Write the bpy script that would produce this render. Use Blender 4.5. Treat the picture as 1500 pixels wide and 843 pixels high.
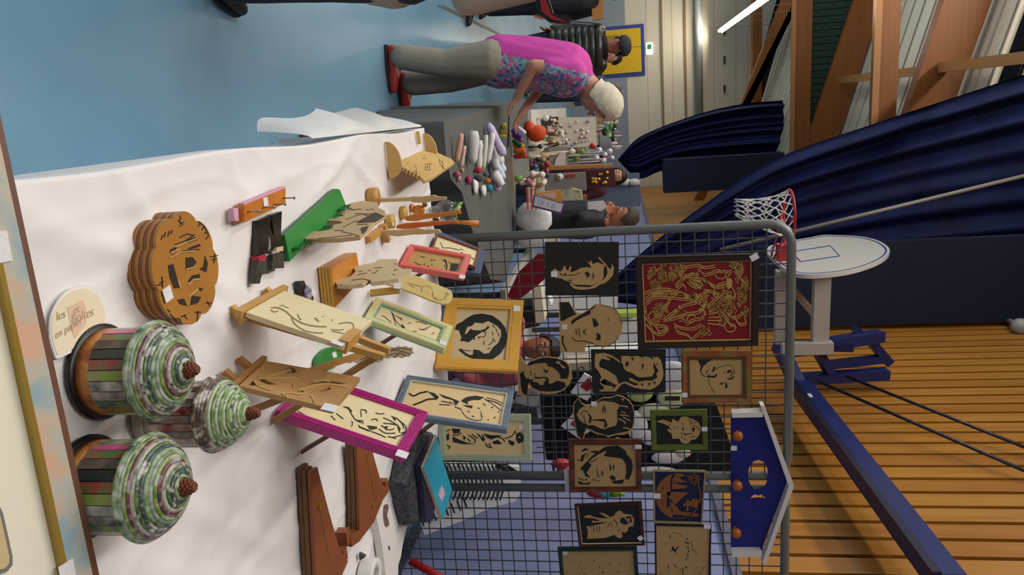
import bpy, bmesh, math, random
import numpy as np
from mathutils import Vector, Matrix, noise
from mathutils.geometry import tessellate_polygon
for o in list(bpy.data.objects): bpy.data.objects.remove(o)
R = random.Random(7)
COL = bpy.context.scene.collection
SC = bpy.context.scene
V = Vector
rad = math.radians
# ---------------------------------------------------------------- camera (photo was taken with the camera turned on its side)
F_PX, H0, ROLL, YAW, CAM_Z = 1078., 165., .036, rad(13.47), 1.6
PITCH = math.atan2(H0, F_PX)
FW = V((math.sin(YAW)*math.cos(PITCH), math.cos(YAW)*math.cos(PITCH), -math.sin(PITCH)))
RT = V((math.cos(YAW), -math.sin(YAW), 0)); UP = RT.cross(FW)
CAM = V((0, 0, CAM_Z)); NR = math.hypot(1, ROLL)
cam = bpy.data.cameras.new('camera'); co = bpy.data.objects.new('camera', cam); COL.objects.link(co)
cx = (UP + ROLL*RT)/NR; cy = (-RT + ROLL*UP)/NR; cz = -FW
M = Matrix((cx, cy, cz)).transposed().to_4x4(); M.translation = CAM
co.matrix_world = M
cam.sensor_fit = 'HORIZONTAL'; cam.sensor_width = 36; cam.lens = F_PX*36/1500; cam.clip_start = .02; cam.clip_end = 200
SC.camera = co
# ---------------------------------------------------------------- world, exposure, hall lights
w = bpy.data.worlds.new('world'); SC.world = w; w.use_nodes = True
w.node_tree.nodes['Background'].inputs[0].default_value = (.80, .86, 1, 1)
w.node_tree.nodes['Background'].inputs[1].default_value = .25
SC.view_settings.view_transform = 'Standard'; SC.view_settings.look = 'None'
SC.view_settings.exposure = 0.0; SC.view_settings.gamma = 1; SC.view_settings.use_curve_mapping = False
def area(name, loc, sx, sy, power, color=(1, .95, .88), rot=(0, 0, 0)):
    l = bpy.data.lights.new(name, 'AREA'); l.shape = 'RECTANGLE'; l.size = sx; l.size_y = sy; l.energy = power; l.color = color
    o = bpy.data.objects.new(name, l); COL.objects.link(o); o.location = loc; o.rotation_euler = rot
    return o
# rows of ceiling tubes over the hall (out of frame, above the aisle) and the tall daylight window wall on the far left side
LROWS = [(-2.0, 1.2, 7.4, 170), (-5.5, 4.0, 7.4, 320), (-2.6, -2.4, 7.2, 150), (-1.9, 6.5, 7.4, 230), (-4.2, 13, 5.5, 150), (-4.2, 20, 5.5, 150), (-7.5, 13, 6.0, 150)]
for i, (x, y, z, p) in enumerate(LROWS):
    area('ceiling_tube_row', (x, y, z), .5, 5.5, p)
for (x, y, z, p) in ((-4.2, 13, 5.0, 70), (-4.2, 19, 5.0, 70), (-1.2, 11, 4.4, 25), (-1.4, 5.6, 5.2, 120)): area('roof_fill_uplight', (x, y, z), .5, 5, p, rot=(math.pi, 0, 0))   # added unseen fills facing up, to brighten the roof boards
area('window_daylight', (-16, 11, 3.4), 14, 4.0, 900, (.86, .93, 1), (0, rad(-90), 0))

# ---------------------------------------------------------------- pixel helpers used to take measurements off the photo (1500 x 843)
def ray(x, y):
    a = y-421.5; b = x-750
    return (a+ROLL*b)/NR*RT + (b-ROLL*a)/NR*UP + F_PX*FW
def atz(x, y, z):
    d = ray(x, y); return CAM + d*((z-CAM_Z)/d.z)
def atx(x, y, X):
    d = ray(x, y); return CAM + d*(X/d.x)
def aty(x, y, Y):
    d = ray(x, y); return CAM + d*(Y/d.y)
def hit(x, y, P, n):
    d = ray(x, y); return CAM + d*((P-CAM).dot(n)/d.dot(n))
def proj(P):
    d = P-CAM; A = d.dot(RT)/d.dot(FW)*F_PX; B = d.dot(UP)/d.dot(FW)*F_PX
    return 750+(B+ROLL*A)/NR, 421.5+(A-ROLL*B)/NR

# ---------------------------------------------------------------- materials
def lin(c):
    if isinstance(c, str):
        c = c.lstrip('#'); c = [int(c[i:i+2], 16)/255 for i in (0, 2, 4)]
    return tuple(((v+.055)/1.055)**2.4 if v > .04045 else v/12.92 for v in c) + (1,)
MATS = {}
def mat(name, c, rough=.6, c2=None, kind='noise', scale=8, stretch=(1, 1, 1), metal=0, bump=0, bscale=60, emit=0, detail=4, alpha=1, trans=0, spec=.5, c3=None, contrast=1, sheen=0):
    if name in MATS: return MATS[name]
    m = bpy.data.materials.new(name); m.use_nodes = True
    nt = m.node_tree; N = nt.nodes; L = nt.links; b = N['Principled BSDF']
    b.inputs['Base Color'].default_value = lin(c); b.inputs['Roughness'].default_value = rough; b.inputs['Metallic'].default_value = metal
    b.inputs['Specular IOR Level'].default_value = spec
    if sheen: b.inputs['Sheen Weight'].default_value = sheen
    if alpha < 1: b.inputs['Alpha'].default_value = alpha
    if trans: b.inputs['Transmission Weight'].default_value = trans
    if emit:
        b.inputs['Emission Color'].default_value = lin(c); b.inputs['Emission Strength'].default_value = emit
    tc = None
    if c2 or bump:
        tc = N.new('ShaderNodeTexCoord'); mp = N.new('ShaderNodeMapping'); L.new(tc.outputs['Object'], mp.inputs[0])
        mp.inputs['Scale'].default_value = stretch
    if c2:
        rp = N.new('ShaderNodeValToRGB')
        if kind == 'wave':
            t = N.new('ShaderNodeTexWave'); t.inputs['Scale'].default_value = scale; t.inputs['Distortion'].default_value = 4; t.inputs['Detail'].default_value = detail
            out = t.outputs['Fac']
        elif kind == 'voronoi':
            t = N.new('ShaderNodeTexVoronoi'); t.inputs['Scale'].default_value = scale; out = t.outputs['Color']
        else:
            t = N.new('ShaderNodeTexNoise'); t.inputs['Scale'].default_value = scale; t.inputs['Detail'].default_value = detail; out = t.outputs['Fac']
        L.new(mp.outputs[0], t.inputs['Vector']); L.new(out, rp.inputs[0])
        k = .5-.22/contrast
        rp.color_ramp.elements[0].position = k; rp.color_ramp.elements[1].position = 1-k
        rp.color_ramp.elements[0].color = lin(c); rp.color_ramp.elements[1].color = lin(c2)
        if c3:
            e = rp.color_ramp.elements.new(.5); e.color = lin(c3)
        L.new(rp.outputs[0], b.inputs['Base Color'])
        if emit: L.new(rp.outputs[0], b.inputs['Emission Color'])
    if bump:
        t2 = N.new('ShaderNodeTexNoise'); t2.inputs['Scale'].default_value = bscale; t2.inputs['Detail'].default_value = 3
        bp = N.new('ShaderNodeBump'); bp.inputs['Strength'].default_value = bump; bp.inputs['Distance'].default_value = .01
        L.new(mp.outputs[0], t2.inputs['Vector']); L.new(t2.outputs['Fac'], bp.inputs['Height']); L.new(bp.outputs[0], b.inputs['Normal'])
    MATS[name] = m
    return m
def flat(c, rough=.6): return mat('plain_%s_%d' % (c.lstrip('#'), int(rough*100)), c, rough)

# ---------------------------------------------------------------- mesh builder
class MB:
    def __init__(s): s.v = []; s.f = []; s.m = []; s.sm = []; s.xf = None; s.mi = 0; s.smooth = False
    def add(s, vs, fs):
        o = len(s.v)
        for p in vs:
            p = V(p); s.v.append(tuple(s.xf @ p) if s.xf is not None else tuple(p))
        for f in fs: s.f.append([i+o for i in f]); s.m.append(s.mi); s.sm.append(s.smooth)
        return s
    def box(s, a, b):
        x0, y0, z0 = [min(p, q) for p, q in zip(a, b)]; x1, y1, z1 = [max(p, q) for p, q in zip(a, b)]
        return s.add([(x0,y0,z0),(x1,y0,z0),(x1,y1,z0),(x0,y1,z0),(x0,y0,z1),(x1,y0,z1),(x1,y1,z1),(x0,y1,z1)],
                     [(0,3,2,1),(4,5,6,7),(0,1,5,4),(1,2,6,5),(2,3,7,6),(3,0,4,7)])
    def hexa(s, p):   # 8 points: bottom ring, top ring
        return s.add(p, [(0,3,2,1),(4,5,6,7),(0,1,5,4),(1,2,6,5),(2,3,7,6),(3,0,4,7)])
    def bar(s, a, b, w, h, up=(0, 0, 1)):
        a = V(a); b = V(b); d = (b-a).normalized(); u = V(up); u = u - d*u.dot(d)
        if u.length < 1e-4: u = V((1, 0, 0)) - d*d.x
        u.normalize(); r = d.cross(u); r *= w/2; u *= h/2
        return s.hexa([a-r-u, a+r-u, b+r-u, b-r-u, a-r+u, a+r+u, b+r+u, b-r+u])
    def prism(s, pts, n, holes=()):  # closed polygon (3-D points) extruded by vector n, with holes
        loops = [[V(p) for p in pts]]+[[V(p) for p in h] for h in holes]; n = V(n); al = [p for l in loops for p in l]; k = len(al)
        tri = tessellate_polygon(loops)
        s.add(al, tri); s.add([p+n for p in al], [tuple(t)[::-1] for t in tri]); o = 0
        vs = al+[p+n for p in al]; fs = []
        for l in loops:
            m = len(l); fs += [(o+i, o+(i+1) % m, o+(i+1) % m+k, o+i+k) for i in range(m)]; o += m
        s.add(vs, fs)
        return s
    def tube(s, pts, r, n=8, closed=False, cap=True):
        pts = [V(p) for p in pts]; k = len(pts); rs = r if isinstance(r, (list, tuple)) else [r]*k
        d0 = (pts[1]-pts[0]).normalized(); u = d0.orthogonal().normalized(); vs = []
        for i, p in enumerate(pts):
            d = ((pts[(i+1) % k] if (closed or i < k-1) else p) - (pts[i-1] if (closed or i > 0) else p))
            if d.length < 1e-9: d = d0
            d.normalize(); u = (u - d*u.dot(d)); u = u.normalized() if u.length > 1e-6 else d.orthogonal().normalized(); w_ = d.cross(u)
            for j in range(n):
                a = 2*math.pi*j/n; vs.append(p + (u*math.cos(a) + w_*math.sin(a))*rs[i])
        fs = []
        for i in range(k if closed else k-1):
            for j in range(n):
                a = i*n+j; b = i*n+(j+1) % n; c = ((i+1) % k)*n
                fs.append((a, b, c+(j+1) % n, c+j))
        if cap and not closed: fs += [tuple(range(n))[::-1], tuple(range((k-1)*n, k*n))]
        sm = s.smooth; s.smooth = True; s.add(vs, fs); s.smooth = sm
        return s
    def lathe(s, prof, c=(0, 0, 0), n=24, axis=None, a0=0, wob=None):  # prof: (r, h)
        c = V(c); q = V((0, 0, 1)).rotation_difference(V(axis)).to_matrix() if axis is not None else Matrix.Identity(3)
        vs = []; k = len(prof)
        for i, (r, h) in enumerate(prof):
            for j in range(n):
                a = a0+2*math.pi*j/n; rr = r*(wob(a, h) if wob else 1)
                vs.append(c + q @ V((rr*math.cos(a), rr*math.sin(a), h)))
        fs = [(i*n+j, i*n+(j+1) % n, (i+1)*n+(j+1) % n, (i+1)*n+j) for i in range(k-1) for j in range(n)]
        fs += [tuple(range(n))[::-1], tuple(range((k-1)*n, k*n))]
        sm = s.smooth; s.smooth = True; s.add(vs, fs); s.smooth = sm
        return s
    def ball(s, c, r, n=10, q=None, wob=0):
        r = V(r) if isinstance(r, (tuple, list, Vector)) else V((r, r, r)); c = V(c); k = max(4, n//2); vs = []; fs = []
        for i in range(k+1):
            t = math.pi*i/k
            for j in range(n):
                a = 2*math.pi*j/n; p = V((math.sin(t)*math.cos(a), math.sin(t)*math.sin(a), math.cos(t)))
                if wob: p *= 1+wob*noise.noise(p*2.1+c*9)
                p = V((p.x*r.x, p.y*r.y, p.z*r.z)); vs.append(c + (q @ p if q is not None else p))
        for i in range(k):
            for j in range(n): fs.append((i*n+j, (i+1)*n+j, (i+1)*n+(j+1) % n, i*n+(j+1) % n))
        sm = s.smooth; s.smooth = True; s.add(vs, fs); s.smooth = sm
        return s
    def grid(s, nu, nv, fn, thick=None):
        vs = [fn(i/nu, j/nv) for i in range(nu+1) for j in range(nv+1)]
        fs = [(i*(nv+1)+j, (i+1)*(nv+1)+j, (i+1)*(nv+1)+j+1, i*(nv+1)+j+1) for i in range(nu) for j in range(nv)]
        sm = s.smooth; s.smooth = True; s.add(vs, fs); s.smooth = sm
        return s
def link(name, mb, m, parent=None, origin=None):
    me = bpy.data.meshes.new(name)
    vs = np.array(mb.v)
    if parent is not None: org = V(parent['_o'])
    elif origin is not None: org = V(origin)
    else:
        lo = vs.min(0); hi = vs.max(0); org = V(((lo[0]+hi[0])/2, (lo[1]+hi[1])/2, lo[2]))
    vs = vs - np.array(org)
    me.from_pydata(vs.tolist(), [], mb.f)
    ms = m if isinstance(m, (list, tuple)) else [m]
    for x in ms: me.materials.append(x)
    me.polygons.foreach_set('material_index', mb.m); me.polygons.foreach_set('use_smooth', mb.sm)
    bm = bmesh.new(); bm.from_mesh(me); bmesh.ops.remove_doubles(bm, verts=bm.verts[:], dist=1e-6); bmesh.ops.recalc_face_normals(bm, faces=bm.faces[:]) ; bm.to_mesh(me); bm.free()
    me.update()
    o = bpy.data.objects.new(name, me); COL.objects.link(o)
    o['_o'] = tuple(org)
    if parent is not None:
        o.parent = parent
    else: o.location = org
    return o
def thing(name, label, cat, loc, group=None):
    o = bpy.data.objects.new(name, None); COL.objects.link(o); o.location = loc; o['_o'] = tuple(V(loc)); o.empty_display_size = .05
    return tag(o, label, cat, group)
def tag(o, label, cat, group=None):
    o['label'] = label; o['category'] = cat
    if group: o['group'] = group
    return o
def one(name, mb, m, label, cat, group=None):
    return tag(link(name, mb, m), label, cat, group)
def part(name, mb, m, parent, label=None):
    o = link(name, mb, m, parent)
    if label: o['label'] = label
    return o
def struct(name, mb, m, parent=None):
    o = link(name, mb, m, parent)
    if parent is None: o['kind'] = 'structure'
    return o
def stuff(o): o['kind'] = 'stuff'; return o
def ease(a, b, t): return a+(b-a)*t
def arc(c, r, a0, a1, n, ax=V((1, 0, 0)), ay=V((0, 0, 1))):
    return [V(c)+ax*r*math.cos(rad(a0+(a1-a0)*i/n))+ay*r*math.sin(rad(a0+(a1-a0)*i/n)) for i in range(n+1)]
# ================================================================ the hall
W, D = 2.9, 27.0
m_floor = mat('blue_sports_floor', '#5f87a0', .26, '#7498ad', scale=1.0, bump=.02, bscale=300, spec=.6)
b = MB().box((-18, -4, -.1), (W+.2, D+.2, 0)); struct('floor', b, m_floor)
m_line = mat('floor_line_grey', '#5b5348', .5)
p = [atz(640, 8, .002), atz(650, 8, .002), atz(760, 62, .002), atz(752, 62, .002)]
b = MB().prism(p, (0, 0, .002)); struct('trim_1', b, m_line)
# right wall: lavender dado below, vertical timber boards above a trim
ZT = 1.6 + .2255*W
m_dado = mat('lavender_dado', '#8a90b4', .55, '#7d84aa', scale=2)
m_back = mat('dark_gap', '#2a1608', .9)
b = MB().box((W+.04, -4, 0), (W+.3, D+.2, 9)); wall_r = struct('wall_right', b, m_back)
m_slab = mat('dado_board', '#9095bb', .5, '#858bb2', scale=3)
y = .5; i = 0
while y < D:
    y2 = min(y+2.44, D); part('dado_panel', MB().box((W, y+.006, .08), (W+.04, y2-.006, ZT-.04)), m_slab, wall_r); y = y2
struct('trim_2', MB().box((W-.035, -1, ZT-.06), (W+.04, D, ZT)), mat('trim_greyblue', '#6d6a7c', .5))
struct('baseboard_right', MB().box((W-.02, -1, 0), (W, D, .08)), flat('#4d4f60'))
m_pine = mat('pine_board', '#a86a22', .36, '#bd8438', scale=5, stretch=(4, 4, .25), bump=.05, bscale=20)
m_pine2 = mat('pine_board_dark', '#9f611f', .36, '#b47a32', scale=4, stretch=(4, 4, .25), bump=.05, bscale=20)
pitch = .0699*W; j0 = 2.5627*W; k0 = int((1.2-j0)/pitch)-1
boards = []
for k in range(k0, 200):
    y = j0+k*pitch
    if y+pitch > D: break
    if not boards or True:
        b = MB().box((W-.012, y+.02, ZT), (W+.02, y+pitch-.02, 7.6))
        part('wall_board', b, m_pine if R.random() < .6 else m_pine2, wall_r)
        boards.append(1)
# far wall
m_cream = mat('cream_wall', '#d8cdb6', .75, '#d2c6ae', scale=.7)
m_grey = mat('grey_dado', '#8e949c', .7)
wall_b = struct('wall_back', MB().box((-18, D, 0), (W+.3, D+.2, 9)), m_cream)
zd = aty(918, 100, D).z
struct('trim_3', MB().box((-18, D-.03, 0), (W, D, zd)), m_grey)
for n, (xa, dp) in enumerate(((970, .05), (1004, .05))):
    z = aty(xa, 90, D).z; struct('trim_%d' % (4+n), MB().box((-18, D-dp, z-.035), (W, D, z+.035)), mat('rail_brown', '#8c6c48', .6))
z = aty(1023, 90, D).z
b = MB().tube([(-18, D-.16, z), (W, D-.16, z)], .13, 12); one('pipe', b, mat('grey_pipe', '#a8aca8', .4), 'long grey pipe running along the cream end wall', 'pipe')
for k, yy in enumerate((45, 88, 130)):
    q = aty(1061, yy, D); b = MB().box(q+V((-.12, -.1, -.03)), q+V((.12, 0, .03)))
    one('wall_bracket', b, flat('#3a352c'), ['uppermost in photo', 'middle', 'lowest in photo'][k]+' small dark bracket on the cream end wall above the pipe', 'bracket', 'wall brackets above the pipe')
# block joints of the wall
b = MB()
for xa in (948, 985, 1046, 1078, 1095):
    z = aty(xa, 90, D).z; b.box((-18, D-.004, z-.012), (W, D+.01, z+.012))
part('panel_joints', b, mat('joint', '#b5a88e', .8), wall_b)
# yellow double door in a blue frame
q0 = aty(943, 35, D); q1 = aty(945, 110, D)
dr = struct('door_1', MB().box((q0.x, D-.06, 0), (q1.x, D-.005, q0.z)), mat('door_blue', '#2c3f8c', .5))
xm = ease(q0.x, q1.x, .43)
for xa, xb, nm in ((q0.x+.12, xm, 'door_leaf'), (xm+.02, q1.x-.12, 'door_leaf')):
    part(nm, MB().box((xa, D-.09, .05), (xb, D-.06, q0.z-.12)), mat('door_yellow', '#e0b000', .5), dr)
part('door_window', MB().box((q0.x+.3, D-.1, 1.0), (q0.x+.75, D-.085, 1.75)), flat('#a08b20', .2), dr)
q = aty(945, 72, D); t = thing('exit_sign', 'small lit green and white exit sign above the yellow door', 'sign', (q.x, D, q.z+.02))
part('case', MB().box((q.x-.2, D-.06, q.z+.03), (q.x+.2, D-.001, q.z+.25)), mat('sign_white', '#e8f4e8', .4, emit=.7), t)
part('symbol', MB().box((q.x-.14, D-.066, q.z+.07), (q.x+.02, D-.055, q.z+.21)), mat('sign_green', '#2b8a4a', .4, emit=.3), t)
# ---------------------------------------------------------------- roof timber
m_glu = mat('glulam', '#7d4511', .5, '#8c5218', scale=4, stretch=(.3, 1, 5))
m_glul = mat('glulam_pale', '#a87440', .5)
m_white = mat('roof_board_white', '#cbc3ae', .7, '#c2b9a4', scale=2)
m_dark = mat('roof_gap', '#0b0d12', .95, spec=.1)
YF = (23.5, 15.0, 10.4)          # three roof frames
ZB = (aty(1100, 100, YF[0]).z, aty(1160, 100, YF[1]).z, aty(1280, 100, YF[2]).z)
ZB2 = (aty(1115, 100, YF[0]).z, aty(1186, 100, YF[1]).z, aty(1311, 100, YF[2]).z)
for i in range(3):
    bm_ = thing('tie_beam', ['far', 'middle', 'near'][i] + ' timber tie beam crossing under the white roof boards', 'beam', (0, YF[i], ZB[i]), None)
    part('beam', MB().box((-12, YF[i]-.12, ZB[i]), (W, YF[i]+.12, ZB2[i])), m_glu, bm_)
    part('edge_strip', MB().box((-12, YF[i]-.15, ZB[i]-.05), (W, YF[i]-.12, ZB[i]+.03)), m_glul, bm_)
# rafters: slope measured on the middle frame
def line_y(pa, pb, Y): return aty(*pa, Y), aty(*pb, Y)
def rafter(Y, la, lb, ra, rb, label, th=.2):
    A, B = line_y(la, lb, Y); C_, D_ = line_y(ra, rb, Y)
    def ext(P, Q, x): t = (x-P.x)/(Q.x-P.x); return V((x, Y, P.z+(Q.z-P.z)*t))
    xr, xl = W, -9
    pts = [ext(A, B, xl), ext(A, B, xr), ext(C_, D_, xr), ext(C_, D_, xl)]
    b = MB().prism([p+V((0, -th/2, 0)) for p in pts], (0, th, 0))
    one('roof_rafter', b, m_glu, label, 'rafter')
    return ext(C_, D_, 0), (D_.z-C_.z)/(D_.x-C_.x)
rafter(YF[0]-1.2, (1120, 62), (1144, 0), (1132, 62), (1163, 0), 'far sloping timber rafter beside the bright tube light')
P1, s1 = rafter(YF[1], (1200.5, 144), (1249, 0), (1239, 160), (1278, 38), 'middle sloping timber rafter above the green infill')
P2, s2 = rafter(YF[2], (1323.6, 165), (1379, 0), (1397.6, 139), (1448.5, 0), 'near sloping timber rafter, the broadest one')
# white boarded underside of the roof, boards running down the slope
roof = struct('ceiling', MB().hexa([V((-12, 9.7, P1.z+.12-12*s1)), V((W, 9.7, P1.z+.12+W*s1)), V((W, D, P1.z+.12+W*s1)), V((-12, D, P1.z+.12-12*s1)), V((-12, 9.7, P1.z+.3-12*s1)), V((W, 9.7, P1.z+.3+W*s1)), V((W, D, P1.z+.3+W*s1)), V((-12, D, P1.z+.3-12*s1))]), m_dark)
y = 9.75
while y < 24:
    za = lambda x: P1.z+.05+x*s1
    b = MB().hexa([V((-9, y, za(-9))), V((W, y, za(W))), V((W, y+.36, za(W))), V((-9, y+.36, za(-9))), V((-9, y, za(-9)+.05)), V((W, y, za(W)+.05)), V((W, y+.36, za(W)+.05)), V((-9, y+.36, za(-9)+.05))])
    part('roof_board', b, m_white, roof); y += .45
# upright boarding that closes the roof edge above the near curtain, boards parallel to the slope
gab = struct('ceiling_3', MB().hexa([V((x, yy, P1.z+.05+x*s1)) for x, yy in ((-9, 9.78), (W, 9.78), (W, 9.84), (-9, 9.84))]+[V((x, yy, P1.z+2.6+x*s1)) for x, yy in ((-9, 9.78), (W, 9.78), (W, 9.84), (-9, 9.84))]), m_dark)
for k in range(9):
    za = lambda x, o_: P1.z+.1+k*.27+o_+x*s1
    part('roof_board', MB().hexa([V((-9, 9.74, za(-9, 0))), V((W, 9.74, za(W, 0))), V((W, 9.78, za(W, 0))), V((-9, 9.78, za(-9, 0))), V((-9, 9.74, za(-9, .22))), V((W, 9.74, za(W, .22))), V((W, 9.78, za(W, .22))), V((-9, 9.78, za(-9, .22)))]), m_white, gab)
# green infill boards over the middle tie beam
m_green = mat('green_infill', '#123a24', .7, '#0e2e1e', scale=3)
A, B = line_y((1200.5, 144), (1249, 0), YF[1]); inf = thing('green_infill', 'dark green boarded infill between middle tie beam and rafter', 'panel', (0, YF[1]+.05, ZB2[1]))
zl = lambda x: A.z+(B.z-A.z)*((x-A.x)/(B.x-A.x))
xe = A.x+(ZB2[1]+.05-A.z)*(B.x-A.x)/(B.z-A.z)
part('backing', MB().hexa([V((x, yy, z)) for x, yy, z in ((-6, YF[1]+.062, ZB2[1]+.012), (xe, YF[1]+.062, ZB2[1]+.012), (xe, YF[1]+.075, ZB2[1]+.012), (-6, YF[1]+.075, ZB2[1]+.012), (-6, YF[1]+.062, zl(-6)), (xe, YF[1]+.062, zl(xe)), (xe, YF[1]+.075, zl(xe)), (-6, YF[1]+.075, zl(-6)))]), m_dark, inf)
x = -6.0
while x < 1.6:
    zt = A.z+(B.z-A.z)*((x-A.x)/(B.x-A.x))
    if zt > ZB2[1]+.05: part('infill_board', MB().box((x, YF[1]+.02, ZB2[1]+.012), (x+.108, YF[1]+.06, zt-.02)), m_green, inf)
    x += .12
# purlins along the hall
for (a, bb, lab) in (((1225, 117), (1342, 102), 'timber purlin between middle and near rafters'), ((1374, 98), (1500, 82), 'timber purlin running from the near rafter over the curtain')):
    z = 5.57; p = atz(*a, z); q = atz(*bb, z)
    if lab.startswith('timber purlin running'): q = p + (q-p)*1.3; q.x = p.x
    b = MB().box((p.x-.05, p.y, z-.0), (p.x+.07, q.y, z+.14)); one('roof_purlin', b, m_glul, lab, 'purlin')
# tube light row near the end wall: real fixtures
LX, LZ = -2.1, 4.9
for k in range(5):
    ya = 17.2+k*1.7
    t = thing('tube_light', ['tube light of the bright row nearest the end wall', 'second tube light from the end wall in the bright row', 'middle tube light of the bright row', 'fourth tube light from the end wall in the bright row', 'tube light of the bright row nearest the camera'][4-k], 'light', (LX, ya+.75, LZ), 'row of tube lights under the roof')
    part('tube', MB().tube([(LX, ya, LZ), (LX, ya+1.6, LZ)], .045, 8), mat('tube_glow', '#fff4dc', .4, emit=16), t)
    part('hanger', MB().tube([(LX, ya+.8, LZ+.1), (LX, ya+.8, P1.z+.12+LX*s1)], .008, 6), flat('#8a8a86'), t)
    part('housing', MB().box((LX-.09, ya, LZ+.05), (LX+.09, ya+1.6, LZ+.11)), flat('#d8d4c8'), t)
l = area('tube_row_glow', (LX, 25.6, 4.75), .25, 2.2, 60, (1, .93, .8), (rad(0), 0, 0))
# ---------------------------------------------------------------- dark blue curtains
m_cur = mat('navy_curtain', '#0e1a4e', .75, '#0a1130', scale=2, spec=.25)
m_cur2 = mat('navy_cover', '#0f1733', .7)
def swag(name, Y, edge, low, folds, label, ztop, amp=.10):
    # edge: free edge from top to bottom; low: gathered edge (by the wall) from top to bottom
    def samp(P, t):
        t *= len(P)-1; i = min(int(t), len(P)-2); f = t-i
        p0 = P[max(i-1, 0)]; p1 = P[i]; p2 = P[i+1]; p3 = P[min(i+2, len(P)-1)]
        return .5*((2*p1)+(p2-p0)*f+(2*p0-5*p1+4*p2-p3)*f*f+(3*p1-p0-3*p2+p3)*f**3)
    def fn(u, v):
        p = samp(edge, v).lerp(samp(low, v), u)
        w_ = (u**.8)*folds*2*math.pi
        wd = (samp(edge, v)-samp(low, v)).length
        p.y = Y + (amp*min(1, .45+.4*wd))*math.sin(w_+.8*math.sin(v*3))*(.5+.5*math.sin(u*9+1)) + .05*math.sin(u*60+v*4)*(.3+.7*u)
        return p
    return one(name, MB().grid(150, 40, fn), m_cur, label, 'curtain')
Y = 9.5
edge = [aty(*q, Y) for q in ((1560, 92), (1500, 110), (1400, 143), (1300, 176), (1150, 228), (1080, 268), (1020, 310), (960, 355), (905, 402), (872, 438))]
low = [aty(*q, Y) for q in ((1560, 470), (1500, 468), (1400, 468), (1300, 468), (1200, 470), (1110, 476), (1050, 474), (990, 462), (930, 446), (874, 441))]
swag('divider_curtain', Y, edge, low, 7, 'near dark blue divider curtain pulled aside behind the basketball backboard', 7)
Y = 20.0
edge = [aty(*q, Y) for q in ((1148, 147), (1100, 151), (1050, 160), (1000, 175), (960, 190), (930, 206), (905, 234))]
low = [aty(*q, Y) for q in ((1148, 232), (1100, 236), (1050, 240), (1000, 243), (965, 252), (935, 262), (908, 238))]
swag('divider_curtain', Y, edge, low, 5, 'far dark blue divider curtain pulled aside near the end wall', 6, .12)
struct('ceiling_2', MB().box((-18, -4, 8.3), (W+.3, 9.7, 8.45)), m_dark)
a = aty(1106, 350, 9.2); c = aty(1106, 479, 9.2)
t = one('curtain_cover', MB().box((a.x+.1, 9.15, a.z), (c.x, 9.3, 7.55)), m_cur2, 'near navy padded cover hanging behind the basketball backboard', 'cover')
a = aty(971, 234, 19.2); c = aty(971, 282, 19.2)
one('curtain_cover', MB().box((a.x, 19.0, a.z), (c.x, 19.6, aty(1147, 240, 19.2).z)), m_cur2, 'far navy padded cover by the timber wall near the end wall', 'cover')
a = aty(1055, 366, 9.0); c = aty(1500, 258, 9.0)
one('stay_cable', MB().tube([a, c], .022, 6), flat('#8a8578'), 'thin grey cable stretched across the near dark blue curtain', 'cable')
# ================================================================ white cloth table in front
TZ = .75
m_cloth = mat('white_tablecloth', '#e6e2e1', .8, '#dedad9', scale=5, bump=.12, bscale=9, sheen=.1)
EDGE = [(.2, 2.6), (1.5, 2.06), (2.268, 1.604), (2.458, 1.49), (2.72, 1.40), (3.05, 1.52), (3.26, 1.30)]
def x_right(y):
    for (a, xa), (b, xb) in zip(EDGE, EDGE[1:]):
        if y <= b: return ease(xa, xb, max(0, (y-a)/(b-a)))
    return EDGE[-1][1]
CREASE = [((.03, 1.15), (.55, 1.5), .011), ((.05, 1.75), (.45, 1.35), .007), ((.2, 2.5), (.55, 2.15), .006), ((.06, 2.2), (.35, 2.75), .008), ((.1, .95), (.35, 1.5), .008), ((.55, 1.25), (.85, 1.75), .008),
          ((.75, 1.05), (1.2, 1.6), .010), ((.9, 1.0), (1.35, 1.75), .009), ((.62, 1.1), (1.0, 1.5), .007), ((.06, 1.55), (.3, 1.65), .006), ((.05, 2.9), (.4, 3.0), .005), ((.4, 1.6), (.7, 2.1), .006), ((.35, 1.2), (.42, 1.75), .007), ((1.2, 2.2), (1.45, 1.9), .008), ((.05, 2.35), (.18, 2.0), .008), ((.18, 1.05), (.12, 1.9), .006)]
def cloth_z(x, y):
    z = -.007
    for (a, b, h) in CREASE:
        dx, dy = b[0]-a[0], b[1]-a[1]; L2 = dx*dx+dy*dy; t = ((x-a[0])*dx+(y-a[1])*dy)/L2
        te = min(1, max(0, t)); d = math.hypot(x-a[0]-dx*te, y-a[1]-dy*te)
        z += 1.15*h*math.exp(-(d/.026)**2)*math.sin(math.pi*(.1+.8*te))
    z += .0045*(1-abs(noise.noise(V((x*2.0+.3*y, y*6.5, 7)))))**9 + .003*(1-abs(noise.noise(V((x*9, y*2.5+x, 21)))))**9
    z += .0035*noise.noise(V((x*6, y*4, 0))) + .002*noise.noise(V((x*19, y*14, 3)))
    return TZ + min(z, .008)
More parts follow.
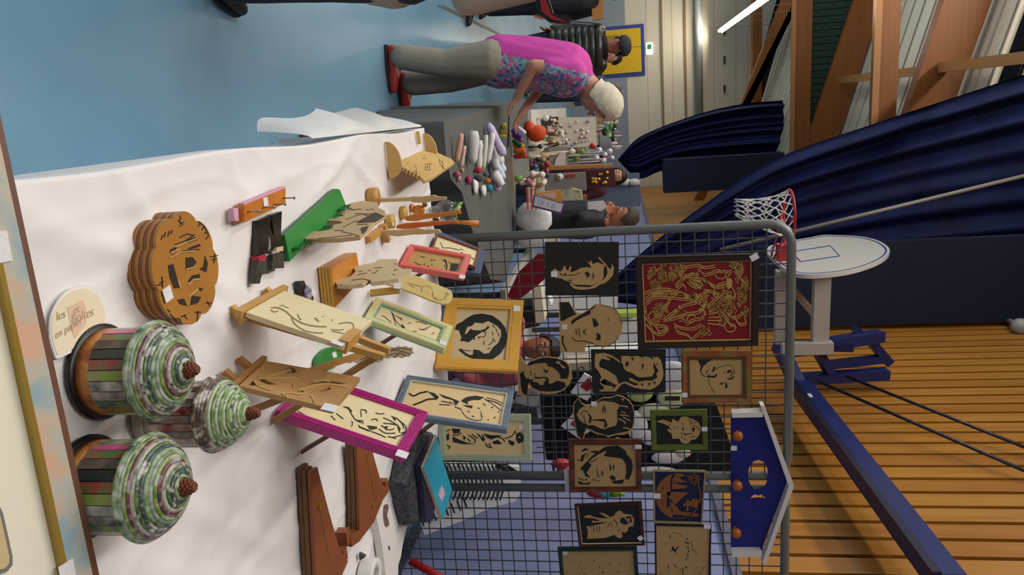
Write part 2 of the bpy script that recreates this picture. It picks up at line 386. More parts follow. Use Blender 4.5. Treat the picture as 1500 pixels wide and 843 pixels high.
def cloth(u, v):    # u: -a..1+a across incl. drops, v along
    y = .25+v*3.01
    xl, xr = .041+.006*math.sin(y*7), x_right(y)
    if u < .08:
        t = 1-u/.08; d = t*.72
        fl = (.035+.05*math.exp(-((y-2.75)/.42)**2*1.2))*t+.02*math.sin(y*14+1)*t**.7+.012*math.sin(y*41)*t
        return V((xl-.006*min(1, t*8)+.05*t+.01*math.sin(y*14+1)*t, y, cloth_z(xl, y)-d))
    if u > .92:
        t = (u-.92)/.08
        return V((xr+.02*min(1, t*5)+.03*math.sin(y*16)*t, y, cloth_z(xr, y)-.72*t))
    f = (u-.08)/.84; x = ease(xl, xr, f)
    return V((x, y, cloth_z(x, y)))
b = MB().grid(300, 190, cloth)
def end(u, v):
    t = v; x = ease(.041, x_right(3.26), u)
    return V((x, 3.26+.012*min(1, t*6)+.03*t*(1+math.sin(x*15)), cloth_z(x, 3.26)-.72*t))
b.grid(60, 14, end)
one('tablecloth', b, m_cloth, 'creased white tablecloth covering the long craft stall table in front', 'tablecloth')
# loose sheer cloth hanging off the far left corner of the table
m_sheer = mat('sheer_white', '#dedddb', .8, '#cfd0ce', scale=6)
b = MB()
def sheer(u, v):
    y = ease(2.02, 3.22, u); w_ = math.sin(math.pi*min(1, max(0, u*1.04)))**.5
    return V((.03-v*(.03+.055*w_)-.01*math.sin(u*22)*v, y, .742-.16*v*v-.03*v*math.sin(u*17)))
b.grid(60, 10, sheer); one('sheer_cloth', b, m_sheer, 'thin whitish sheer cloth hanging off the left edge of the white table', 'cloth')

# ================================================================ grey display grids
PY = 3.42
m_tube = mat('grid_tube_grey', '#6c6d68', .42, metal=.2)
m_wire = mat('grid_wire', '#4d4e50', .45, metal=.3)
def grid_panel(x0, x1, zt, label, y):
    t = thing('display_grid', label, 'display grid', ((x0+x1)/2, y, 0))
    r = .105; X, Z = V((1, 0, 0)), V((0, 0, 1))
    path = [V((x0, y, .02))]+arc((x0+r, y, zt-r), r, 180, 90, 8)+arc((x1-r, y, zt-r), r, 90, 0, 8)+[V((x1, y, .02))]
    part('tube_frame', MB().tube(path, .0215, 12), m_tube, t)
    part('bottom_rail', MB().tube([(x0, y, .16), (x1, y, .16)], .02, 10), m_tube, t)
    n = round((x1-x0)/.0635)
    for i in range(1, n):
        x = ease(x0, x1, i/n)
        dz = 0 if min(x-x0, x1-x) > r else r-math.sqrt(max(0, r*r-(r-min(x-x0, x1-x))**2))
        part('upright_wire', MB().bar((x, y+.004, .16), (x, y+.004, zt-dz), .0052, .0052, (0, 1, 0)), m_wire, t)
    k = int((zt-.16)/.0635)
    for i in range(1, k+1):
        z = zt-.045-i*.0635
        if z > .2: part('cross_wire', MB().bar((x0, y-.003, z), (x1, y-.003, z), .0052, .0052), m_wire, t)
    return t
g1 = grid_panel(.567, 1.815, 2.352, 'grey tube and wire display grid with the bald head and the red picture', PY)
g2 = grid_panel(1.885, 2.75, 2.345, 'grey tube and wire display grid holding the blue house-shaped shelf', PY)
b = MB()
p = aty(833, 705, PY-.03)
b.box((p.x-.062, PY-.034, p.z-.02), (p.x+.062, PY-.026, p.z+.02)); one('clip_band', b, flat('#b9bab6', .4), 'pale clip band tying the two grid posts together', 'clip')
# ================================================================ fretwork pictures
CREAM, BLK = '#cdb286', '#14140f'
m_ply = mat('ply_tan', '#b08e58', .6, '#ba9862', scale=12, stretch=(1, 1, .2))
m_ply2 = mat('ply_cream', '#e2d2a6', .6, '#dac99b', scale=10)
m_pl_d = mat('ply_shade', '#b48c50', .6, '#ab8248', scale=10)
m_blk = mat('black_paint', BLK, .6)
m_sticker = mat('sticker_paper', '#e6e4e2', .6, '#d4d2d8', scale=260, contrast=.9)
class Plane:
    def __init__(s, O, e, u):
        s.O = V(O); s.e = V(e).normalized(); u = V(u); s.u = (u-s.e*u.dot(s.e)).normalized(); s.n = s.e.cross(s.u).normalized()
        if s.n.dot(CAM-s.O) < 0: s.n = -s.n
    def px(s, x, y, d=0):
        return hit(x, y, s.O+s.n*d, s.n)
    def pts(s, T, L, d=0): return [s.px(T[0]+x*T[2], T[1]+y*T[2], d) for x, y in L]
    def poly(s, mb, T, L, d, th, holes=()):
        mb.prism(s.pts(T, L, d), s.n*th, [s.pts(T, h, d) for h in holes])
    def stroke(s, mb, T, L, w, d, th):       # polyline of constant width w (crop px), mitred
        P = [V((x, y)) for x, y in L]
        if len(P) < 2: return
        l, r = [], []
        for i, p in enumerate(P):
            a = (P[min(i+1, len(P)-1)]-P[max(i-1, 0)]); a = a.normalized() if a.length > 1e-6 else V((1, 0)); q = V((-a.y, a.x))*w/2
            l.append(p+q); r.append(p-q)
        q3 = [[s.px(T[0]+p.x*T[2], T[1]+p.y*T[2], d) for p in side] for side in (l, r)]
        for i in range(len(P)-1):
            a = [q3[0][i], q3[0][i+1], q3[1][i+1], q3[1][i]]; mb.hexa(a+[v+s.n*th for v in a])
    def sticker(s, c, par, T=None, d=.003, w=.016, h=.018, rot=0):
        p = s.px(c[0], c[1], d); a = rad(rot); e = s.e*math.cos(a)+s.u*math.sin(a); u = -s.e*math.sin(a)+s.u*math.cos(a)
        b = MB().prism([p-e*w-u*h, p+e*w-u*h, p+e*w+u*h, p-e*w+u*h], s.n*.0012); return part('price_sticker', b, m_sticker, par)
def smooth(L, n=4):
    out = []
    for i in range(len(L)-1):
        p = [V(L[max(i-1, 0)]), V(L[i]), V(L[i+1]), V(L[min(i+2, len(L)-1)])]
        for k in range(n):
            f = k/n; q = .5*((2*p[1])+(p[2]-p[0])*f+(2*p[0]-5*p[1]+4*p[2]-p[3])*f*f+(3*p[1]-p[0]-3*p[2]+p[3])*f**3); out.append((q.x, q.y))
    return out+[tuple(L[-1])]
def rails(P, T, outer, inner, depth, m, par, d0=0, name='frame_rail', m2=None):
    # four mitred rails between two pixel quads; the front carries a stepped lip
    A = P.pts(T, outer, d0); B = P.pts(T, inner, d0)
    for i in range(4):
        j = (i+1) % 4; b = MB()
        mid = [ease(A[i], B[i], .3), ease(A[j], B[j], .3)]
        b.hexa([A[i], A[j], B[j], B[i], A[i]+P.n*depth*.82, A[j]+P.n*depth*.82, B[j]+P.n*depth*.7, B[i]+P.n*depth*.7])
        m1, m2_ = ease(A[i], B[i], .2), ease(A[j], B[j], .2); n1, n2 = ease(A[i], B[i], .8), ease(A[j], B[j], .8)
        b.hexa([m1+P.n*depth*.6, m2_+P.n*depth*.6, n2+P.n*depth*.6, n1+P.n*depth*.6, m1+P.n*depth, m2_+P.n*depth, n2+P.n*depth*.94, n1+P.n*depth*.94])
        part(name, b, m, par)
def inset(q, t):   # shrink a quad towards its middle by t (fraction per side of the shorter size)
    c = V((sum(p[0] for p in q)/4, sum(p[1] for p in q)/4)); out = []
    for i in range(4):
        p = V(q[i]); a = (V(q[i-1])-p); b_ = (V(q[(i+1) % 4])-p)
        tt = t; out.append(tuple(p+a.normalized()*tt+b_.normalized()*tt))
    return out
# ---- hung on the grid
GP = PY-.026
G = Plane((0, GP, 0), (1, 0, 0), (0, 0, 1))
def hung(name, label, cat, T, group=None):
    p = G.px(T[0]+T[2]*500, T[1]+T[2]*400); return thing(name, label, cat, (p.x, GP, p.z), group)
def art(t, T, m, polys=(), strokes=(), d=.006, th=.003, name='fretwork', w=10, pl=None):
    pl = pl or G; b = MB()
    for L in polys: pl.poly(b, T, L, d, th)
    for L in strokes:
        if isinstance(L, tuple) and not isinstance(L[0], tuple): ww, L = L[0], L[1]
        else: ww = w
        pl.stroke(b, T, smooth(L, 3) if len(L) > 2 else L, ww, d, th)
    o = part(name, b, m, t)
    if len(polys)+len(strokes) > 1: o['kind'] = 'stuff'
    return o
def plate(t, T, q, m, name='board', d=0, th=.006, pl=None):
    b = MB(); (pl or G).poly(b, T, q, d, th); return part(name, b, m, t)
# P1 black board, face in profile
T = (790, 350, .1067); t = hung('fretwork_picture', 'black square board with pale face turned aside, top of the grid', 'picture', T)
plate(t, T, [(78, 42), (1093, 42), (1090, 775), (85, 775)], m_blk, th=.008)
art(t, T, m_ply, [[(165,450),(215,405),(250,440),(300,450),(330,400),(352,360),(365,420),(395,440),(425,370),(440,385),(425,460),(500,440),(560,405),(640,390),(720,400),(690,350),(650,300),(690,330),(715,290),(730,350),(790,325),(860,345),(900,360),(880,440),(885,530),(850,580),(780,610),(720,640),(640,630),(540,630),(480,630),(440,600),(380,580),(300,545),(210,530)],
    [(415,620),(470,680),(560,700),(660,695),(760,675),(840,625),(905,605),(960,560),(1010,500),(1025,400),(995,345),(985,420),(950,400),(905,340),(825,250),(805,260),(880,335),(930,400),(935,480),(900,545),(830,590),(740,640),(700,665),(560,660),(490,650),(440,610)]], d=.008)
art(t, T, m_blk, [[(620,470),(660,450),(700,490),(660,545),(650,500)], [(735,465),(755,520),(735,555)], [(280,480),(325,515),(300,475)], [(350,470),(385,505),(340,500)], [(380,570),(455,580),(440,560)]], [[(400,500),(480,495),(570,460)], [(480,430),(510,400)]], d=.011, name='dark_inlay')
G.sticker((812, 402), t, d=.0125, w=.013, h=.015)
# P2 bald head
T = (810, 436, .0996); t = hung('head_cutout', 'cut-out bald head with dark collar hung on the grid', 'picture', T)
plate(t, T, [(85,60),(240,60),(300,150),(360,235),(440,230),(540,160),(620,95),(720,100),(830,125),(920,170),(990,270),(1020,400),(1010,520),(960,600),(880,680),(820,700),(760,730),(700,715),(620,705),(590,690),(480,690),(470,800),(110,800),(95,400)], m_ply, th=.009)
art(t, T, m_blk, [[(100,75),(230,70),(340,250),(240,290),(150,345),(112,340)], [(265,360),(300,320),(400,260),(500,205),(620,120),(625,140),(550,190),(550,245),(440,290),(330,350),(285,400)], [(585,305),(630,320),(675,400),(640,430),(610,440),(590,370)], [(640,520),(700,545),(700,630),(630,620),(650,580)], [(130,560),(160,570),(150,650),(210,790),(195,790),(135,670)]],
    [[(335,460),(345,510),(350,550)], [(375,450),(390,520),(405,590)], [(430,495),(465,500),(480,460)], [(450,490),(470,530),(490,550)], [(280,585),(350,640),(440,640),(500,650),(600,680)], [(820,300),(815,345)], (6, [(700,108),(830,132),(920,178),(985,280),(1012,400)]), (6, [(620,698),(760,722),(880,672),(960,590)])], d=.009, th=.002, name='dark_inlay')
G.sticker((827, 479), t, d=.0095, w=.012, h=.013)
# P4 woman's head
T = (755, 515, .08303); t = hung('head_cutout', 'cut-out head of a person with dark wavy hair beside the pine frame', 'picture', T)
plate(t, T, [(60,40),(110,110),(200,235),(240,190),(300,150),(400,110),(520,90),(700,105),(830,140),(940,210),(980,300),(1005,460),(950,580),(850,680),(720,735),(560,745),(440,730),(350,690),(280,670),(250,590),(225,680),(215,800),(200,840),(60,740),(45,400),(60,200)], m_ply, th=.009)
art(t, T, m_blk, [[(215,250),(250,190),(330,165),(470,115),(560,110),(720,125),(830,160),(900,200),(945,280),(950,380),(920,480),(800,480),(790,410),(740,340),(690,300),(640,270),(580,265),(570,230),(540,200),(460,205),(350,215),(270,245)],
    [(80,390),(150,340),(150,400),(200,490),(230,460),(240,490),(300,500),(340,480),(300,530),(400,555),(440,600),(500,590),(520,520),(560,540),(600,570),(640,570),(740,520),(840,540),(880,560),(890,620),(800,690),(600,710),(450,700),(300,640),(250,540),(220,600),(210,790),(130,730),(100,600)], [(500,290),(520,330),(550,345),(580,320),(575,370),(540,380),(510,350)], [(340,440),(400,460),(520,450),(580,470),(590,540),(560,560),(540,480),(480,470),(400,485),(340,470)]], [[(270,340),(280,430)], [(350,380),(345,430)]], d=.009, th=.002, name='dark_inlay')
art(t, T, m_ply, [[(705,200),(740,170),(800,190),(790,220),(880,280),(880,310),(830,290),(780,230)]], d=.011, th=.001, name='pale_inlay')
# P5 curly haired man
T = (860, 505, .08896); t = hung('fretwork_picture', 'black board with a pale curly-haired head and jacket below the red picture', 'picture', T)
plate(t, T, [(60,75),(1295,75),(1290,780),(85,790)], m_blk, th=.008)
art(t, T, m_ply, [[(560,190),(680,190),(740,200),(830,185),(880,210),(960,195),(1010,210),(1060,230),(1100,270),(1090,360),(1110,440),(1070,520),(1000,530),(900,540),(830,530),(780,490),(720,460),(640,430),(600,380),(590,320),(570,300)],
    [(1075,180),(1110,215),(1160,200),(1215,260),(1240,370),(1260,470),(1240,570),(1190,650),(1110,710),(1040,740),(900,730),(780,710),(690,670),(620,635),(560,660),(470,770),(220,770),(200,745),(300,745),(430,740),(500,660),(560,630),(630,610),(700,640),(790,680),(860,650),(700,590),(690,550),(740,560),(850,620),(950,590),(1060,600),(1160,540),(1130,470),(1180,440),(1130,350),(1100,290)],
    [(135,150),(290,140),(400,180),(500,240),(560,300),(530,290),(430,220),(350,195),(280,185),(380,240),(370,260),(240,230),(200,290),(200,370),(320,420),(480,520),(485,550),(520,640),(490,670),(400,620),(280,560),(210,620),(300,670),(420,690),(440,730),(260,745),(280,690),(210,640),(220,560),(240,540),(190,440),(130,370),(125,250)]], d=.008)
art(t, T, m_blk, [[(905,310),(940,330),(920,390),(905,430)], [(720,210),(770,220),(755,280)], [(640,290),(680,270),(685,330),(650,370),(630,350)], [(1130,300),(1180,330),(1150,340)], [(1120,440),(1165,450),(1140,480)], [(900,560),(960,570),(930,620)], [(1000,640),(1050,620),(1030,690)], [(1090,600),(1130,620),(1110,670)], [(880,640),(930,650),(910,690)], [(770,500),(790,520),(765,530)], [(800,560),(850,540),(830,590)], [(905,200),(930,230),(905,235)]], d=.011, th=.001, name='dark_inlay')
# P6 multicoloured frame
T = (990, 508, .09967); t = hung('framed_fretwork', 'red-brown and green mottled frame with a sparse line face', 'picture', T)
m_mot = mat('mottled_frame', '#7a4a26', .5, '#6c7434', scale=14, c3='#96552c', contrast=1.6)
plate(t, T, [(90,70),(1095,65),(1095,795),(95,800)], m_ply, 'backing')
rails(G, T, [(75,55),(1110,50),(1110,805),(85,815)], [(165,150),(1010,145),(1015,735),(170,745)], .022, m_mot, t)
rails(G, T, [(165,150),(1010,145),(1015,735),(170,745)], [(200,185),(975,180),(975,700),(205,705)], .015, mat('inner_lip', '#5e4220', .5), t, name='inner_lip')
art(t, T, m_blk, [[(325,200),(345,180),(560,180),(470,230),(400,290),(370,370),(355,370),(370,290)], [(530,370),(560,300),(580,290),(570,350),(540,375)], [(450,450),(490,400),(490,430),(570,430),(605,390),(600,440),(560,460),(520,455)], [(740,380),(780,340),(805,350),(800,380),(770,390)], [(750,460),(800,470),(850,430),(860,440),(830,480),(780,490)], [(850,320),(865,370),(860,420),(850,380)], [(640,545),(690,530),(700,550),(660,560)], [(720,515),(760,560),(755,610),(710,600),(735,580)]],
    [[(370,380),(400,425),(430,445)], [(470,350),(445,400)], (6, [(480,460),(490,540),(530,620),(575,680)]), (6, [(580,335),(680,290),(780,272),(840,300)]), [(810,340),(825,400),(790,440)], (6, [(705,370),(710,400)])], d=.0065, th=.0015, name='dark_inlay')
G.sticker((1003, 579), t, d=.023, w=.011, h=.013)
# P7 head with shirt collar
T = (830, 570, .09494); t = hung('head_cutout', 'cut-out smiling head with dark hair and pointed collar', 'picture', T)
plate(t, T, [(185,125),(225,210),(290,245),(380,235),(450,190),(560,130),(690,125),(770,90),(870,110),(960,170),(1020,250),(1050,370),(1050,500),(1030,610),(960,670),(880,700),(760,700),(640,740),(600,710),(470,690),(370,640),(310,620),(280,690),(265,790),(240,805),(160,720),(130,560),(95,350),(105,220)], m_ply, th=.009)
art(t, T, m_blk, [[(185,140),(220,220),(280,265),(200,310),(155,400),(200,480),(250,520),(320,560),(420,560),(520,610),(600,625),(640,600),(760,570),(790,500),(780,340),(830,250),(740,205),(640,190),(560,180),(460,215),(460,200),(560,145),(690,140),(770,105),(870,125),(950,180),(1010,260),(1040,370),(1035,500),(1010,600),(940,655),(760,690),(640,720),(480,675),(370,625),(300,600),(265,700),(250,780),(170,710),(140,560),(115,370),(120,230)],
    [(540,465),(600,470),(630,560),(610,600),(580,590),(590,510),(480,490),(400,490),(400,475)], [(570,255),(580,260),(570,330),(560,380),(550,330)], [(595,255),(605,330),(595,380),(585,330)], [(330,360),(390,440),(380,520),(340,520),(355,440)]], [[(210,400),(270,340),(330,360)], [(265,400),(280,490),(310,560)], [(370,290),(385,250)]], d=.009, th=.002, name='dark_inlay')
art(t, T, m_ply, [], [(16, [(800,460),(900,510),(890,545)]), (18, [(830,260),(950,280)]), (14, [(820,400),(960,420)]), (14, [(850,350),(910,380)]), (14, [(870,440),(980,490)]), (16, [(870,600),(930,605),(970,620)]), (14, [(840,160),(880,150),(860,185)])], d=.011, th=.001, name='pale_inlay')
G.sticker((870, 592), t, d=.0115, w=.012, h=.013)
# P8 olive frame, wild white hair
T = (945, 595, .08306); t = hung('framed_fretwork', 'olive green frame with a pale wild-haired figure on black', 'picture', T)
plate(t, T, [(95,75),(1080,60),(1095,745),(120,755)], m_blk, 'backing')
rails(G, T, [(85,65),(1090,50),(1105,755),(110,765)], [(185,160),(990,155),(1005,660),(205,670)], .02, mat('olive_paint', '#4f5f1e', .5, '#5d6e26', scale=9), t)
art(t, T, m_ply, [[(600,240),(640,190),(720,180),(780,215),(860,240),(960,310),(990,400),(960,500),(890,580),(800,600),(770,650),(700,665),(640,640),(600,570),(480,575),(470,490),(380,420),(440,400),(420,350),(300,300),(200,275),(300,240),(400,270),(470,290),(480,225),(560,270),(600,270)]], d=.006, th=.004)
art(t, T, m_blk, [[(820,390),(880,380),(870,440),(840,460)], [(650,370),(690,400),(670,450)], [(430,310),(460,330),(430,340)], [(500,340),(525,390),(505,385)], [(690,500),(760,490),(720,520)], [(640,520),(665,560),(640,560)], [(700,570),(720,600),(690,610)], [(790,280),(830,320),(800,330)]], [[(760,240),(840,280),(900,300)], [(820,360),(900,350),(940,420)], [(560,360),(580,400)], [(650,300),(670,330)], [(620,480),(760,500),(830,480)], [(800,560),(880,530)], [(380,350),(470,420)]], d=.01, th=.001, name='dark_inlay')
G.sticker((1032, 629), t, d=.021, w=.011, h=.013)
# P9 brown frame
T = (828, 640, .1009); t = hung('framed_fretwork', 'red-brown wood frame with a smiling face and short dark hair', 'picture', T)
m_red = mat('redbrown_wood', '#552a10', .4, '#703a16', kind='wave', scale=3, stretch=(1, 1, 4))
plate(t, T, [(60,40),(1090,40),(1090,770),(85,775)], m_ply, 'backing')
rails(G, T, [(45,25),(1105,25),(1105,785),(70,790)], [(130,105),(1025,100),(1035,715),(145,720)], .02, m_red, t)
art(t, T, m_blk, [[(585,150),(640,140),(760,130),(830,170),(880,210),(890,250),(960,330),(985,430),(960,540),(920,630),(870,610),(890,520),(880,400),(830,320),(720,300),(600,290),(560,270),(590,240),(590,200),(480,260),(400,310),(340,370),(380,420),(340,480),(310,520),(360,600),(290,570),(270,500),(220,470),(260,420),(320,360),(380,290),(470,220)],
    [(680,650),(860,620),(830,685),(700,680)], [(640,390),(665,430),(670,490),(650,490)], [(690,395),(720,440),(700,485)], [(640,590),(680,560),(730,590),(730,630),(690,640)], [(465,450),(475,540),(505,600),(470,560),(458,500)], [(545,480),(550,560),(530,570),(530,510)], [(170,320),(200,350),(260,360),(280,280),(320,240),(240,270),(220,350)], [(190,640),(280,680),(370,660),(360,690),(280,695),(200,690)], [(370,210),(470,205),(460,240),(380,230)], [(230,210),(290,165),(350,190),(250,215)]], [[(190,600),(260,630),(330,620)], [(370,375),(470,315)], (5, [(390,610),(450,635),(510,645)]), [(310,300),(340,250)]], d=.0065, th=.0015, name='dark_inlay')
G.sticker((935, 655), t, d=.021, w=.011, h=.016)
# P10 dark brown frame with robed figure
T = (840, 728, .09251); t = hung('framed_fretwork', 'dark brown frame with a pale hooded figure on black', 'picture', T)
plate(t, T, [(30,125),(1070,80),(1115,735),(100,760)], m_blk, 'backing')
rails(G, T, [(15,110),(1080,65),(1130,745),(90,770)], [(65,135),(1020,115),(1080,730),(135,745)], .02, mat('dark_red_wood', '#3c1f0e', .4, '#4c2812', kind='wave', scale=3), t)
art(t, T, m_ply, [[(165,310),(260,290),(310,320),(420,340),(560,345),(410,255),(480,260),(580,325),(640,305),(670,250),(730,215),(800,270),(920,285),(960,360),(950,460),(870,480),(860,540),(800,570),(750,540),(780,620),(750,660),(690,640),(650,600),(500,650),(380,655),(220,665),(230,560),(205,470),(300,460),(450,430),(560,390),(460,400),(300,410),(290,380),(380,390),(420,370),(320,340),(180,330)]], d=.006, th=.003)
art(t, T, m_blk, [[(745,340),(800,330),(880,420),(820,450),(740,410)], [(830,320),(910,310),(930,410),(890,410),(890,340),(840,350)], [(600,420),(620,470),(605,475)]], [[(320,460),(330,560)], [(375,460),(380,540)], [(415,470),(420,560)], [(540,490),(560,440),(600,400)], [(640,360),(690,420),(700,470)], [(265,460),(275,500)], [(700,560),(735,520)]], d=.009, th=.001, name='dark_inlay')
art(t, T, m_ply2, [], [(9, [(70,140),(138,742)]), (9, [(138,745),(1080,728)])], d=.012, th=.004, name='pale_fillet')
G.sticker((938, 789), t, d=.021, w=.012, h=.012, rot=40)
# P11 dark green frame with a fine landscape, P13 thin black frame with an antelope-like drawing
T = (0, 0, 1); t = thing('framed_fretwork', 'dark green frame with a fine speckled landscape, lowest on the grid', 'picture', G.px(875, 840))
q = [(817, 801), (933, 800), (938, 884), (825, 886)]
plate(t, T, inset(q, 2), m_ply, 'backing'); rails(G, T, q, inset(q, 5.5), .02, mat('dark_green_paint', '#12301c', .5), t)
S = []
for k in range(150):
    x, y = 828+R.random()*98, 812+(R.random()**.7)*58
    if y < 818+10*math.sin(x*.09): continue
    l = .8+R.random()*1.8; S.append([(x, y), (x+l*(R.random()-.3), y+l*R.random()), (x+l*.8, y-l*.4)])
art(t, T, mat('burnt_line', '#5a3818', .7), S[:150], [], d=.0065, th=.001, name='dark_inlay')
G.sticker((828, 811), t, d=.008, w=.01, h=.012)
t = thing('framed_fretwork', 'thin black frame with a sparse drawing of an animal and grasses', 'picture', G.px(1000, 830))
q = [(958.4, 766.7), (1042, 768.7), (1039, 880), (960, 882)]
plate(t, T, inset(q, 1), m_ply, 'backing'); rails(G, T, q, inset(q, 2.6), .014, m_blk, t)
S = []
for k in range(60):
    x, y = 966+R.random()*66, 826+R.random()*44; S.append([(x, y), (x+.5, y+3*R.random()+1), (x+1, y)])
T2 = (950, 760, .0984)
art(t, T2, m_blk, [[(560,290),(590,300),(575,320)], [(530,340),(590,360),(610,385),(560,370)], [(620,350),(655,355),(640,370)], [(630,390),(655,395),(650,410)], [(570,410),(605,430),(590,450)], [(585,470),(615,485),(600,505)], [(575,515),(600,520),(585,545)], [(565,555),(595,560),(580,580)], [(550,600),(580,605),(565,620)], [(545,720),(570,710),(575,740),(555,745)], [(350,420),(370,410),(385,460),(410,450),(450,405),(455,415),(410,480),(400,520),(380,470),(350,490)]],
    [[(320,240),(325,310)], (5, [(640,440),(700,500),(730,545)]), (5, [(410,470),(300,490)]), (5, [(345,215),(430,215),(520,270)]), [(510,740),(515,840)], [(395,690),(400,730)], [(295,690),(300,730)]], d=.0065, th=.001, name='dark_inlay')
art(t, T, mat('burnt_line', '#5a3818', .7), S, [], d=.0065, th=.001, name='grass_lines')
G.sticker((1036, 772), t, d=.015, w=.012, h=.016)
# P12 navy board with a brown moon, ship, wheel and palm
T = (950, 680, .1068); t = hung('framed_fretwork', 'navy square board with a brown round ship scene', 'picture', T)
m_navy = mat('navy_felt', '#10173c', .8); m_oak = mat('oak_fret', '#7c4a1c', .55, '#8d5824', scale=9)
q = [(60, 72), (785, 82), (735, 812), (65, 795)]
plate(t, T, inset(q, 12), m_navy, 'backing'); rails(G, T, q, inset(q, 24), .014, mat('pale_green_edge', '#8a8a5c', .5, '#a08a5a', scale=8), t)
C0 = (405, 440)
def circ(c, r, a0, a1, n=20): return [(c[0]+r*math.cos(rad(a0+(a1-a0)*i/n)), c[1]+r*math.sin(rad(a0+(a1-a0)*i/n))) for i in range(n+1)]
cres = circ(C0, 310, 70, 290, 30)+[(420,180),(330,130),(300,230),(300,420),(250,460),(245,610),(300,560),(330,640),(330,740),(420,745)]
art(t, T, m_oak, [cres, [(300,240),(360,160),(440,200),(470,230),(540,240),(360,260)], [(310,260),(540,300),(510,330),(320,345)], [(250,380),(550,395),(440,480),(360,560),(330,520),(260,440)], [(290,530),(320,520),(350,560),(410,600),(420,650),(600,670),(690,690),(680,715),(560,715),(380,690),(330,690)],
    [(510,640),(520,560),(480,590),(475,550),(510,530),(530,480),(545,500),(560,510),(620,475),(690,490),(710,540),(670,600),(610,590),(550,570),(545,640)]], [(16, circ(C0, 308, -68, -35, 8)), (16, circ(C0, 308, -28, 60, 20)), (14, circ((630, 210), 58, 0, 360, 16))]+[(12, [(630, 210), (630+92*math.cos(rad(a)), 210+92*math.sin(rad(a)))]) for a in range(0, 360, 45)], d=.006, th=.003)
art(t, T, m_navy, [[(180,310),(215,330),(205,350)], [(180,540),(215,515),(215,530)], [(320,350),(390,350),(385,362),(320,365)], [(340,230),(365,215),(355,245)]], [(10, [(312,180),(318,340)]), (8, [(400,250),(470,290)])], d=.009, th=.001, name='dark_inlay')
G.sticker((962.5, 727), t, d=.0155, w=.014, h=.017)
# P3 big red picture with gold fretwork: robed dancer under blossom branches
T = (860, 330, .2253)
t = thing('framed_fretwork', 'large dark frame with dense gold fretwork of a robed figure on red', 'picture', G.px(1020, 440))
m_redf = mat('red_felt', '#7c0a16', .8); m_gold = mat('gold_fret', '#c29a54', .5, '#b88e48', scale=9)
q = [(312, 205), (1115, 180), (1108, 778), (330, 800)]; q2 = [(355, 248), (1068, 225), (1062, 745), (375, 758)]
plate(t, T, inset(q, 6), m_redf, 'backing'); rails(G, T, q, q2, .024, mat('dark_frame', '#2c1a10', .45), t)
rails(G, T, q2, inset(q2, 8), .012, m_gold, t, name='gold_fillet')
b = MB(); RR = random.Random(3)
def leaf(x, y, a, l, w, ww=4.2):
    ca, sa = math.cos(a), math.sin(a)
    L = [(x, y), (x+l*.5*ca-w*sa, y+l*.5*sa+w*ca), (x+l*ca, y+l*sa), (x+l*.5*ca+w*sa, y+l*.5*sa-w*ca), (x, y)]
    G.stroke(b, T, L, ww, .007, .0025)
for (cx_, cy_, rx, ry, n) in ((450, 340, 44, 62, 60), (530, 300, 52, 52, 60), (480, 560, 40, 36, 34), (640, 310, 40, 24, 14)):       # chrysanthemum leaves
    for k in range(n):
        a = RR.random()*6.28; r_ = RR.random()**.5; leaf(cx_+rx*r_*math.cos(a), cy_+ry*r_*math.sin(a), a+RR.uniform(-.3, .3), 25, 6.5, 3.4)
for (cx_, cy_, rx, ry, n) in ((960, 265, 40, 30, 14), (990, 300, 22, 40, 12), (1020, 400, 30, 60, 30), (1000, 470, 40, 60, 24), (1030, 570, 22, 40, 12), (975, 330, 16, 40, 8)):   # rings of blossom
    for k in range(n):
        a = RR.random()*6.28; r_ = RR.random()**.5; x, y = cx_+rx*r_*math.cos(a), cy_+ry*r_*math.sin(a)
        G.stroke(b, T, circ((x, y), 9, 0, 360, 7), 4.2, .007, .0025)
for (cx_, cy_, rx, ry, n) in ((840, 540, 60, 40, 90), (900, 470, 54, 60, 80), (760, 690, 50, 40, 34), (620, 590, 40, 40, 26), (930, 560, 44, 50, 60), (880, 610, 26, 50, 34), (800, 450, 40, 30, 24), (720, 380, 40, 30, 16)):  # fine beaded dress
    for k in range(n):
        a = RR.random()*6.28; r_ = RR.random()**.5; x, y = cx_+rx*r_*math.cos(a), cy_+ry*r_*math.sin(a); s_ = 5+RR.random()*7
        a2 = RR.random()*3
        G.stroke(b, T, [(x-s_*math.cos(a2), y-s_*math.sin(a2)), (x+3, y+2), (x+s_*math.cos(a2+.9), y+s_*math.sin(a2+.9))], 4, .007, .0025)
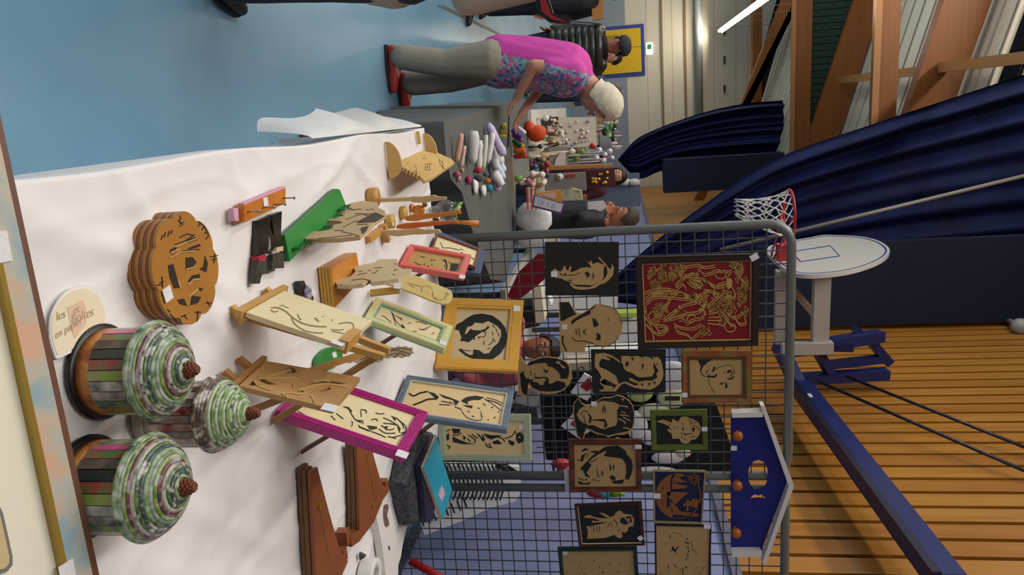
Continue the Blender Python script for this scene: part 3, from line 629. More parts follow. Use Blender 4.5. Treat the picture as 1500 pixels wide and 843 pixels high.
for L in ([(370,440),(420,420),(520,410),(620,440),(700,465),(770,430)], [(375,480),(430,440),(540,430),(640,455),(720,470)], [(380,510),(440,465),(560,470),(660,480),(730,500)], [(500,610),(560,560),(620,520),(700,500),(760,480)], [(490,615),(570,600),(650,570),(720,560),(765,500)], [(540,470),(500,540),(440,600),(400,640)], [(600,520),(560,580),(520,610)], [(380,530),(390,590),(420,560)], [(375,560),(400,600),(430,640),(470,610)], [(372,590),(410,640),(430,690),(480,705),(525,665),(490,650),(440,650)],
    [(435,640),(470,690),(515,670)], [(375,640),(400,660),(425,700),(430,745)], [(565,640),(600,660),(680,670),(740,640)], [(580,690),(650,710),(680,735),(720,700)], [(565,660),(590,690)], [(640,640),(690,610),(740,600),(770,560)], [(650,620),(660,590),(700,590),(690,630),(650,630)], [(600,255),(650,265),(720,255),(760,270),(830,260)], [(590,320),(620,300),(610,270),(600,255)], [(570,390),(600,360),(640,330),(690,310),(720,330)], [(580,410),(620,380),(640,410)], [(650,370),(680,400),(720,410),(750,390),(730,370),(690,360)], [(660,360),(700,380),(740,400)], [(700,345),(760,350),(820,400)], [(720,300),(700,340),(660,340)], [(740,345),(790,370),(840,400)], [(750,320),(800,310),(840,290),(880,300)], [(830,320),(850,345),(890,345),(900,310),(870,300),(840,310)], [(880,290),(920,300),(940,290)], [(900,345),(930,320)], [(770,320),(720,290),(760,275)], [(760,420),(800,425),(850,445),(830,480),(780,520)], [(820,410),(860,380),(900,370)], [(830,400),(870,395),(910,380)], [(740,520),(760,560),(750,600)], [(775,480),(760,520),(730,560)], [(790,600),(860,600)], [(780,620),(870,620)], [(780,640),(880,650)], [(790,580),(850,565)], [(890,640),(900,680),(930,695),(960,680),(965,660),(945,650),(930,665)], [(900,610),(930,640),(960,650)], [(960,600),(990,640),(1030,630),(1020,600)], [(880,400),(900,440),(940,470)], [(890,430),(930,480)], [(900,460),(930,500)], [(940,400),(960,440),(950,480)], [(1000,240),(1010,280),(990,310)], [(980,310),(1000,350),(1030,370)], [(940,600),(980,590),(1010,560)], [(910,570),(940,600)], [(890,580),(925,620)], [(420,450),(470,440),(520,445)], [(540,455),(590,440),(650,465)], [(700,440),(740,470),(770,465)], [(690,450),(720,500)], [(740,450),(730,520)]):
    G.stroke(b, T, smooth(L, 3), 6, .007, .0028)
    if len(L) > 2 and max(abs(L[0][0]-L[-1][0]), abs(L[0][1]-L[-1][1])) > 50: G.stroke(b, T, smooth([(x+5, y+13) for x, y in L], 3), 5, .007, .0026)
G.poly(b, T, [(905,350),(930,342),(945,360),(940,400),(915,420),(905,390)], .007, .0028)
part('fretwork', b, m_gold, t)
G.sticker((1105, 377), t, d=.025, w=.014, h=.018, rot=28)
# ---- house-shaped key shelf
T = (940, 560, .3357); t = thing('key_shelf', 'royal blue house-shaped key shelf with white edges and three wooden knobs', 'shelf', G.px(1100, 700))
m_roy = mat('royal_blue', '#0c1f7c', .45, '#0a1a6e', scale=3); m_wht = mat('white_gloss', '#d9d6cf', .4); m_knob = mat('knob_wood', '#9c5418', .35, '#b0651f', scale=20)
fish = [(508,337)]+[(507+44*math.sin(rad(a))*(1), 403-66*math.cos(rad(a))) for a in range(25, 165, 14)]+[(507-44*math.sin(rad(a)), 403-66*math.cos(rad(a))) for a in range(165, 20, -14)]
tail = [(470,508),(488,488),(507,492),(526,488),(541,508),(507,503)]
b = MB(); G.poly(b, T, [(388,120),(527,116),(632,432),(518,740),(388,735)], 0, .008, [fish, tail]); part('back_board', b, m_roy, t)
SD = .05
for L in ([(510,84),(527,84),(655,432),(632,432)], [(632,432),(655,432),(536,765),(518,765)]): b = MB(); G.poly(b, T, L, 0, SD); part('roof_board', b, m_wht, t)
for L in ([(388,118),(520,113),(520,135),(388,138)], [(388,718),(515,716),(515,738),(388,740)]): b = MB(); G.poly(b, T, L, 0, SD); part('side_board', b, m_wht, t)
for (x, y) in ((412,215), (410,430), (405,634)):
    p = G.px(T[0]+x*T[2], T[1]+y*T[2], .008); k = part('knob', MB().lathe([(.009, 0), (.007, .012), (.008, .03), (.02, .036), (.025, .05), (.023, .064), (.012, .072)], p, 14, axis=G.n), m_knob, t)
G.sticker((1075, 657), t, d=.009, w=.012, h=.014)
# ================================================================ pictures standing on the table
def stand(bl, br, z0, lean, L):
    B0 = atz(*bl, z0); B1 = atz(*br, z0); e = (B1-B0).normalized(); nh = e.cross(V((0, 0, 1)))
    u = nh*math.cos(rad(lean)) + V((0, 0, 1))*math.sin(rad(lean))
    P = Plane(B0, e, u); P.w = (B1-B0).length; P.L = L
    return P
class Loc(Plane):   # metric drawing on a leaning plane: coordinates in metres, x along the bottom edge, y up
    pass
def mpt(P, x, y, d=0): return P.O+P.e*x+P.u*y+P.n*d
def mpoly(P, b, L, d, th, holes=()): b.prism([mpt(P, x, y, d) for x, y in L], P.n*th, [[mpt(P, x, y, d) for x, y in h] for h in holes])
def mrails(P, w, L, bw, depth, m, par, m2=None, ridges=0, x0=0, y0=0):
    A = [(x0, y0), (x0+w, y0), (x0+w, y0+L), (x0, y0+L)]; B = [(x0+bw, y0+bw), (x0+w-bw, y0+bw), (x0+w-bw, y0+L-bw), (x0+bw, y0+L-bw)]
    for i in range(4):
        j = (i+1) % 4
        b = MB(); lp = lambda k, f: (ease(A[k][0], B[k][0], f), ease(A[k][1], B[k][1], f))
        mpoly(P, b, [A[i], A[j], B[j], B[i]], 0, depth*.9)
        for r in range(max(1, ridges)):
            f0, f1 = (.1, .75) if not ridges else (.1+r*.8/ridges, .1+(r+.6)*.8/ridges)
            mpoly(P, b, [lp(i, f0), lp(j, f0), lp(j, f1), lp(i, f1)], depth*.9, depth*.1)
        part('frame_rail', b, m, par)
    if m2:
        B2 = inset(B, bw*.28)
        for i in range(4):
            j = (i+1) % 4; b = MB(); mpoly(P, b, [B[i], B[j], B2[j], B2[i]], 0, depth*.8); part('inner_lip', b, m2, par)
def standing(name, label, cat, P): 
    m_ = mpt(P, P.w/2, 0); return thing(name, label, cat, (m_.x, m_.y, m_.z))
def strut(P, t, m, x=None, h=.5, foot=.26):    # easel leg behind the frame, reaching the table
    x = P.w/2 if x is None else x; a = mpt(P, x, P.L*h, -.004); back = V((-P.n.x, -P.n.y, 0)).normalized()
    c = a+back*P.L*foot; c.z = TZ+.004; part('back_strut', MB().bar(a, c, .03, .006, P.n), m, t)
m_mdf = mat('mdf_brown', '#7a4426', .6, '#6c3b20', scale=9)
m_line = mat('cut_line', '#2e2a24', .8)
# green and cream frame, lady drawing
P = stand((550, 441), (531, 472), .752, 116, .28); t = standing('framed_fretwork', 'cream frame with green edges and a fine long-necked figure drawing', 'picture', P)
m_pg = mat('cream_green_paint', '#d8c58a', .5, '#c3cd9c', scale=5); m_ge = mat('sage_green', '#7fa98a', .5)
b = MB(); mpoly(P, b, [(.01, .01), (P.w-.01, .01), (P.w-.01, P.L-.01), (.01, P.L-.01)], .002, .006); part('backing', b, m_ply2, t)
mrails(P, P.w, P.L, .024, .018, m_pg, t, m_ge)
b = MB(); mpoly(P, b, [(-.004, -.004), (P.w+.004, -.004), (P.w+.004, P.L+.004), (-.004, P.L+.004)], -.004, .004); part('edge_strip', b, m_ge, t)
T = (520, 435, .10675)
art(t, T, m_line, [[(540,250),(640,300),(650,330),(600,290)], [(640,370),(690,430),(640,420)]], [[(520,230),(560,330),(640,410),(680,430)], [(500,200),(545,340),(600,480)], [(420,290),(470,330),(500,350)], [(360,260),(430,290)], [(250,330),(330,380),(420,400)], [(350,390),(430,380),(490,410)], [(360,400),(440,430),(530,440)], [(830,345),(900,350),(990,385)], [(1090,400),(1140,405),(1170,445)], [(720,480),(800,480),(850,470)], [(780,520),(840,515)], [(900,460),(980,430),(1050,405)], [(730,360),(770,365)], [(690,450),(760,490)], [(880,440),(940,460),(1000,440)], [(1050,520),(1090,490)]], d=.0082, th=.001, w=7, name='dark_inlay', pl=P)
P.sticker((649, 503), t, d=.019, w=.011, h=.012); strut(P, t, m_mdf)
# magenta frame
P = stand((456, 558), (401, 614), .752, 111, .33); t = standing('framed_fretwork', 'bright magenta frame with a line portrait of a long-haired face', 'picture', P)
m_mag = mat('magenta_paint', '#b0217c', .35, '#a81d74', scale=5)
b = MB(); mpoly(P, b, [(.01, .01), (P.w-.01, .01), (P.w-.01, P.L-.01), (.01, P.L-.01)], .002, .012); part('backing', b, m_ply2, t)
mrails(P, P.w, P.L, .026, .024, m_mag, t, None, 3)
T = (395, 560, .16)
art(t, T, m_line, [[(665,225),(720,230),(755,265),(745,295),(720,250)], [(890,400),(980,410),(985,430),(920,440)], [(810,390),(830,410),(930,450),(910,455),(820,420)], [(1170,390),(1200,430),(1190,470),(1170,420)], [(1110,310),(1160,330),(1150,360)], [(1050,410),(1085,405),(1065,445)], [(240,255),(320,300),(400,350),(540,410),(400,365),(300,300)]],
    [[(745,290),(790,350),(860,380)], [(930,455),(1000,480),(1060,510)], [(1040,330),(1090,350),(1160,390)], [(1040,380),(1110,385),(1180,400)], [(1160,330),(1210,380),(1230,430)], [(1000,430),(1060,470),(1150,470)], [(1120,510),(1200,490),(1250,460)], [(1180,350),(1240,400),(1250,450)], [(830,260),(860,255),(890,270)], [(835,270),(840,320)], [(970,285),(1010,295),(1050,290)], [(930,350),(970,340),(990,360)], [(560,310),(600,350)], [(610,290),(675,340)], [(750,360),(760,380),(750,410)], [(790,350),(860,360)], [(880,260),(885,290)], [(1080,500),(1160,520)], [(1200,470),(1270,450)], [(1020,400),(1090,440),(1140,430)]], d=.0142, th=.001, w=8, name='dark_inlay', pl=P)
P.sticker((589, 666), t, d=.025, w=.014, h=.014); strut(P, t, m_mdf)
# salmon frame: bearded man in a tall hat
P = stand((600, 364), (584, 395), .752, 104, .25); t = standing('framed_fretwork', 'salmon pink frame with a long-bearded face in a tall hat', 'picture', P)
m_sal = mat('salmon_paint', '#dd7068', .5, '#d5665f', scale=6); m_kraft = mat('kraft_tan', '#b79a5c', .6, '#ab8d50', scale=14, stretch=(1, 1, 3))
b = MB(); mpoly(P, b, [(.01, .01), (P.w-.01, .01), (P.w-.01, P.L-.01), (.01, P.L-.01)], .002, .006); part('backing', b, m_kraft, t)
mrails(P, P.w, P.L, .024, .022, m_sal, t)
T = (575, 335, .1068)
art(t, T, m_line, [[(800,475),(910,485),(890,560),(860,590),(785,580)], [(680,440),(720,420),(745,450),(755,530),(745,600),(715,625),(735,560),(730,480),(710,450)], [(515,440),(545,420),(545,445)], [(425,490),(445,480),(440,510)], [(665,555),(685,560),(680,580)]], [[(300,460),(350,490),(390,500)], [(560,440),(590,435)], [(480,510),(500,525)], [(540,490),(545,510)], [(710,500),(720,530)], [(640,560),(660,580)], [(380,380),(440,400)], [(770,465),(800,470)]], d=.0082, th=.001, w=9, name='dark_inlay', pl=P)
P.sticker((677, 406), t, d=.023, w=.013, h=.011); strut(P, t, m_mdf)
# brown thin frame and the slate-blue board behind it
P = stand((638, 346), (628, 372), .752, 116, .215); t = standing('framed_fretwork', 'thin brown frame with a line face, behind the salmon pink frame', 'picture', P)
b = MB(); mpoly(P, b, [(.006, .006), (P.w-.006, .006), (P.w-.006, P.L-.006), (.006, P.L-.006)], .002, .005); part('backing', b, m_ply2, t)
mrails(P, P.w, P.L, .011, .016, mat('brown_frame', '#6e3c20', .5), t)
art(t, T, m_line, [[(935,320),(960,330),(985,370),(975,390),(955,370)], [(650,310),(680,320),(670,335)]], [[(655,190),(680,240),(690,265),(800,270),(920,300)], [(590,270),(640,270)], [(570,310),(620,320)], [(780,310),(770,330)], [(820,325),(840,340)], [(930,275),(940,295)], [(1000,350),(1050,370)], [(580,250),(600,280)], [(740,300),(760,320)], [(1060,380),(1120,430)], [(950,280),(965,300)]], d=.0072, th=.001, w=9, name='dark_inlay', pl=P)
t = standing('picture_board', 'slate blue board leaning behind the thin brown frame', 'picture', P)
b = MB(); P.poly(b, (0, 0, 1), [(630, 346), (641, 341), (711, 371), (703, 404), (655, 399), (625, 372)], -.022, .012); part('board', b, mat('slate_blue', '#42506e', .55, '#3a4764', scale=6), t)
P.sticker((633, 347.5), t, d=-.009, w=.012, h=.012)
# pine frame with a curly head in a black disc, leaning on the grid
P = stand((655, 440), (637, 543), .752, 96, .37); t = standing('framed_fretwork', 'big yellow pine frame with a curly-haired profile in a black disc', 'picture', P)
m_pin = mat('yellow_pine', '#c8912e', .4, '#d7a544', scale=5, stretch=(1, 1, .3)); 
b = MB(); mpoly(P, b, [(.02, .02), (P.w-.02, .02), (P.w-.02, P.L-.02), (.02, P.L-.02)], .002, .006); part('backing', b, mat('ply_beige', '#c9b38a', .6, '#c2ab80', scale=9), t)
mrails(P, P.w, P.L, .058, .022, m_pin, t)
T = (630, 435, .1423)
disc = [(795,410),(775,510),(720,590),(650,640),(560,662),(460,650),(370,610),(320,570),(290,545),(320,535),(340,560),(400,600),(440,600),(445,545),(500,550),(560,590),(610,580),(650,520),(700,480),(735,400),(730,340),(690,300),(640,270),(600,250),(540,275),(465,265),(430,300),(385,310),(355,385),(375,385),(420,330),(440,345),(520,350),(570,330),(600,300),(610,320),(560,360),(540,360),(480,400),(400,470),(340,455),(310,460),(325,420),(300,350),(255,335),(275,285),(330,260),(380,220),(450,185),(540,175),(640,195),(720,250),(775,320)]
art(t, T, m_blk, [disc, [(550,460),(560,455),(560,500),(552,495)], [(440,430),(465,425),(460,450)], [(490,415),(510,410),(505,440)]], [[(510,415),(560,410),(575,370),(550,365)], [(600,500),(640,470),(650,420)], [(640,360),(650,400)], [(680,330),(690,360)], [(670,470),(660,440)], [(590,540),(620,530)], [(640,290),(670,320)], [(700,370),(710,410)], [(330,550),(420,560)]], d=.0082, th=.0015, w=6, name='dark_inlay', pl=P)
P.sticker((757, 452.5), t, d=.023, w=.017, h=.016)
# blue-grey frame with a winged figure
P = stand((596, 555), (573, 612), .752, 101, .42); t = standing('framed_fretwork', 'blue-grey frame with a black line figure with large wings', 'picture', P)
m_bg = mat('bluegrey_paint', '#58677a', .45, '#6d7b8a', scale=40, stretch=(1, 1, .1))
b = MB(); mpoly(P, b, [(.008, .008), (P.w-.008, .008), (P.w-.008, P.L-.008), (.008, P.L-.008)], .002, .006); part('backing', b, mat('ply_peach', '#d8bd8c', .6, '#d0b482', scale=9), t)
mrails(P, P.w, P.L, .022, .02, m_bg, t, mat('pale_lip', '#b9b59a', .5), 2)
T = (570, 545, .166)
art(t, T, m_blk, [[(340,175),(400,190),(440,225),(420,250),(380,210)], [(440,195),(540,230),(620,262),(590,300),(560,250),(480,230)], [(635,255),(680,225),(760,212),(840,225),(800,250),(740,250),(690,265),(700,290),(650,270)], [(650,295),(740,300),(730,325),(680,310)], [(805,340),(825,400),(815,415)], [(530,260),(590,300),(550,280)]],
    [(14, [(175,190),(215,215),(270,190),(340,175)]), (14, [(210,295),(280,270),(340,245),(415,240)]), (6, [(640,345),(680,400),(760,430),(820,425)]), (6, [(840,240),(920,290),(990,345)]), (6, [(860,230),(940,250),(1000,280)]), [(580,310),(640,335)], [(460,260),(560,280)], [(440,290),(540,295)], [(690,350),(710,355)], [(730,390),(750,400)], [(780,320),(800,325)], [(830,280),(850,300)], [(900,320),(920,310)], [(920,410),(940,400)], [(960,360),(970,350)], [(870,420),(880,430)], [(860,250),(940,270),(990,300)]], d=.0082, th=.001, w=8, name='dark_inlay', pl=P); strut(P, t, m_mdf, foot=.4)
# pale green frame with two figures
P = stand((645, 607), (646, 676), .752, 86, .42); P.w *= .97; t = standing('framed_fretwork', 'pale green ribbed frame with two seated dark-and-cream figures', 'picture', P)
b = MB(); mpoly(P, b, [(.008, .008), (P.w-.008, .008), (P.w-.008, P.L-.008), (.008, P.L-.008)], .002, .006); part('backing', b, MATS['ply_peach'], t)
mrails(P, P.w, P.L, .03, .02, mat('palegreen_paint', '#a8b596', .5, '#b4bfa2', scale=6), t, None, 4)
art(t, T, m_blk, [[(550,500),(630,505),(620,540),(570,550)], [(560,570),(620,600),(700,630),(760,640),(650,640),(560,620)], [(770,545),(830,560),(850,600),(830,620),(800,580)], [(830,545),(900,560),(1000,560),(900,600),(860,580)], [(1120,545),(1160,532),(1190,570),(1180,620),(1140,635),(1120,600)], [(905,620),(960,600),(1000,640),(930,640)], [(1050,600),(1110,620),(1100,655),(1060,640)], [(500,560),(530,540),(530,600),(510,610)], [(650,560),(680,580),(660,610)]],
    [[(490,530),(540,510)], [(500,650),(540,660),(520,680)], [(850,630),(870,660),(910,670)], [(880,630),(900,660)], [(700,560),(760,600),(750,630)], [(690,590),(720,620)], [(1020,590),(1080,570),(1110,530)], [(1110,520),(1120,540)], [(560,560),(600,560),(640,540)], [(950,575),(1000,590),(1020,620)], [(730,550),(780,590)]], d=.0082, th=.001, w=10, name='dark_inlay', pl=P)
art(t, T, m_ply2, [], [(7, [(1140,580),(1160,578)]), (7, [(800,550),(820,580)])], d=.0092, th=.001, name='pale_inlay', pl=P)
P.sticker((766, 626), t, d=.0085, w=.012, h=.016)
# ---------------------------------------------------------------- two easels
m_eas = mat('easel_wood', '#c59a56', .5, '#b98c48', scale=8, stretch=(1, 1, .2)); m_eas2 = mat('easel_dark', '#a9793c', .5, '#9c6c32', scale=8)
P = stand((415, 433), (359, 465), .79, 111, .225); t = standing('easel_picture', 'pale board with a curling line drawing on a small wooden easel', 'easel', P)
b = MB(); mpoly(P, b, [(0, 0), (P.w, 0), (P.w, P.L), (0, P.L)], 0, .012); part('board', b, m_ply2, t)
T = (310, 420, .1667)
art(t, T, mat('carved_line', '#8f7c58', .7), [[(1050,295),(1060,285),(1062,305)], [(900,275),(930,285),(950,315),(920,300)]], [(10, [(520,210),(550,225),(585,215)]), (12, [(525,190),(580,188),(650,220),(720,280),(800,325),(900,350),(1010,355)]), (10, [(700,280),(740,340),(820,390),(900,408),(980,410)]), (10, [(755,245),(775,285),(790,290)]), (10, [(1120,330),(1190,318),(1240,330),(1250,360)]), (6, [(595,175),(625,165),(640,180)]), (6, [(640,180),(680,190)]), (8, [(1050,380),(1110,385),(1160,380)]), (8, [(1060,395),(1110,405),(1160,415)]), (6, [(970,270),(985,262)])], d=.0122, th=.0008, name='carved_lines', pl=P)
P.sticker((495, 503), t, d=.0124, w=.011, h=.013)
lower = mpt(P, 0, 0, .012)
b = MB().bar(mpt(P, -.03, -.011, .006), mpt(P, P.w+.012, -.011, .006), .016, .018, P.n); part('ledge', b, m_eas, t)
for x in (.022, P.w-.006):
    a = mpt(P, x, .0, -.012); f = a+V((-.075, 0, 0)); f = a-P.u*.06+P.n*.012; f.z = TZ+.008; part('foot', MB().bar(a, f, .016, .016, P.e), m_eas, t)
for x in (.05, P.w-.03):
    a = mpt(P, x, -.02, -.012); c = mpt(P, P.w*.5+(x-P.w*.5)*.4, P.L+.075, -.014); part('upright', MB().bar(a, c, .016, .014, P.n), m_eas, t)
c = mpt(P, P.w*.5, P.L+.06, -.02); f = c+V((.17, .02, 0)); f.z = TZ+.008; part('back_leg', MB().bar(c, f, .016, .014), m_eas2, t)
b = MB().bar(mpt(P, P.w*.5, P.L-.006, .004), mpt(P, P.w*.95, P.L-.004, .004), .02, .03, P.n); part('top_clip', b, m_eas, t)
# brown butterfly panel
P = stand((389, 536), (350, 573), .80, 105, .205); t = standing('easel_picture', 'brown fretwork butterfly panel on a wooden easel by the magenta frame', 'easel', P)
T = (310, 505, .20667)
m_brn = mat('brown_ply', '#a8804c', .5, '#b38a56', scale=7, stretch=(1, 1, .2)); m_cut = mat('deep_cut', '#2e2c30', .8)
WX = [[(440,235),(560,190),(590,205),(600,235)], [(250,325),(290,290),(320,310),(350,328)], [(318,260),(350,270),(410,300),(465,320),(400,320),(350,300)], [(650,330),(730,300),(830,290),(950,310),(880,320),(760,322)], [(745,375),(770,355),(835,335),(840,352),(800,368)], [(590,260),(620,250),(600,275)], [(600,372),(640,350),(650,372)]]
q = [P.px(*p) for p in ((389, 536), (350, 573), (487, 607), (527, 560))]
quad = [((p[0]-310)/.20667, (p[1]-505)/.20667) for p in ((389, 536), (350, 573), (487, 607), (527, 560))]
b = MB(); P.poly(b, T, quad, .004, .012, WX); part('fretwork_panel', b, m_brn, t)
b = MB(); P.poly(b, T, inset(quad, 25), 0, .003); part('backing', b, m_cut, t)
art(t, T, mat('ply_edge', '#c39c62', .5), [], [(9, [(330,243),(460,245),(610,240)]), (9, [(390,235),(480,205),(560,182)]), (9, [(300,262),(340,300),(420,325)]), (10, [(620,330),(720,295),(830,285),(960,305)]), (9, [(720,270),(780,258),(840,268)]), (8, [(460,360),(490,350),(530,370),(540,385)]), (8, [(500,350),(560,345)]), (8, [(560,345),(620,355),(680,350)]), (8, [(700,360),(720,390),(730,420)]), (8, [(580,280),(585,310)])], d=.016, th=.002, name='raised_lines', pl=P)
P.sticker((483, 598), t, d=.0165, w=.013, h=.015)
b = MB().bar(mpt(P, -.012, -.009, .008), mpt(P, P.w+.02, -.009, .008), .012, .018, P.n); part('ledge', b, m_eas2, t)
for x in (.03, P.w-.03):
    a = mpt(P, x, 0, -.012); f = a-P.u*.055+P.n*.03; f.z = TZ+.008; part('foot', MB().bar(a, f, .014, .014, P.e), m_eas2, t)
part('upright', MB().bar(P.px(430, 552, -.012), P.px(549, 513, -.03), .013, .013), m_eas2, t)
f = mpt(P, P.w*.5, P.L*.5, -.01)+V((.05, .0, 0)); f.z = TZ+.008; part('back_leg', MB().bar(mpt(P, P.w*.5, P.L*.5, -.01), f, .014, .014), m_eas2, t)
# curved-top engraved plaque on a little foot
P = stand((560, 408), (556, 440), .80, 112, .26); t = standing('plaque', 'narrow pale yellow plaque with rounded top and engraved curl', 'plaque', P)
T = (465, 360, .14)
out = [(700,410),(820,440),(1000,510),(1180,585),(1310,625),(1360,625),(1400,590),(1412,540),(1395,490),(1340,460),(1200,405),(1080,350),(1020,330),(900,360)]
m_yel = mat('pale_yellow_ply', '#dfc982', .55, '#d8c077', scale=8)
b = MB(); P.poly(b, T, out, 0, .012); part('board', b, m_yel, t)
art(t, T, mat('engraved', '#9a8650', .7), [], [[(940,390),(1020,410),(1080,430)], [(960,410),(1020,440)], [(1100,420),(1090,460),(1095,490)], [(1080,440),(1150,420),(1200,450)], [(1205,480),(1210,530),(1250,560)], [(1205,480),(1220,550),(1280,570),(1330,550),(1345,500)], [(1345,490),(1365,510),(1335,560)], [(1150,490),(1160,500)], [(1370,505),(1378,510)]], d=.0122, th=.0008, w=5, name='engraving', pl=P)
P.sticker((582, 418.5), t, d=.0124, w=.012, h=.012)
a = hit(585, 424, P.O, P.n); f = V((a.x, a.y, TZ)); part('foot', MB().bar(a-P.n*.006, f+V((.01, 0, .004)), .022, .012, P.n), mat('foot_wood', '#b8913f', .5), t)
# ================================================================ things standing and lying on the table
def z_for(x_px, X, Y):
    a, b = .3, 3.
    for _ in range(40):
        m_ = (a+b)/2
        if proj(V((X, Y, m_)))[0] < x_px: a = m_
        else: b = m_
    return a
HZ = lambda z: Plane((0, 0, z), (1, 0, 0), (0, 1, 0))
def upright(pa, pb, z):   # vertical plane through two photo points on the level z
    A, B = atz(*pa, z), atz(*pb, z); return Plane(A, B-A, (0, 0, 1))
# ---- three jars of rolled magazine paper
STRIP = ['#4c8a34', '#8fb448', '#a83a3c', '#e2dcd0', '#3d5346', '#a88a70', '#d65a9a', '#d3c85a', '#4a4e52', '#557f4a', '#a33b2c', '#cfc3ae', '#6b5a4c', '#35526e', '#8fae4a', '#24282a']
STRIP2 = ['#b5392a', '#d06a2c', '#2c3554', '#8a2330', '#e0d6c8', '#2d6fa0', '#c94a2a', '#4a4f66', '#a8a39a', '#5c2a34']
def strip_mat(i, pal, tag_):
    c, c2 = pal[i % len(pal)], pal[(i*7+3) % len(pal)]
    return mat('magazine_paper_%s_%d' % (tag_, i % len(pal)), c, .3, c2, scale=30, stretch=(1, 1, 1.2), contrast=1.2)
COILS = [('#b8bcae', '#3a4740', '#7f9a6a'), ('#6f8450', '#c9c8bc', '#3f5438'), ('#39424c', '#a8a6a4', '#6b343c'), ('#b4b8a8', '#566a34', '#8a948a'), ('#566672', '#c8c6b8', '#323f34'), ('#8f8878', '#2c3630', '#b4b2a4'), ('#4a6430', '#aab098', '#748f40')]
def coil_mat(i, green):
    a, b_, c_ = COILS[(i*3) % len(COILS)]
    if green and i > 3: a, b_, c_ = ('#3f6628', '#b4bca0', '#6a8a44') if i % 2 else ('#6a8a46', '#2f4426', '#bcc2a8')
    if green and i <= 3: a, b_, c_ = ('#3a2f2a', '#d8d0c4', '#6b5a4a')
    return mat('paper_coil_%d_%s' % (i % 7 if not green else i, 'g' if green else 'n'), a, .35, b_, scale=55, c3=c_, contrast=1.4)
m_cone = mat('pine_cone', '#7a3d1e', .7, '#5c2c14', scale=60); m_blackbase = mat('black_base', '#17120f', .4)
m_band = mat('rust_band', '#a5622c', .4, '#8c4a26', scale=30, c3='#b87a3c', contrast=1.4)
def jar(X, Y, r, top, label, pal, green, clear):
    t = thing('paper_jar', label, 'jar', (X, Y, TZ), 'rolled paper jars'); c = (X, Y, TZ); H = top-TZ
    hb = .57*H
    if clear: part('base', MB().lathe([(r*.9, 0), (r*.98, .004), (r*.98, .02), (r*.92, .024)], c, 36), mat('clear_base', '#b9b4ac', .12, alpha=.75), t)
    else: part('base', MB().lathe([(r*1.02, 0), (r*1.06, .003), (r*1.06, .009), (r*1.0, .012)], c, 40), m_blackbase, t)
    part('lower_band', MB().lathe([(r*.94, .012), (r*.95, .012), (r*.95, .034), (r*.9, .034)], c, 40), mat('grey_band', '#8c8a86', .3) if clear else m_band, t)
    n = 26
    for i in range(n):
        a0, a1 = 2*math.pi*i/n+.012, 2*math.pi*(i+1)/n-.012; rr = r*(.945+.012*R.random()); L = []
        for a in (a0, a1):
            L += [V((X+rr*math.cos(a), Y+rr*math.sin(a), 0)), V((X+(rr-.006)*math.cos(a), Y+(rr-.006)*math.sin(a), 0))]
        z0, z1 = TZ+.033, TZ+hb+.006
        p = [L[1], L[0], L[2], L[3]]
        part('paper_strip', MB().hexa([V((q.x, q.y, z0)) for q in p]+[V((q.x, q.y, z1)) for q in p]), strip_mat(i*5+int(X*100), pal, 'b' if clear else 'a'), t)
    part('inner_wall', MB().lathe([(r*.91, .02), (r*.91, hb+.01)], c, 30), m_blackbase, t)
    K = 16; z = TZ+hb
    for i in range(K):
        f = i/(K-1); th_ = f*math.pi*.46; rr = r*1.03*(.62*math.cos(th_)+.38*(1-f*.9)); zz = z+.006+(H-.022-hb)*(.5*math.sin(th_)+.5*f)*.95
        ring = [V((X+rr*math.cos(a), Y+rr*math.sin(a), zz)) for a in [2*math.pi*j/36 for j in range(36)]]
        part('paper_coil', MB().tube(ring, max(.0045, .0056-.001*f), 8, closed=True), coil_mat(i, green), t)
    part('lid_core', MB().lathe([(r*1.0, hb+.002), (r*.97, hb+.012), (r*.72, hb+(H-hb)*.42), (r*.3, hb+(H-hb)*.72), (.002, hb+(H-hb)*.8)], c, 30), mat('lid_core', '#3a423a', .6), t)
    b = MB(); zt = TZ+hb+(H-hb)*.80; hk = top-zt+.004
    for k in range(6):
        for j in range(7):
            a = 2*math.pi*j/7+k*.5; rk = r*.15*(1-(k/6.5)**1.6); b.ball((X+rk*math.cos(a), Y+rk*math.sin(a), zt+hk*k/6), (.0045, .0045, .003), 6)
    b.lathe([(r*.13, 0), (r*.14, hk*.3), (r*.08, hk*.8), (.001, hk)], (X, Y, zt), 10); part('pine_cone_knob', b, m_cone, t)
jar(.362, 1.027, .074, z_for(288, .362, 1.027), 'rolled paper jar on a black base beside the round paper sign', STRIP, False, False)
jar(.525, .948, .077, z_for(284, .525, .948), 'rolled paper jar with green strips behind the big mottled frame', STRIP, False, False)
jar(.482, 1.13, .062, z_for(383, .482, 1.13)*.0+.75+.205, 'rolled paper jar with red strips and green lid on a clear base', STRIP2, True, True)
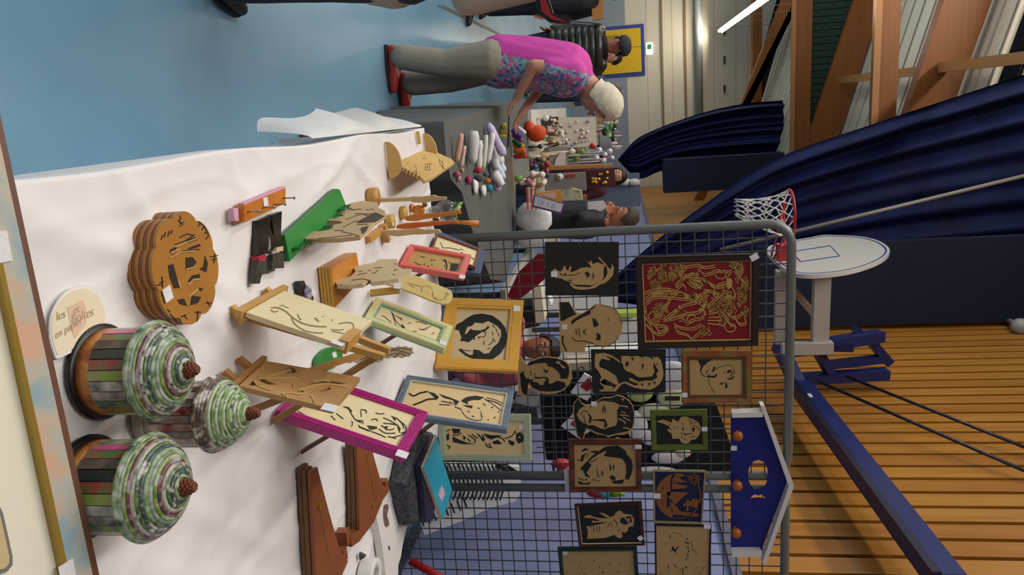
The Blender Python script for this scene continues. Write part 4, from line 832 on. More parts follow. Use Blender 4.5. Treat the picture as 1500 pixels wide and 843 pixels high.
# ---- big mottled picture frame at the near edge
A, B = atz(10, 345, .80), atz(105, 843, .80); e = (B-A).normalized(); back = e.cross(V((0, 0, 1)))
P = Plane(A, e, (back*-math.cos(rad(8))+V((0, 0, math.sin(rad(8))))))
t = thing('mottled_frame', 'large frame with blue and peach mottled border and gold line, near table edge', 'picture', A)
def lx(x7): return lambda y: x7+.2203*(y-700)
def strip(xa, xb, y0=150, y1=1000): return [(lx(xa)(y0), y0), (lx(xa)(y1), y1), (lx(xb)(y1), y1), (lx(xb)(y0), y0)]
for nm, xa, xb, m, d, th in (('outer_lip', 77, 90, mat('frame_brown', '#6a4634', .5), -.03, .032), ('mottled_border', 41, 77, mat('mottled_pastel', '#8fa6ae', .55, '#d0a58a', scale=11, c3='#b5b2a2', contrast=1.8), -.03, .036),
                            ('gold_line', 33, 41, mat('gold_line', '#a5883c', .35, metal=.4), -.03, .038), ('mat_board', -90, 33, mat('cream_mat', '#e4dfc9', .7), -.03, .026)):
    b = MB(); P.poly(b, (0, 0, 1), strip(xa, xb), d, th); part(nm, b, m, t)
b = MB(); P.poly(b, (0, 0, 1), [(-60, 690), (-6, 735), (2, 752), (16, 815), (16, 828), (8, 838), (-60, 858)], -.004, .003); part('inner_panel', b, mat('grey_outline', '#77746a', .5), t)
b = MB(); P.poly(b, (0, 0, 1), [(-60, 697), (-8, 742), (-1, 757), (12, 815), (12, 825), (6, 833), (-60, 851)], -.001, .002); part('tan_panel', b, mat('tan_panel', '#c8b184', .6), t)
P.sticker((1, 362), t, d=.007, w=.02, h=.012); P.sticker((98, 838), t, d=.007, w=.014, h=.012)
# ---- round hand-lettered paper sign
t = thing('paper_sign', 'round cream paper sign with faint handwriting lying by the first jar', 'sign', atz(115, 475, TZ))
H_ = HZ(TZ+.0035); T = (60, 410, .1541)
rim = smooth([(130,752),(75,560),(82,350),(170,170),(300,70),(430,50),(560,130),(630,300),(600,480),(450,600),(300,680),(190,735),(130,752)], 3)[:-1]
b = MB(); H_.poly(b, T, rim, 0, .003); part('paper_rim', b, mat('white_paper', '#e6e3df', .7), t)
rim2 = [(345+(x-345)*.9, 400+(y-400)*.9) for x, y in rim]
b = MB(); H_.poly(b, T, rim2, .003, .001); part('cream_paper', b, mat('cream_paper', '#e2d3b4', .7, '#e6dabf', scale=12), t)
b = MB(); H_.poly(b, T, [(245,262),(400,190),(440,330),(420,430),(320,560),(290,480)], .004, .0006); part('pink_square', b, mat('pink_paper', '#dcbaa0', .7), t)
def text_mb(b, s, P0, ex, ey, size):
    cu = bpy.data.curves.new('txt', 'FONT'); cu.body = s; cu.size = 1; cu.shear = .3
    o = bpy.data.objects.new('txt', cu); COL.objects.link(o); dg = bpy.context.evaluated_depsgraph_get(); me = o.evaluated_get(dg).to_mesh()
    b.add([P0+ex*v.co.x*size+ey*v.co.y*size for v in me.vertices], [tuple(p.vertices) for p in me.polygons])
    bpy.data.objects.remove(o); bpy.data.curves.remove(cu)
def H_text(b, T, s, pa, pb, size, d):
    a, c = H_.px(T[0]+pa[0]*T[2], T[1]+pa[1]*T[2], d), H_.px(T[0]+pb[0]*T[2], T[1]+pb[1]*T[2], d); ex = (c-a).normalized(); text_mb(b, s, a, ex, V((0, 0, 1)).cross(ex), size)
b = MB()
H_text(b, T, 'Boîtes', (290, 420), (520, 330), .020, .0052); H_text(b, T, 'en papier', (140, 565), (280, 480), .016, .0052); H_text(b, T, 'les', (150, 390), (245, 350), .018, .0052); H_text(b, T, 'et', (310, 335), (390, 295), .018, .0052)
b.v = [tuple(v) for v in b.v]; part('handwriting', b, mat('ink_brown', '#b8a184', .8), t)
# ---- eight-lobed fretwork box
CX_, CY_, RB = .238, 1.243, .101; t = thing('fretwork_box', 'thick round scalloped wooden box with carved pagoda lid', 'box', (CX_, CY_, TZ))
wobf = lambda a, h: 1+.105*(abs(math.cos(4*(a+.2)))**.55-.55)
mA, mB = mat('box_wood', '#93602a', .45, '#a46d32', scale=9, stretch=(1, 1, .3)), mat('box_wood_dark', '#764a20', .5, '#86552a', scale=9)
ztop = .797
for k in range(6):
    z0 = .75+.0068*k; part('ply_layer', MB().lathe([(RB-.0008*(k % 2), 0), (RB-.0008*(k % 2), .0068)], (CX_, CY_, z0), 96, wob=wobf), mB if k % 2 else mA, t)
lid = [V((CX_+RB*wobf(a, 0)*math.cos(a), CY_+RB*wobf(a, 0)*math.sin(a), .7908)) for a in [2*math.pi*i/96 for i in range(96)]]
part('lid', MB().prism(lid, (0, 0, .006)), mat('box_lid', '#a06a28', .4, '#ae7832', scale=9), t)
H_ = HZ(ztop); T = (195, 300, .2254); m_hole = mat('carved_dark', '#2a1608', .8)
holes = [[(225,395),(260,385),(300,540),(265,545),(235,470)], [(340,345),(385,340),(410,375),(385,410),(340,415)], [(355,500),(380,460),(430,450),(435,475),(390,480),(365,510)], [(465,330),(485,380),(475,440),(430,420),(455,400)], [(380,590),(440,600),(420,640),(370,655)], [(330,610),(350,660),(300,645),(285,620)], [(240,290),(285,275),(270,305),(235,315)], [(420,540),(455,545),(440,565)], [(340,230),(400,210),(420,225),(360,250)], [(350,285),(430,255),(440,270),(370,292)]]
b = MB()
for L in holes: H_.poly(b, T, L, -.0002, .0008)
for L in ([(250,330),(330,300),(430,290)], [(270,260),(330,240),(400,195)], [(300,215),(350,190),(390,200)], [(290,100),(320,130),(300,140)], [(305,70),(305,100)], [(300,120),(330,115)], [(420,110),(460,140),(490,200)], [(440,120),(420,140)], [(460,145),(445,165)], [(480,175),(460,190)], [(490,205),(470,225)], [(210,180),(200,210)], [(235,170),(225,205)], [(255,165),(245,190)], [(190,200),(180,230)], [(500,340),(550,330)], [(510,360),(545,350)], [(530,320),(525,380)], [(170,510),(200,500)], [(150,525),(190,520)], [(185,470),(190,540)], [(400,700),(440,700)], [(420,690),(415,760)], [(470,640),(510,640)], [(480,630),(500,660)], [(220,680),(240,700)], [(240,710),(260,735)], [(265,735),(285,760)], [(300,740),(310,770)], [(330,720),(350,745)], [(310,730),(345,715)]):
    H_.stroke(b, T, L, 7, -.0002, .0008)
part('carving', b, m_hole, t)
b = MB()
for L in ([(235,345),(300,310),(400,300)], [(265,275),(330,250),(410,220)], [(355,520),(385,490),(435,485)], [(290,500),(305,545)], [(340,420),(400,405)], [(240,310),(300,290)], [(360,600),(420,545)]): H_.stroke(b, T, L, 6, 0, .002)
part('raised_edges', b, mat('ply_edge', '#c39c62', .5), t)
H_.sticker((245.5, 431), t, d=.003, w=.0125, h=.012, rot=10)
# ---- nail rack with black legs, lying on the table
T = (335, 265, .2194); t = thing('nail_rack', 'small orange wood rack with nails and two pairs of black legs, lying flat', 'rack', atz(380, 330, TZ))
H_ = HZ(.753); top = [(105,165),(380,50),(380,150),(105,278)]
b = MB(); b.prism(HZ(.778).pts(T, top), (0, 0, -.024)); part('board', b, mat('orange_wood', '#b8691c', .35, '#c97b2a', scale=5, stretch=(.6, 3, 3)), t)
q = HZ(.772).pts(T, [(100,150),(375,35),(380,60),(105,170)]); part('pink_edge', MB().prism(q, (0, 0, -.014)), mat('pink_paint', '#cf9ab4', .6), t)
q = HZ(.768).pts(T, [(30,185),(62,180),(70,268),(40,268)]); part('pink_end', MB().prism(q, (0, 0, -.012)), MATS['pink_paint'], t)
m_steel = mat('nail_steel', '#9a9894', .35, metal=.8)
for (x, y) in ((125, 207), (225, 180), (300, 160), (362, 117)):
    p = HZ(.778).px(T[0]+x*T[2], T[1]+y*T[2]); part('nail', MB().tube([p, p+V((0, -.003, .03))], .0018, 6).lathe([(.0045, 0), (.0045, .002)], p+V((0, -.003, .03)), 8), m_steel, t)
m_bl = mat('gloss_black', '#1c1815', .25, '#241e1a', scale=20); m_sp = mat('black_speckle', '#15130f', .5, '#4a4a3c', scale=90, contrast=.8)
for L in ([(152,270),(250,235),(240,300),(215,420),(200,495),(160,500)], [(250,232),(320,205),(316,320),(312,445),(275,450),(262,330)], [(205,470),(240,310),(255,360),(270,370),(272,450),(225,490)]): b = MB(); H_.poly(b, T, L, 0, .014); part('leg', b, m_bl, t)
for L in ([(150,540),(205,535),(232,622),(180,628),(165,690),(138,688)], [(255,500),(320,480),(330,585),(268,588),(265,605),(245,605)]): b = MB(); H_.poly(b, T, L, 0, .016); part('shoe', b, m_sp, t)
b = MB(); H_.poly(b, T, [(150,508),(200,492),(205,530),(155,540)], 0, .018); part('ribbon', b, flat('#a0183c'), t, 'crimson ribbon')
b = MB(); H_.poly(b, T, [(275,448),(318,440),(318,470),(270,475)], 0, .018); part('ribbon', b, flat('#c8b48a'), t, 'gold and white ribbon')
b = MB(); H_.poly(b, T, [(262,370),(272,400),(275,450),(262,470),(268,410)], .014, .002); part('foil_strip', b, mat('foil', '#e8e8e8', .2, metal=.7), t)
H_2 = HZ(.7785); H_2.sticker((335+245*.2194, 265+140*.2194), t, d=.0003, w=.010, h=.011)
t = thing('leg_ornament', 'small black shoe with a lilac bow behind the pale easel board', 'ornament', atz(440, 432, TZ))
b = MB(); H_.poly(b, T, [(438,672),(465,668),(495,735),(530,775),(528,815),(470,800),(450,760)], 0, .016); part('shoe', b, m_bl, t)
b = MB(); H_.poly(b, T, [(470,785),(500,770),(500,800),(480,805)], .016, .002); part('sole', b, flat('#a8653c'), t)
b = MB()
for a in range(0, 360, 60):
    c = H_.px(335+528*.2194, 265+752*.2194, .02); b.ball(c+V((.012*math.cos(rad(a)), .012*math.sin(rad(a)), 0)), (.010, .007, .008), 8)
part('bow', b, mat('bow_lilac', '#c9c2dc', .6, '#4a4658', scale=60, contrast=.8), t)
# ---- green base with a cut-out herd
T = (400, 260, .166); t = thing('cutout_group', 'tan cut-out animals standing on a long green base', 'ornament', atz(460, 330, TZ))
m_grn = mat('green_paint', '#2f8a3c', .4, '#2a7f37', scale=6)
HT = HZ(.770); q = HT.pts(T, [(105,510),(560,100),(590,108),(640,235),(150,742)]); part('base', MB().prism([p_+V((0, 0, -.003)) for p_ in q], (0, 0, -.012)), mat('green_edge_shaded', '#1c5a2a', .45), t); part('base_top', MB().prism(q, (0, 0, -.003)), m_grn, t)  # sides in a darker green than the top, shade put into the colour
Pv = upright((400+290*.166, 260+572*.166), (400+650*.166, 260+290*.166), .770); m_tan = mat('raw_ply', '#b99b72', .65, '#c3a57c', scale=14)
b = MB(); Pv.poly(b, T, [(275,560),(330,510),(400,515),(530,495),(540,455),(620,440),(600,420),(480,415),(470,380),(560,385),(640,375),(560,345),(560,295),(650,320),(720,320),(650,285),(690,260),(800,240),(930,255),(935,300),(990,330),(1000,360),(900,430),(770,555),(600,575),(430,580),(290,580)], 0, .012); part('herd', b, m_tan, t)
b = MB()
for L in ([(730,400),(900,310),(985,345),(900,395),(760,405)], [(770,450),(845,430),(820,480),(790,500)]): Pv.poly(b, T, L, .012, .001)
for L in ([(400,540),(530,530),(700,510)], [(620,440),(700,400),(740,380)], [(640,375),(720,345),(800,320)], [(720,320),(820,325),(900,320)], [(800,330),(890,350)], [(740,420),(840,415)], [(300,560),(420,560)], [(600,480),(700,500),(760,520)], [(690,290),(780,280)], [(820,285),(850,290)], [(860,280),(890,285)], [(540,470),(620,470)]): Pv.stroke(b, T, L, 4, .012, .001)
part('cut_lines', b, mat('burnt_brown', '#4a3a28', .8), t)
Hl = HT
for (x, y, l) in ((165, 610, 0), (215, 585, 1), (255, 560, 2), (365, 480, 1), (395, 455, 0), (430, 425, 2), (500, 345, 1), (530, 325, 0), (560, 270, 2), (600, 245, 1)):
    p = HT.px(400+(x+20)*.166, 260+(y+10)*.166); e_ = Pv.e
    b = MB().bar(p-e_*.012, p-e_*.012+V((0, 0, .022)), .004, .006, e_)
    if l != 1: b.bar(p-e_*.012+V((0, 0, .02)), p+e_*.008+V((0, 0, .02)), .006, .004).bar(p-e_*.012+V((0, 0, .002)), p+e_*.008+V((0, 0, .002)), .006, .004)
    if l != 2: b.bar(p+e_*.008, p+e_*.008+V((0, 0, .02)), .004, .006, e_)
    b.bar(p-e_*.012+V((0, 0, .011)), p+e_*.006+V((0, 0, .011)), .006, .004); part('letter', b, mat('letter_green', '#1f6a2c', .45), t)
# ---- orange block with a pale carved figure
T = (465, 360, .14); t = thing('carved_figure', 'pale carved flat figure standing on a thick orange wood block', 'ornament', atz(500, 410, TZ))
HT = HZ(.790); q = HT.pts(T, [(145,225),(410,72),(455,360),(190,645)])
m_obl = mat('orange_block', '#b9752a', .4, '#c58434', scale=5); m_ostr = mat('block_edge', '#c9a042', .5, '#8a6420', kind='wave', scale=14, stretch=(.01, .01, 3))
part('block', MB().prism(q, (0, 0, -.039)), m_obl, t)
qe = [ease(q[0], q[3], f)+V((0, 0, z)) for f in (0, 1) for z in (-.0385, -.0005)]; nrm = V((q[3]-q[0])).cross(V((0, 0, 1))).normalized()
for k in range(4):
    z0, z1 = -.038+.0095*k, -.038+.0095*(k+.78); o_ = nrm*(-.003 if nrm.dot(CAM-q[0]) < 0 else .003)
    part('ply_edge', MB().hexa([q[0]+V((0, 0, z0)), q[3]+V((0, 0, z0)), q[3]+o_+V((0, 0, z0)), q[0]+o_+V((0, 0, z0)), q[0]+V((0, 0, z1)), q[3]+V((0, 0, z1)), q[3]+o_+V((0, 0, z1)), q[0]+o_+V((0, 0, z1))]), mat('edge_yellow', '#c79b3c', .5), t)
Pv = upright((465+200*.14, 360+425*.14), (465+400*.14, 360+262*.14), .790)
m_pale = mat('pale_ply', '#d2bd96', .6, '#c9b48c', scale=14)
b = MB(); Pv.poly(b, T, [(190,420),(230,390),(350,365),(410,310),(385,280),(400,255),(480,240),(600,215),(650,180),(840,178),(845,255),(900,285),(990,285),(985,330),(850,385),(700,410),(570,425),(550,400),(480,440),(330,455),(215,450)], 0, .012); part('figure', b, m_pale, t)
b = MB()
for L in ([(355,365),(470,350),(560,370),(545,400)], [(430,275),(470,265)], [(590,235),(680,232)], [(530,265),(560,262)], [(420,310),(480,295),(520,290)], [(800,270),(820,250),(840,255)], [(800,190),(830,200)], [(610,265),(640,270)], [(230,415),(250,412)], [(440,430),(450,410)], [(570,290),(620,285)], [(790,300),(810,310)]): Pv.stroke(b, T, L, 5, .012, .001)
part('cut_lines', b, MATS['burnt_brown'], t)
# ---- long sign on two half-round feet
P = stand((631, 225), (575, 244), .772, 121, .13); t = standing('lettered_sign', 'long tan wooden sign with scalloped edge on two half-round feet', 'sign', P); T = (560, 195, .1008)
m_sig = mat('sign_ply', '#c7a15c', .55, '#cda866', scale=8); out = []
c = [(135,500),(545,310),(720,295),(960,385),(1035,470),(700,710),(600,735)]
qq = [(150,480),(520,315),(555,300),(640,305),(700,325)]+[(x, y) for k in range(5) for (x, y) in ((720+52*k, 292+24*k), (745+52*k, 296+24*k), (765+50*k, 318+22*k))]+[(990,410),(1035,470),(700,705),(600,740)]+[(x, y) for k in range(9) for (x, y) in ((560-50*k, 700-28*k), (535-50*k, 680-27*k), (525-50*k, 655-25*k))][:26]
b = MB(); P.poly(b, T, qq, 0, .012); part('board', b, m_sig, t)
b = MB()
for L in ([(450,560),(510,545)], [(455,590),(515,580)], [(460,480),(500,470)], [(480,500),(510,520)], [(490,550),(500,600)], [(620,460),(690,450)], [(620,500),(690,490)], [(620,530),(690,550)], [(625,450),(620,540)], [(660,440),(655,540)], [(690,440),(690,550)], [(580,370),(650,375)], [(700,440),(710,460)], [(820,370),(840,450),(890,530)], [(880,400),(880,470),(900,530)], [(830,400),(880,430)], [(845,460),(880,490)], [(600,330),(620,330)], [(360,440),(380,436)], [(490,385),(500,380)]): P.stroke(b, T, L, 6, .012, .001)
part('lettering', b, mat('burnt_letters', '#7a5a2c', .8), t)
for x in (.005, P.w-.02):
    a = mpt(P, x, 0, .006); a.z = TZ+.002; nx = V((P.n.x, P.n.y, 0)).normalized(); r_ = .085
    half = [a+nx*r_*math.cos(rad(g))*(1 if g < 90 else .6)+V((0, 0, r_*.62*math.sin(rad(g)))) for g in range(0, 181, 12)]
    part('foot', MB().prism(half, V((P.e.x, P.e.y, 0))*.012), m_sig, t)
p = atz(609, 193, TZ); q = atz(612, 211, TZ); one('wood_strip', MB().bar(p+V((0, 0, .008)), q+V((0, 0, .008)), .012, .014), flat('#d6b866', .5), 'short pale wood strip at the far corner of the white table', 'strip')
# ---- little animals on round bases
m_w1, m_w2, m_w3 = mat('turned_wood', '#b98238', .45, '#c6924a', scale=10), mat('yellow_turned', '#c8a552', .5, '#bd9844', scale=10), mat('orange_turned', '#bd6f1e', .4, '#c97d2c', scale=10)
def baseddisc(t, px_, r, h, m):
    p = atz(*px_, TZ); part('round_base', MB().lathe([(r, 0), (r*1.03, h*.3), (r, h*.5), (r*1.03, h*.75), (r, h)], p, 24), m, t); return p
def upfig(t, base, T, L, m, name='figure', th=.012, dirn=(.45, -1, 0)):
    Pv = Plane(base, (1, .12, 0), (0, 0, 1)); b = MB(); Pv.poly(b, T, L, -th/2, th); part(name, b, m, t)
T = (520, 260, .1333)
p = atz(540, 289, TZ); t = thing('stick_animal', 'thin pale long-legged animal on a thick round striped base', 'ornament', p, 'wooden animals on round bases')
baseddisc(t, (541, 289), .031, .030, m_w1); upfig(t, p, T, [(200,232),(620,215),(630,205),(720,210),(880,190),(900,205),(1010,215),(1010,240),(880,255),(750,275),(640,268),(620,255),(200,270)], mat('pale_stick', '#c8a878', .6), th=.01)
p = atz(588, 312, TZ); t = thing('stick_animal', 'orange bird with long neck on a yellow disc base', 'ornament', p, 'wooden animals on round bases')
baseddisc(t, (588, 312), .026, .018, m_w2); upfig(t, p, T, [(570,470),(560,430),(650,400),(900,390),(1160,360),(1172,390),(950,430),(780,450),(690,475)], m_w3)
p = atz(568, 325, TZ); t = thing('stick_animal', 'slim red-orange bird on a pale disc base with a white spot', 'ornament', p, 'wooden animals on round bases')
baseddisc(t, (568, 325), .026, .022, m_w2); upfig(t, p, T, [(460,550),(470,520),(560,500),(690,490),(1130,475),(1140,495),(900,520),(700,545),(600,565)], mat('red_orange_wood', '#c65f1c', .4)); 
pp = p+V((0, 0, .0225)); part('white_spot', MB().lathe([(.008, 0), (.007, .001)], pp+V((.01, -.01, 0)), 12), flat('#e8e4d8'), t)
p = atz(550, 340, TZ); t = thing('stick_animal', 'flat pale wood animal standing on two crossed yellow blocks', 'ornament', p)
for (a, c) in (((533, 352), (552, 338)), ((556, 330), (562, 354))):
    A, B = atz(*a, TZ), atz(*c, TZ); part('block', MB().bar(A+V((0, 0, .012)), B+V((0, 0, .012)), .022, .024), m_w1, t)
upfig(t, p, T, [(190,590),(340,580),(620,565),(700,555),(780,570),(930,570),(950,600),(800,615),(640,620),(480,640),(330,620),(200,615)], mat('pale_stick', '#c8a878', .6))
p = atz(603, 305, TZ); t = thing('wood_animal', 'small reddish wood animal standing between the round based ones', 'ornament', p)
b = MB(); b.ball(p+V((.01, 0, .028)), (.022, .014, .028), 12); part('body', b, m_w3, t); part('head', MB().ball(p+V((-.012, -.005, .058)), .012, 8), flat('#8a4a2a', .5), t); part('foot', MB().lathe([(.018, 0), (.016, .008)], p, 12), m_w3, t)
# glass bowl vase with a plant
vx, vy = .405, 3.19; zc = (z_for(637, vx, vy)+z_for(671, vx, vy))/2; rv = (z_for(671, vx, vy)-z_for(637, vx, vy))/2*.98
t = thing('glass_vase', 'round glass vase with green leaves at the far end of the white table', 'vase', (vx, vy, TZ))
prof = [(rv*.45, TZ-zc+.002)]+[(rv*math.sin(rad(a)), -rv*math.cos(rad(a))) for a in range(36, 150, 10)]
part('bowl', MB().lathe([(r_, h_) for r_, h_ in prof], (vx, vy, zc), 24), mat('vase_glass', '#cfd6d4', .05, trans=.9, alpha=.55), t)
for k in range(12):
    a = R.random()*6.28; l = .03+R.random()*.04; c = V((vx+.015*math.cos(a), vy+.015*math.sin(a), zc+rv*(.4+.5*R.random()))); d_ = V((math.cos(a), math.sin(a), .6)).normalized(); s_ = d_.cross(V((0, 0, 1))).normalized()*.016
    part('leaf', MB().add([c, c+d_*l*.5+s_, c+d_*l, c+d_*l*.5-s_, c+d_*l*.5+V((0, 0, .006))], [(0, 1, 4), (1, 2, 4), (2, 3, 4), (3, 0, 4)]), flat(['#3f7d22', '#6a9a3a', '#b9c48a'][k % 3]), t)
p = V((.45, 3.2, TZ)); one('wooden_spoon', MB().tube([p, p+V((.01, .01, z_for(675, .455, 3.2)-TZ)), p+V((.02, .01, z_for(700, .46, 3.2)-TZ))], [.006, .009, .016], 10), m_w3, 'orange wooden spoon standing up behind the glass vase', 'spoon')
# ---- green half disc with two fringed tan heads
T = (310, 505, .2067); t = thing('cutout_pair', 'two fringed tan cut-outs on a rounded bright green base', 'ornament', atz(480, 527, TZ))
q = HZ(.765).pts(T, smooth([(750,150),(765,90),(820,30),(900,20),(930,60),(915,120),(860,170),(790,180),(750,150)], 3)[:-1]); part('base', MB().prism(q, (0, 0, -.013)), m_grn, t)
b = MB(); HZ(.7652).poly(b, T, [(850,60),(880,50),(888,90),(860,95)], 0, .001); part('white_patch', b, flat('#e4e0d8'), t)
Pv = Plane(atz(485, 527, .765), (1, -.35, 0), (0, 0, 1))
def fringe(L, k):
    out = []
    for i in range(len(L)-1):
        out.append(L[i]); a, c = V(L[i]), V(L[i+1]); n_ = int((c-a).length/22)
        if k:
            for j in range(1, n_): p_ = a.lerp(c, j/n_); nrm_ = V((-(c-a).y, (c-a).x)).normalized(); out.append(tuple(p_+nrm_*(8 if j % 2 else -5)))
    return out
L = fringe([(870,110),(930,95),(1020,105),(1050,72),(1150,65),(1200,60),(1225,30),(1330,10),(1430,18),(1440,62),(1400,90),(1300,98),(1230,95),(1190,130),(1110,140),(1030,130),(930,130),(880,130)], 1)
b = MB(); Pv.poly(b, T, L, 0, .01); part('fringed_heads', b, m_pale, t)
b = MB()
for L in ([(1230,60),(1310,40),(1410,70)], [(1240,80),(1330,60),(1380,85)], [(1050,110),(1110,90),(1170,120)], [(1260,40),(1340,25),(1420,40)], [(1290,90),(1330,70)], [(1090,80),(1140,100)]): Pv.stroke(b, T, smooth(L, 3), 5, .01, .001)
part('cut_lines', b, MATS['burnt_brown'], t)
# ---- brown folding stands lying at the right
T = (430, 640, .2408); m_fold = mat('brown_mdf', '#8a4c28', .45, '#7d4424', scale=12); m_folde = mat('mdf_edge', '#5d3a1e', .6, '#6d4a28', scale=30); m_brass = mat('brass', '#a8842c', .35, metal=.6)
tops = (('flat folded brown stand nearest the tape roll', [(105,215),(145,185),(200,400),(280,690),(332,760),(270,900),(250,1080),(150,1080),(130,700)], .790, (158, 420), ((150,400),(215,740))),
        ('flat folded brown stand under the magenta frame', [(385,60),(480,90),(530,270),(580,335),(545,385),(490,520),(400,640),(355,672),(345,600),(402,570),(398,300)], .790, (483, 415), ((440,100),(500,420))))
for lab, L, z, hp, crack in tops:
    t = thing('folded_stand', lab, 'stand', HZ(TZ).px(T[0]+L[0][0]*T[2], T[1]+L[0][1]*T[2]), 'folded brown stands')
    for k in range(3):
        q = HZ(z).pts(T, L); off = V((-.006*k, -.004*k*(k % 2), -.0128*k))
        part('leaf', MB().prism([p_+off for p_ in q], (0, 0, -.0105)), m_fold if k == 0 else m_folde, t)
    Hh = HZ(z); p = Hh.px(T[0]+hp[0]*T[2], T[1]+hp[1]*T[2]); part('hinge', MB().box(p+V((-.006, -.012, 0)), p+V((.006, .012, .004))), m_brass, t)
    b = MB(); Hh.stroke(b, T, list(crack), 4, 0, .0006); part('crease', b, m_folde, t)
    if hp[0] > 300:
        for (x, y) in ((318, 610), (555, 300)):
            p = Hh.px(T[0]+x*T[2], T[1]+y*T[2], -.01); part('hook', MB().box(p+V((-.022, -.014, -.025)), p+V((.022, .014, .008))), m_fold, t)
    else:
        p = Hh.px(T[0]+300*T[2], T[1]+720*T[2], -.01); part('hook', MB().box(p+V((-.02, -.014, -.025)), p+V((.02, .014, .008))), m_fold, t)
# tape roll, white plastic handle, small clip
p = atz(531, 843, TZ); t = one('tape_roll', MB().lathe([(.026, .001), (.052, .001), (.053, .004), (.053, .044), (.051, .047), (.027, .047), (.026, .044), (.026, .001)], p, 32), mat('tape_white', '#e4e2dc', .4), 'white tape roll lying at the table edge beside the folded stand', 'tape')
p = atz(525, 817, TZ); one('binder_clip', MB().prism([p+V((-.012, 0, .002)), p+V((.012, 0, .002)), p+V((0, 0, .022))], (0, .014, 0)), flat('#2a2a2e', .3), 'small dark clip just behind the white tape roll', 'clip')
T = (500, 720, .128); t = thing('plastic_tray', 'long white plastic tray with an oval slot by the black bag', 'tray', atz(570, 800, TZ))
q = HZ(.778).pts(T, smooth([(400,300),(410,200),(470,140),(540,150),(580,250),(620,480),(645,700),(640,1000),(520,1000),(480,700),(440,480),(400,300)], 3)[:-1])
part('tray', MB().prism(q, (0, 0, -.025)), mat('white_plastic', '#e9e6de', .3), t)
q = HZ(.779).pts(T, smooth([(485,170),(520,145),(545,180),(525,270),(550,370),(530,410),(500,400),(480,290),(485,170)], 3)[:-1]); part('slot', MB().prism(q, (0, 0, -.003)), mat('brown_wrap', '#4d3226', .35, '#8a7a70', scale=60), t)
q = HZ(.779).pts(T, [(535,630),(550,625),(562,670),(552,685)]); part('dark_spot', MB().prism(q, (0, 0, -.003)), flat('#3a3028'), t)
# black bag with a navy folder and a teal spiral notebook on top
T = (560, 600, .237)
q = HZ(.815).pts(T, [(240,135),(325,150),(318,300),(300,560),(280,690),(205,700),(150,450),(180,330)])
bm_ = MB(); mid = sum(q, V())/len(q)
bm_.hexa([]) if False else None
b = MB(); k = len(q); rings = []
for f, s_ in ((0, 1.03), (.3, 1.06), (.8, 1.03), (1, .93)): rings.append([V((mid.x+(p_.x-mid.x)*s_+.006*noise.noise(p_*30+V((0, 0, f*5))), mid.y+(p_.y-mid.y)*s_, TZ+.004+(.061)*f)) for p_ in q])
b.add([v for r_ in rings for v in r_], [(i*k+j, i*k+(j+1) % k, (i+1)*k+(j+1) % k, (i+1)*k+j) for i in range(3) for j in range(k)]+[tuple(range(k)), tuple(range(3*k, 4*k))])
one('black_bag', b, mat('black_lace', '#1c1c20', .6, '#50525a', scale=70, contrast=1.2, bump=.6, bscale=60), 'black lacy textile bag lying by the white plastic tray', 'bag')
q = HZ(.84).pts(T, [(235,350),(330,158),(350,180),(368,335),(312,690),(272,702),(255,500)]); one('folder', MB().prism(q, (0, 0, -.022)), mat('navy_folder', '#20223a', .5), 'dark navy folder lying on the black bag under the teal notebook', 'folder')
t = thing('spiral_notebook', 'teal spiral notebook with a white label lying on the navy folder', 'notebook', HZ(.842).px(640, 700))
q = HZ(.853).pts(T, [(337,165),(356,240),(378,330),(432,500),(375,682),(255,360)]); part('cover', MB().prism(q, (0, 0, -.003)), mat('teal_cover', '#1d93b4', .4, '#2ba4c0', scale=4), t)
part('pages', MB().prism([p_+V((0, 0, -.003)) for p_ in q], (0, 0, -.008)), flat('#c9b09a'), t)
A, B = HZ(.853).px(560+255*.237, 600+360*.237), HZ(.853).px(560+372*.237, 600+690*.237); d_ = (B-A).normalized(); b = MB()
s_ = d_.cross(V((0, 0, 1))); pts = [A+d_*((B-A).length*i/240)+s_*.006*math.cos(i*.9)+V((0, 0, .006*math.sin(i*.9)-.005)) for i in range(241)]
part('spiral', MB().tube(pts, .0011, 5), mat('copper_wire', '#b89a86', .35, metal=.5), t)
q = HZ(.8535).pts(T, [(368,470),(388,520),(368,572),(346,530)]); part('label', MB().prism(q, (0, 0, .0008)), mat('label_pink', '#d5c3cc', .6, '#b58aa0', scale=120, contrast=.7), t)
p = atz(598, 738, TZ); b = MB().ball(p+V((0, 0, .022)), (.075, .06, .028), 22, wob=.75); one('plastic_wrap', b, mat('clear_wrap', '#e2e4e4', .12, alpha=.32), 'crumpled clear plastic wrap beside the black bag', 'wrap')
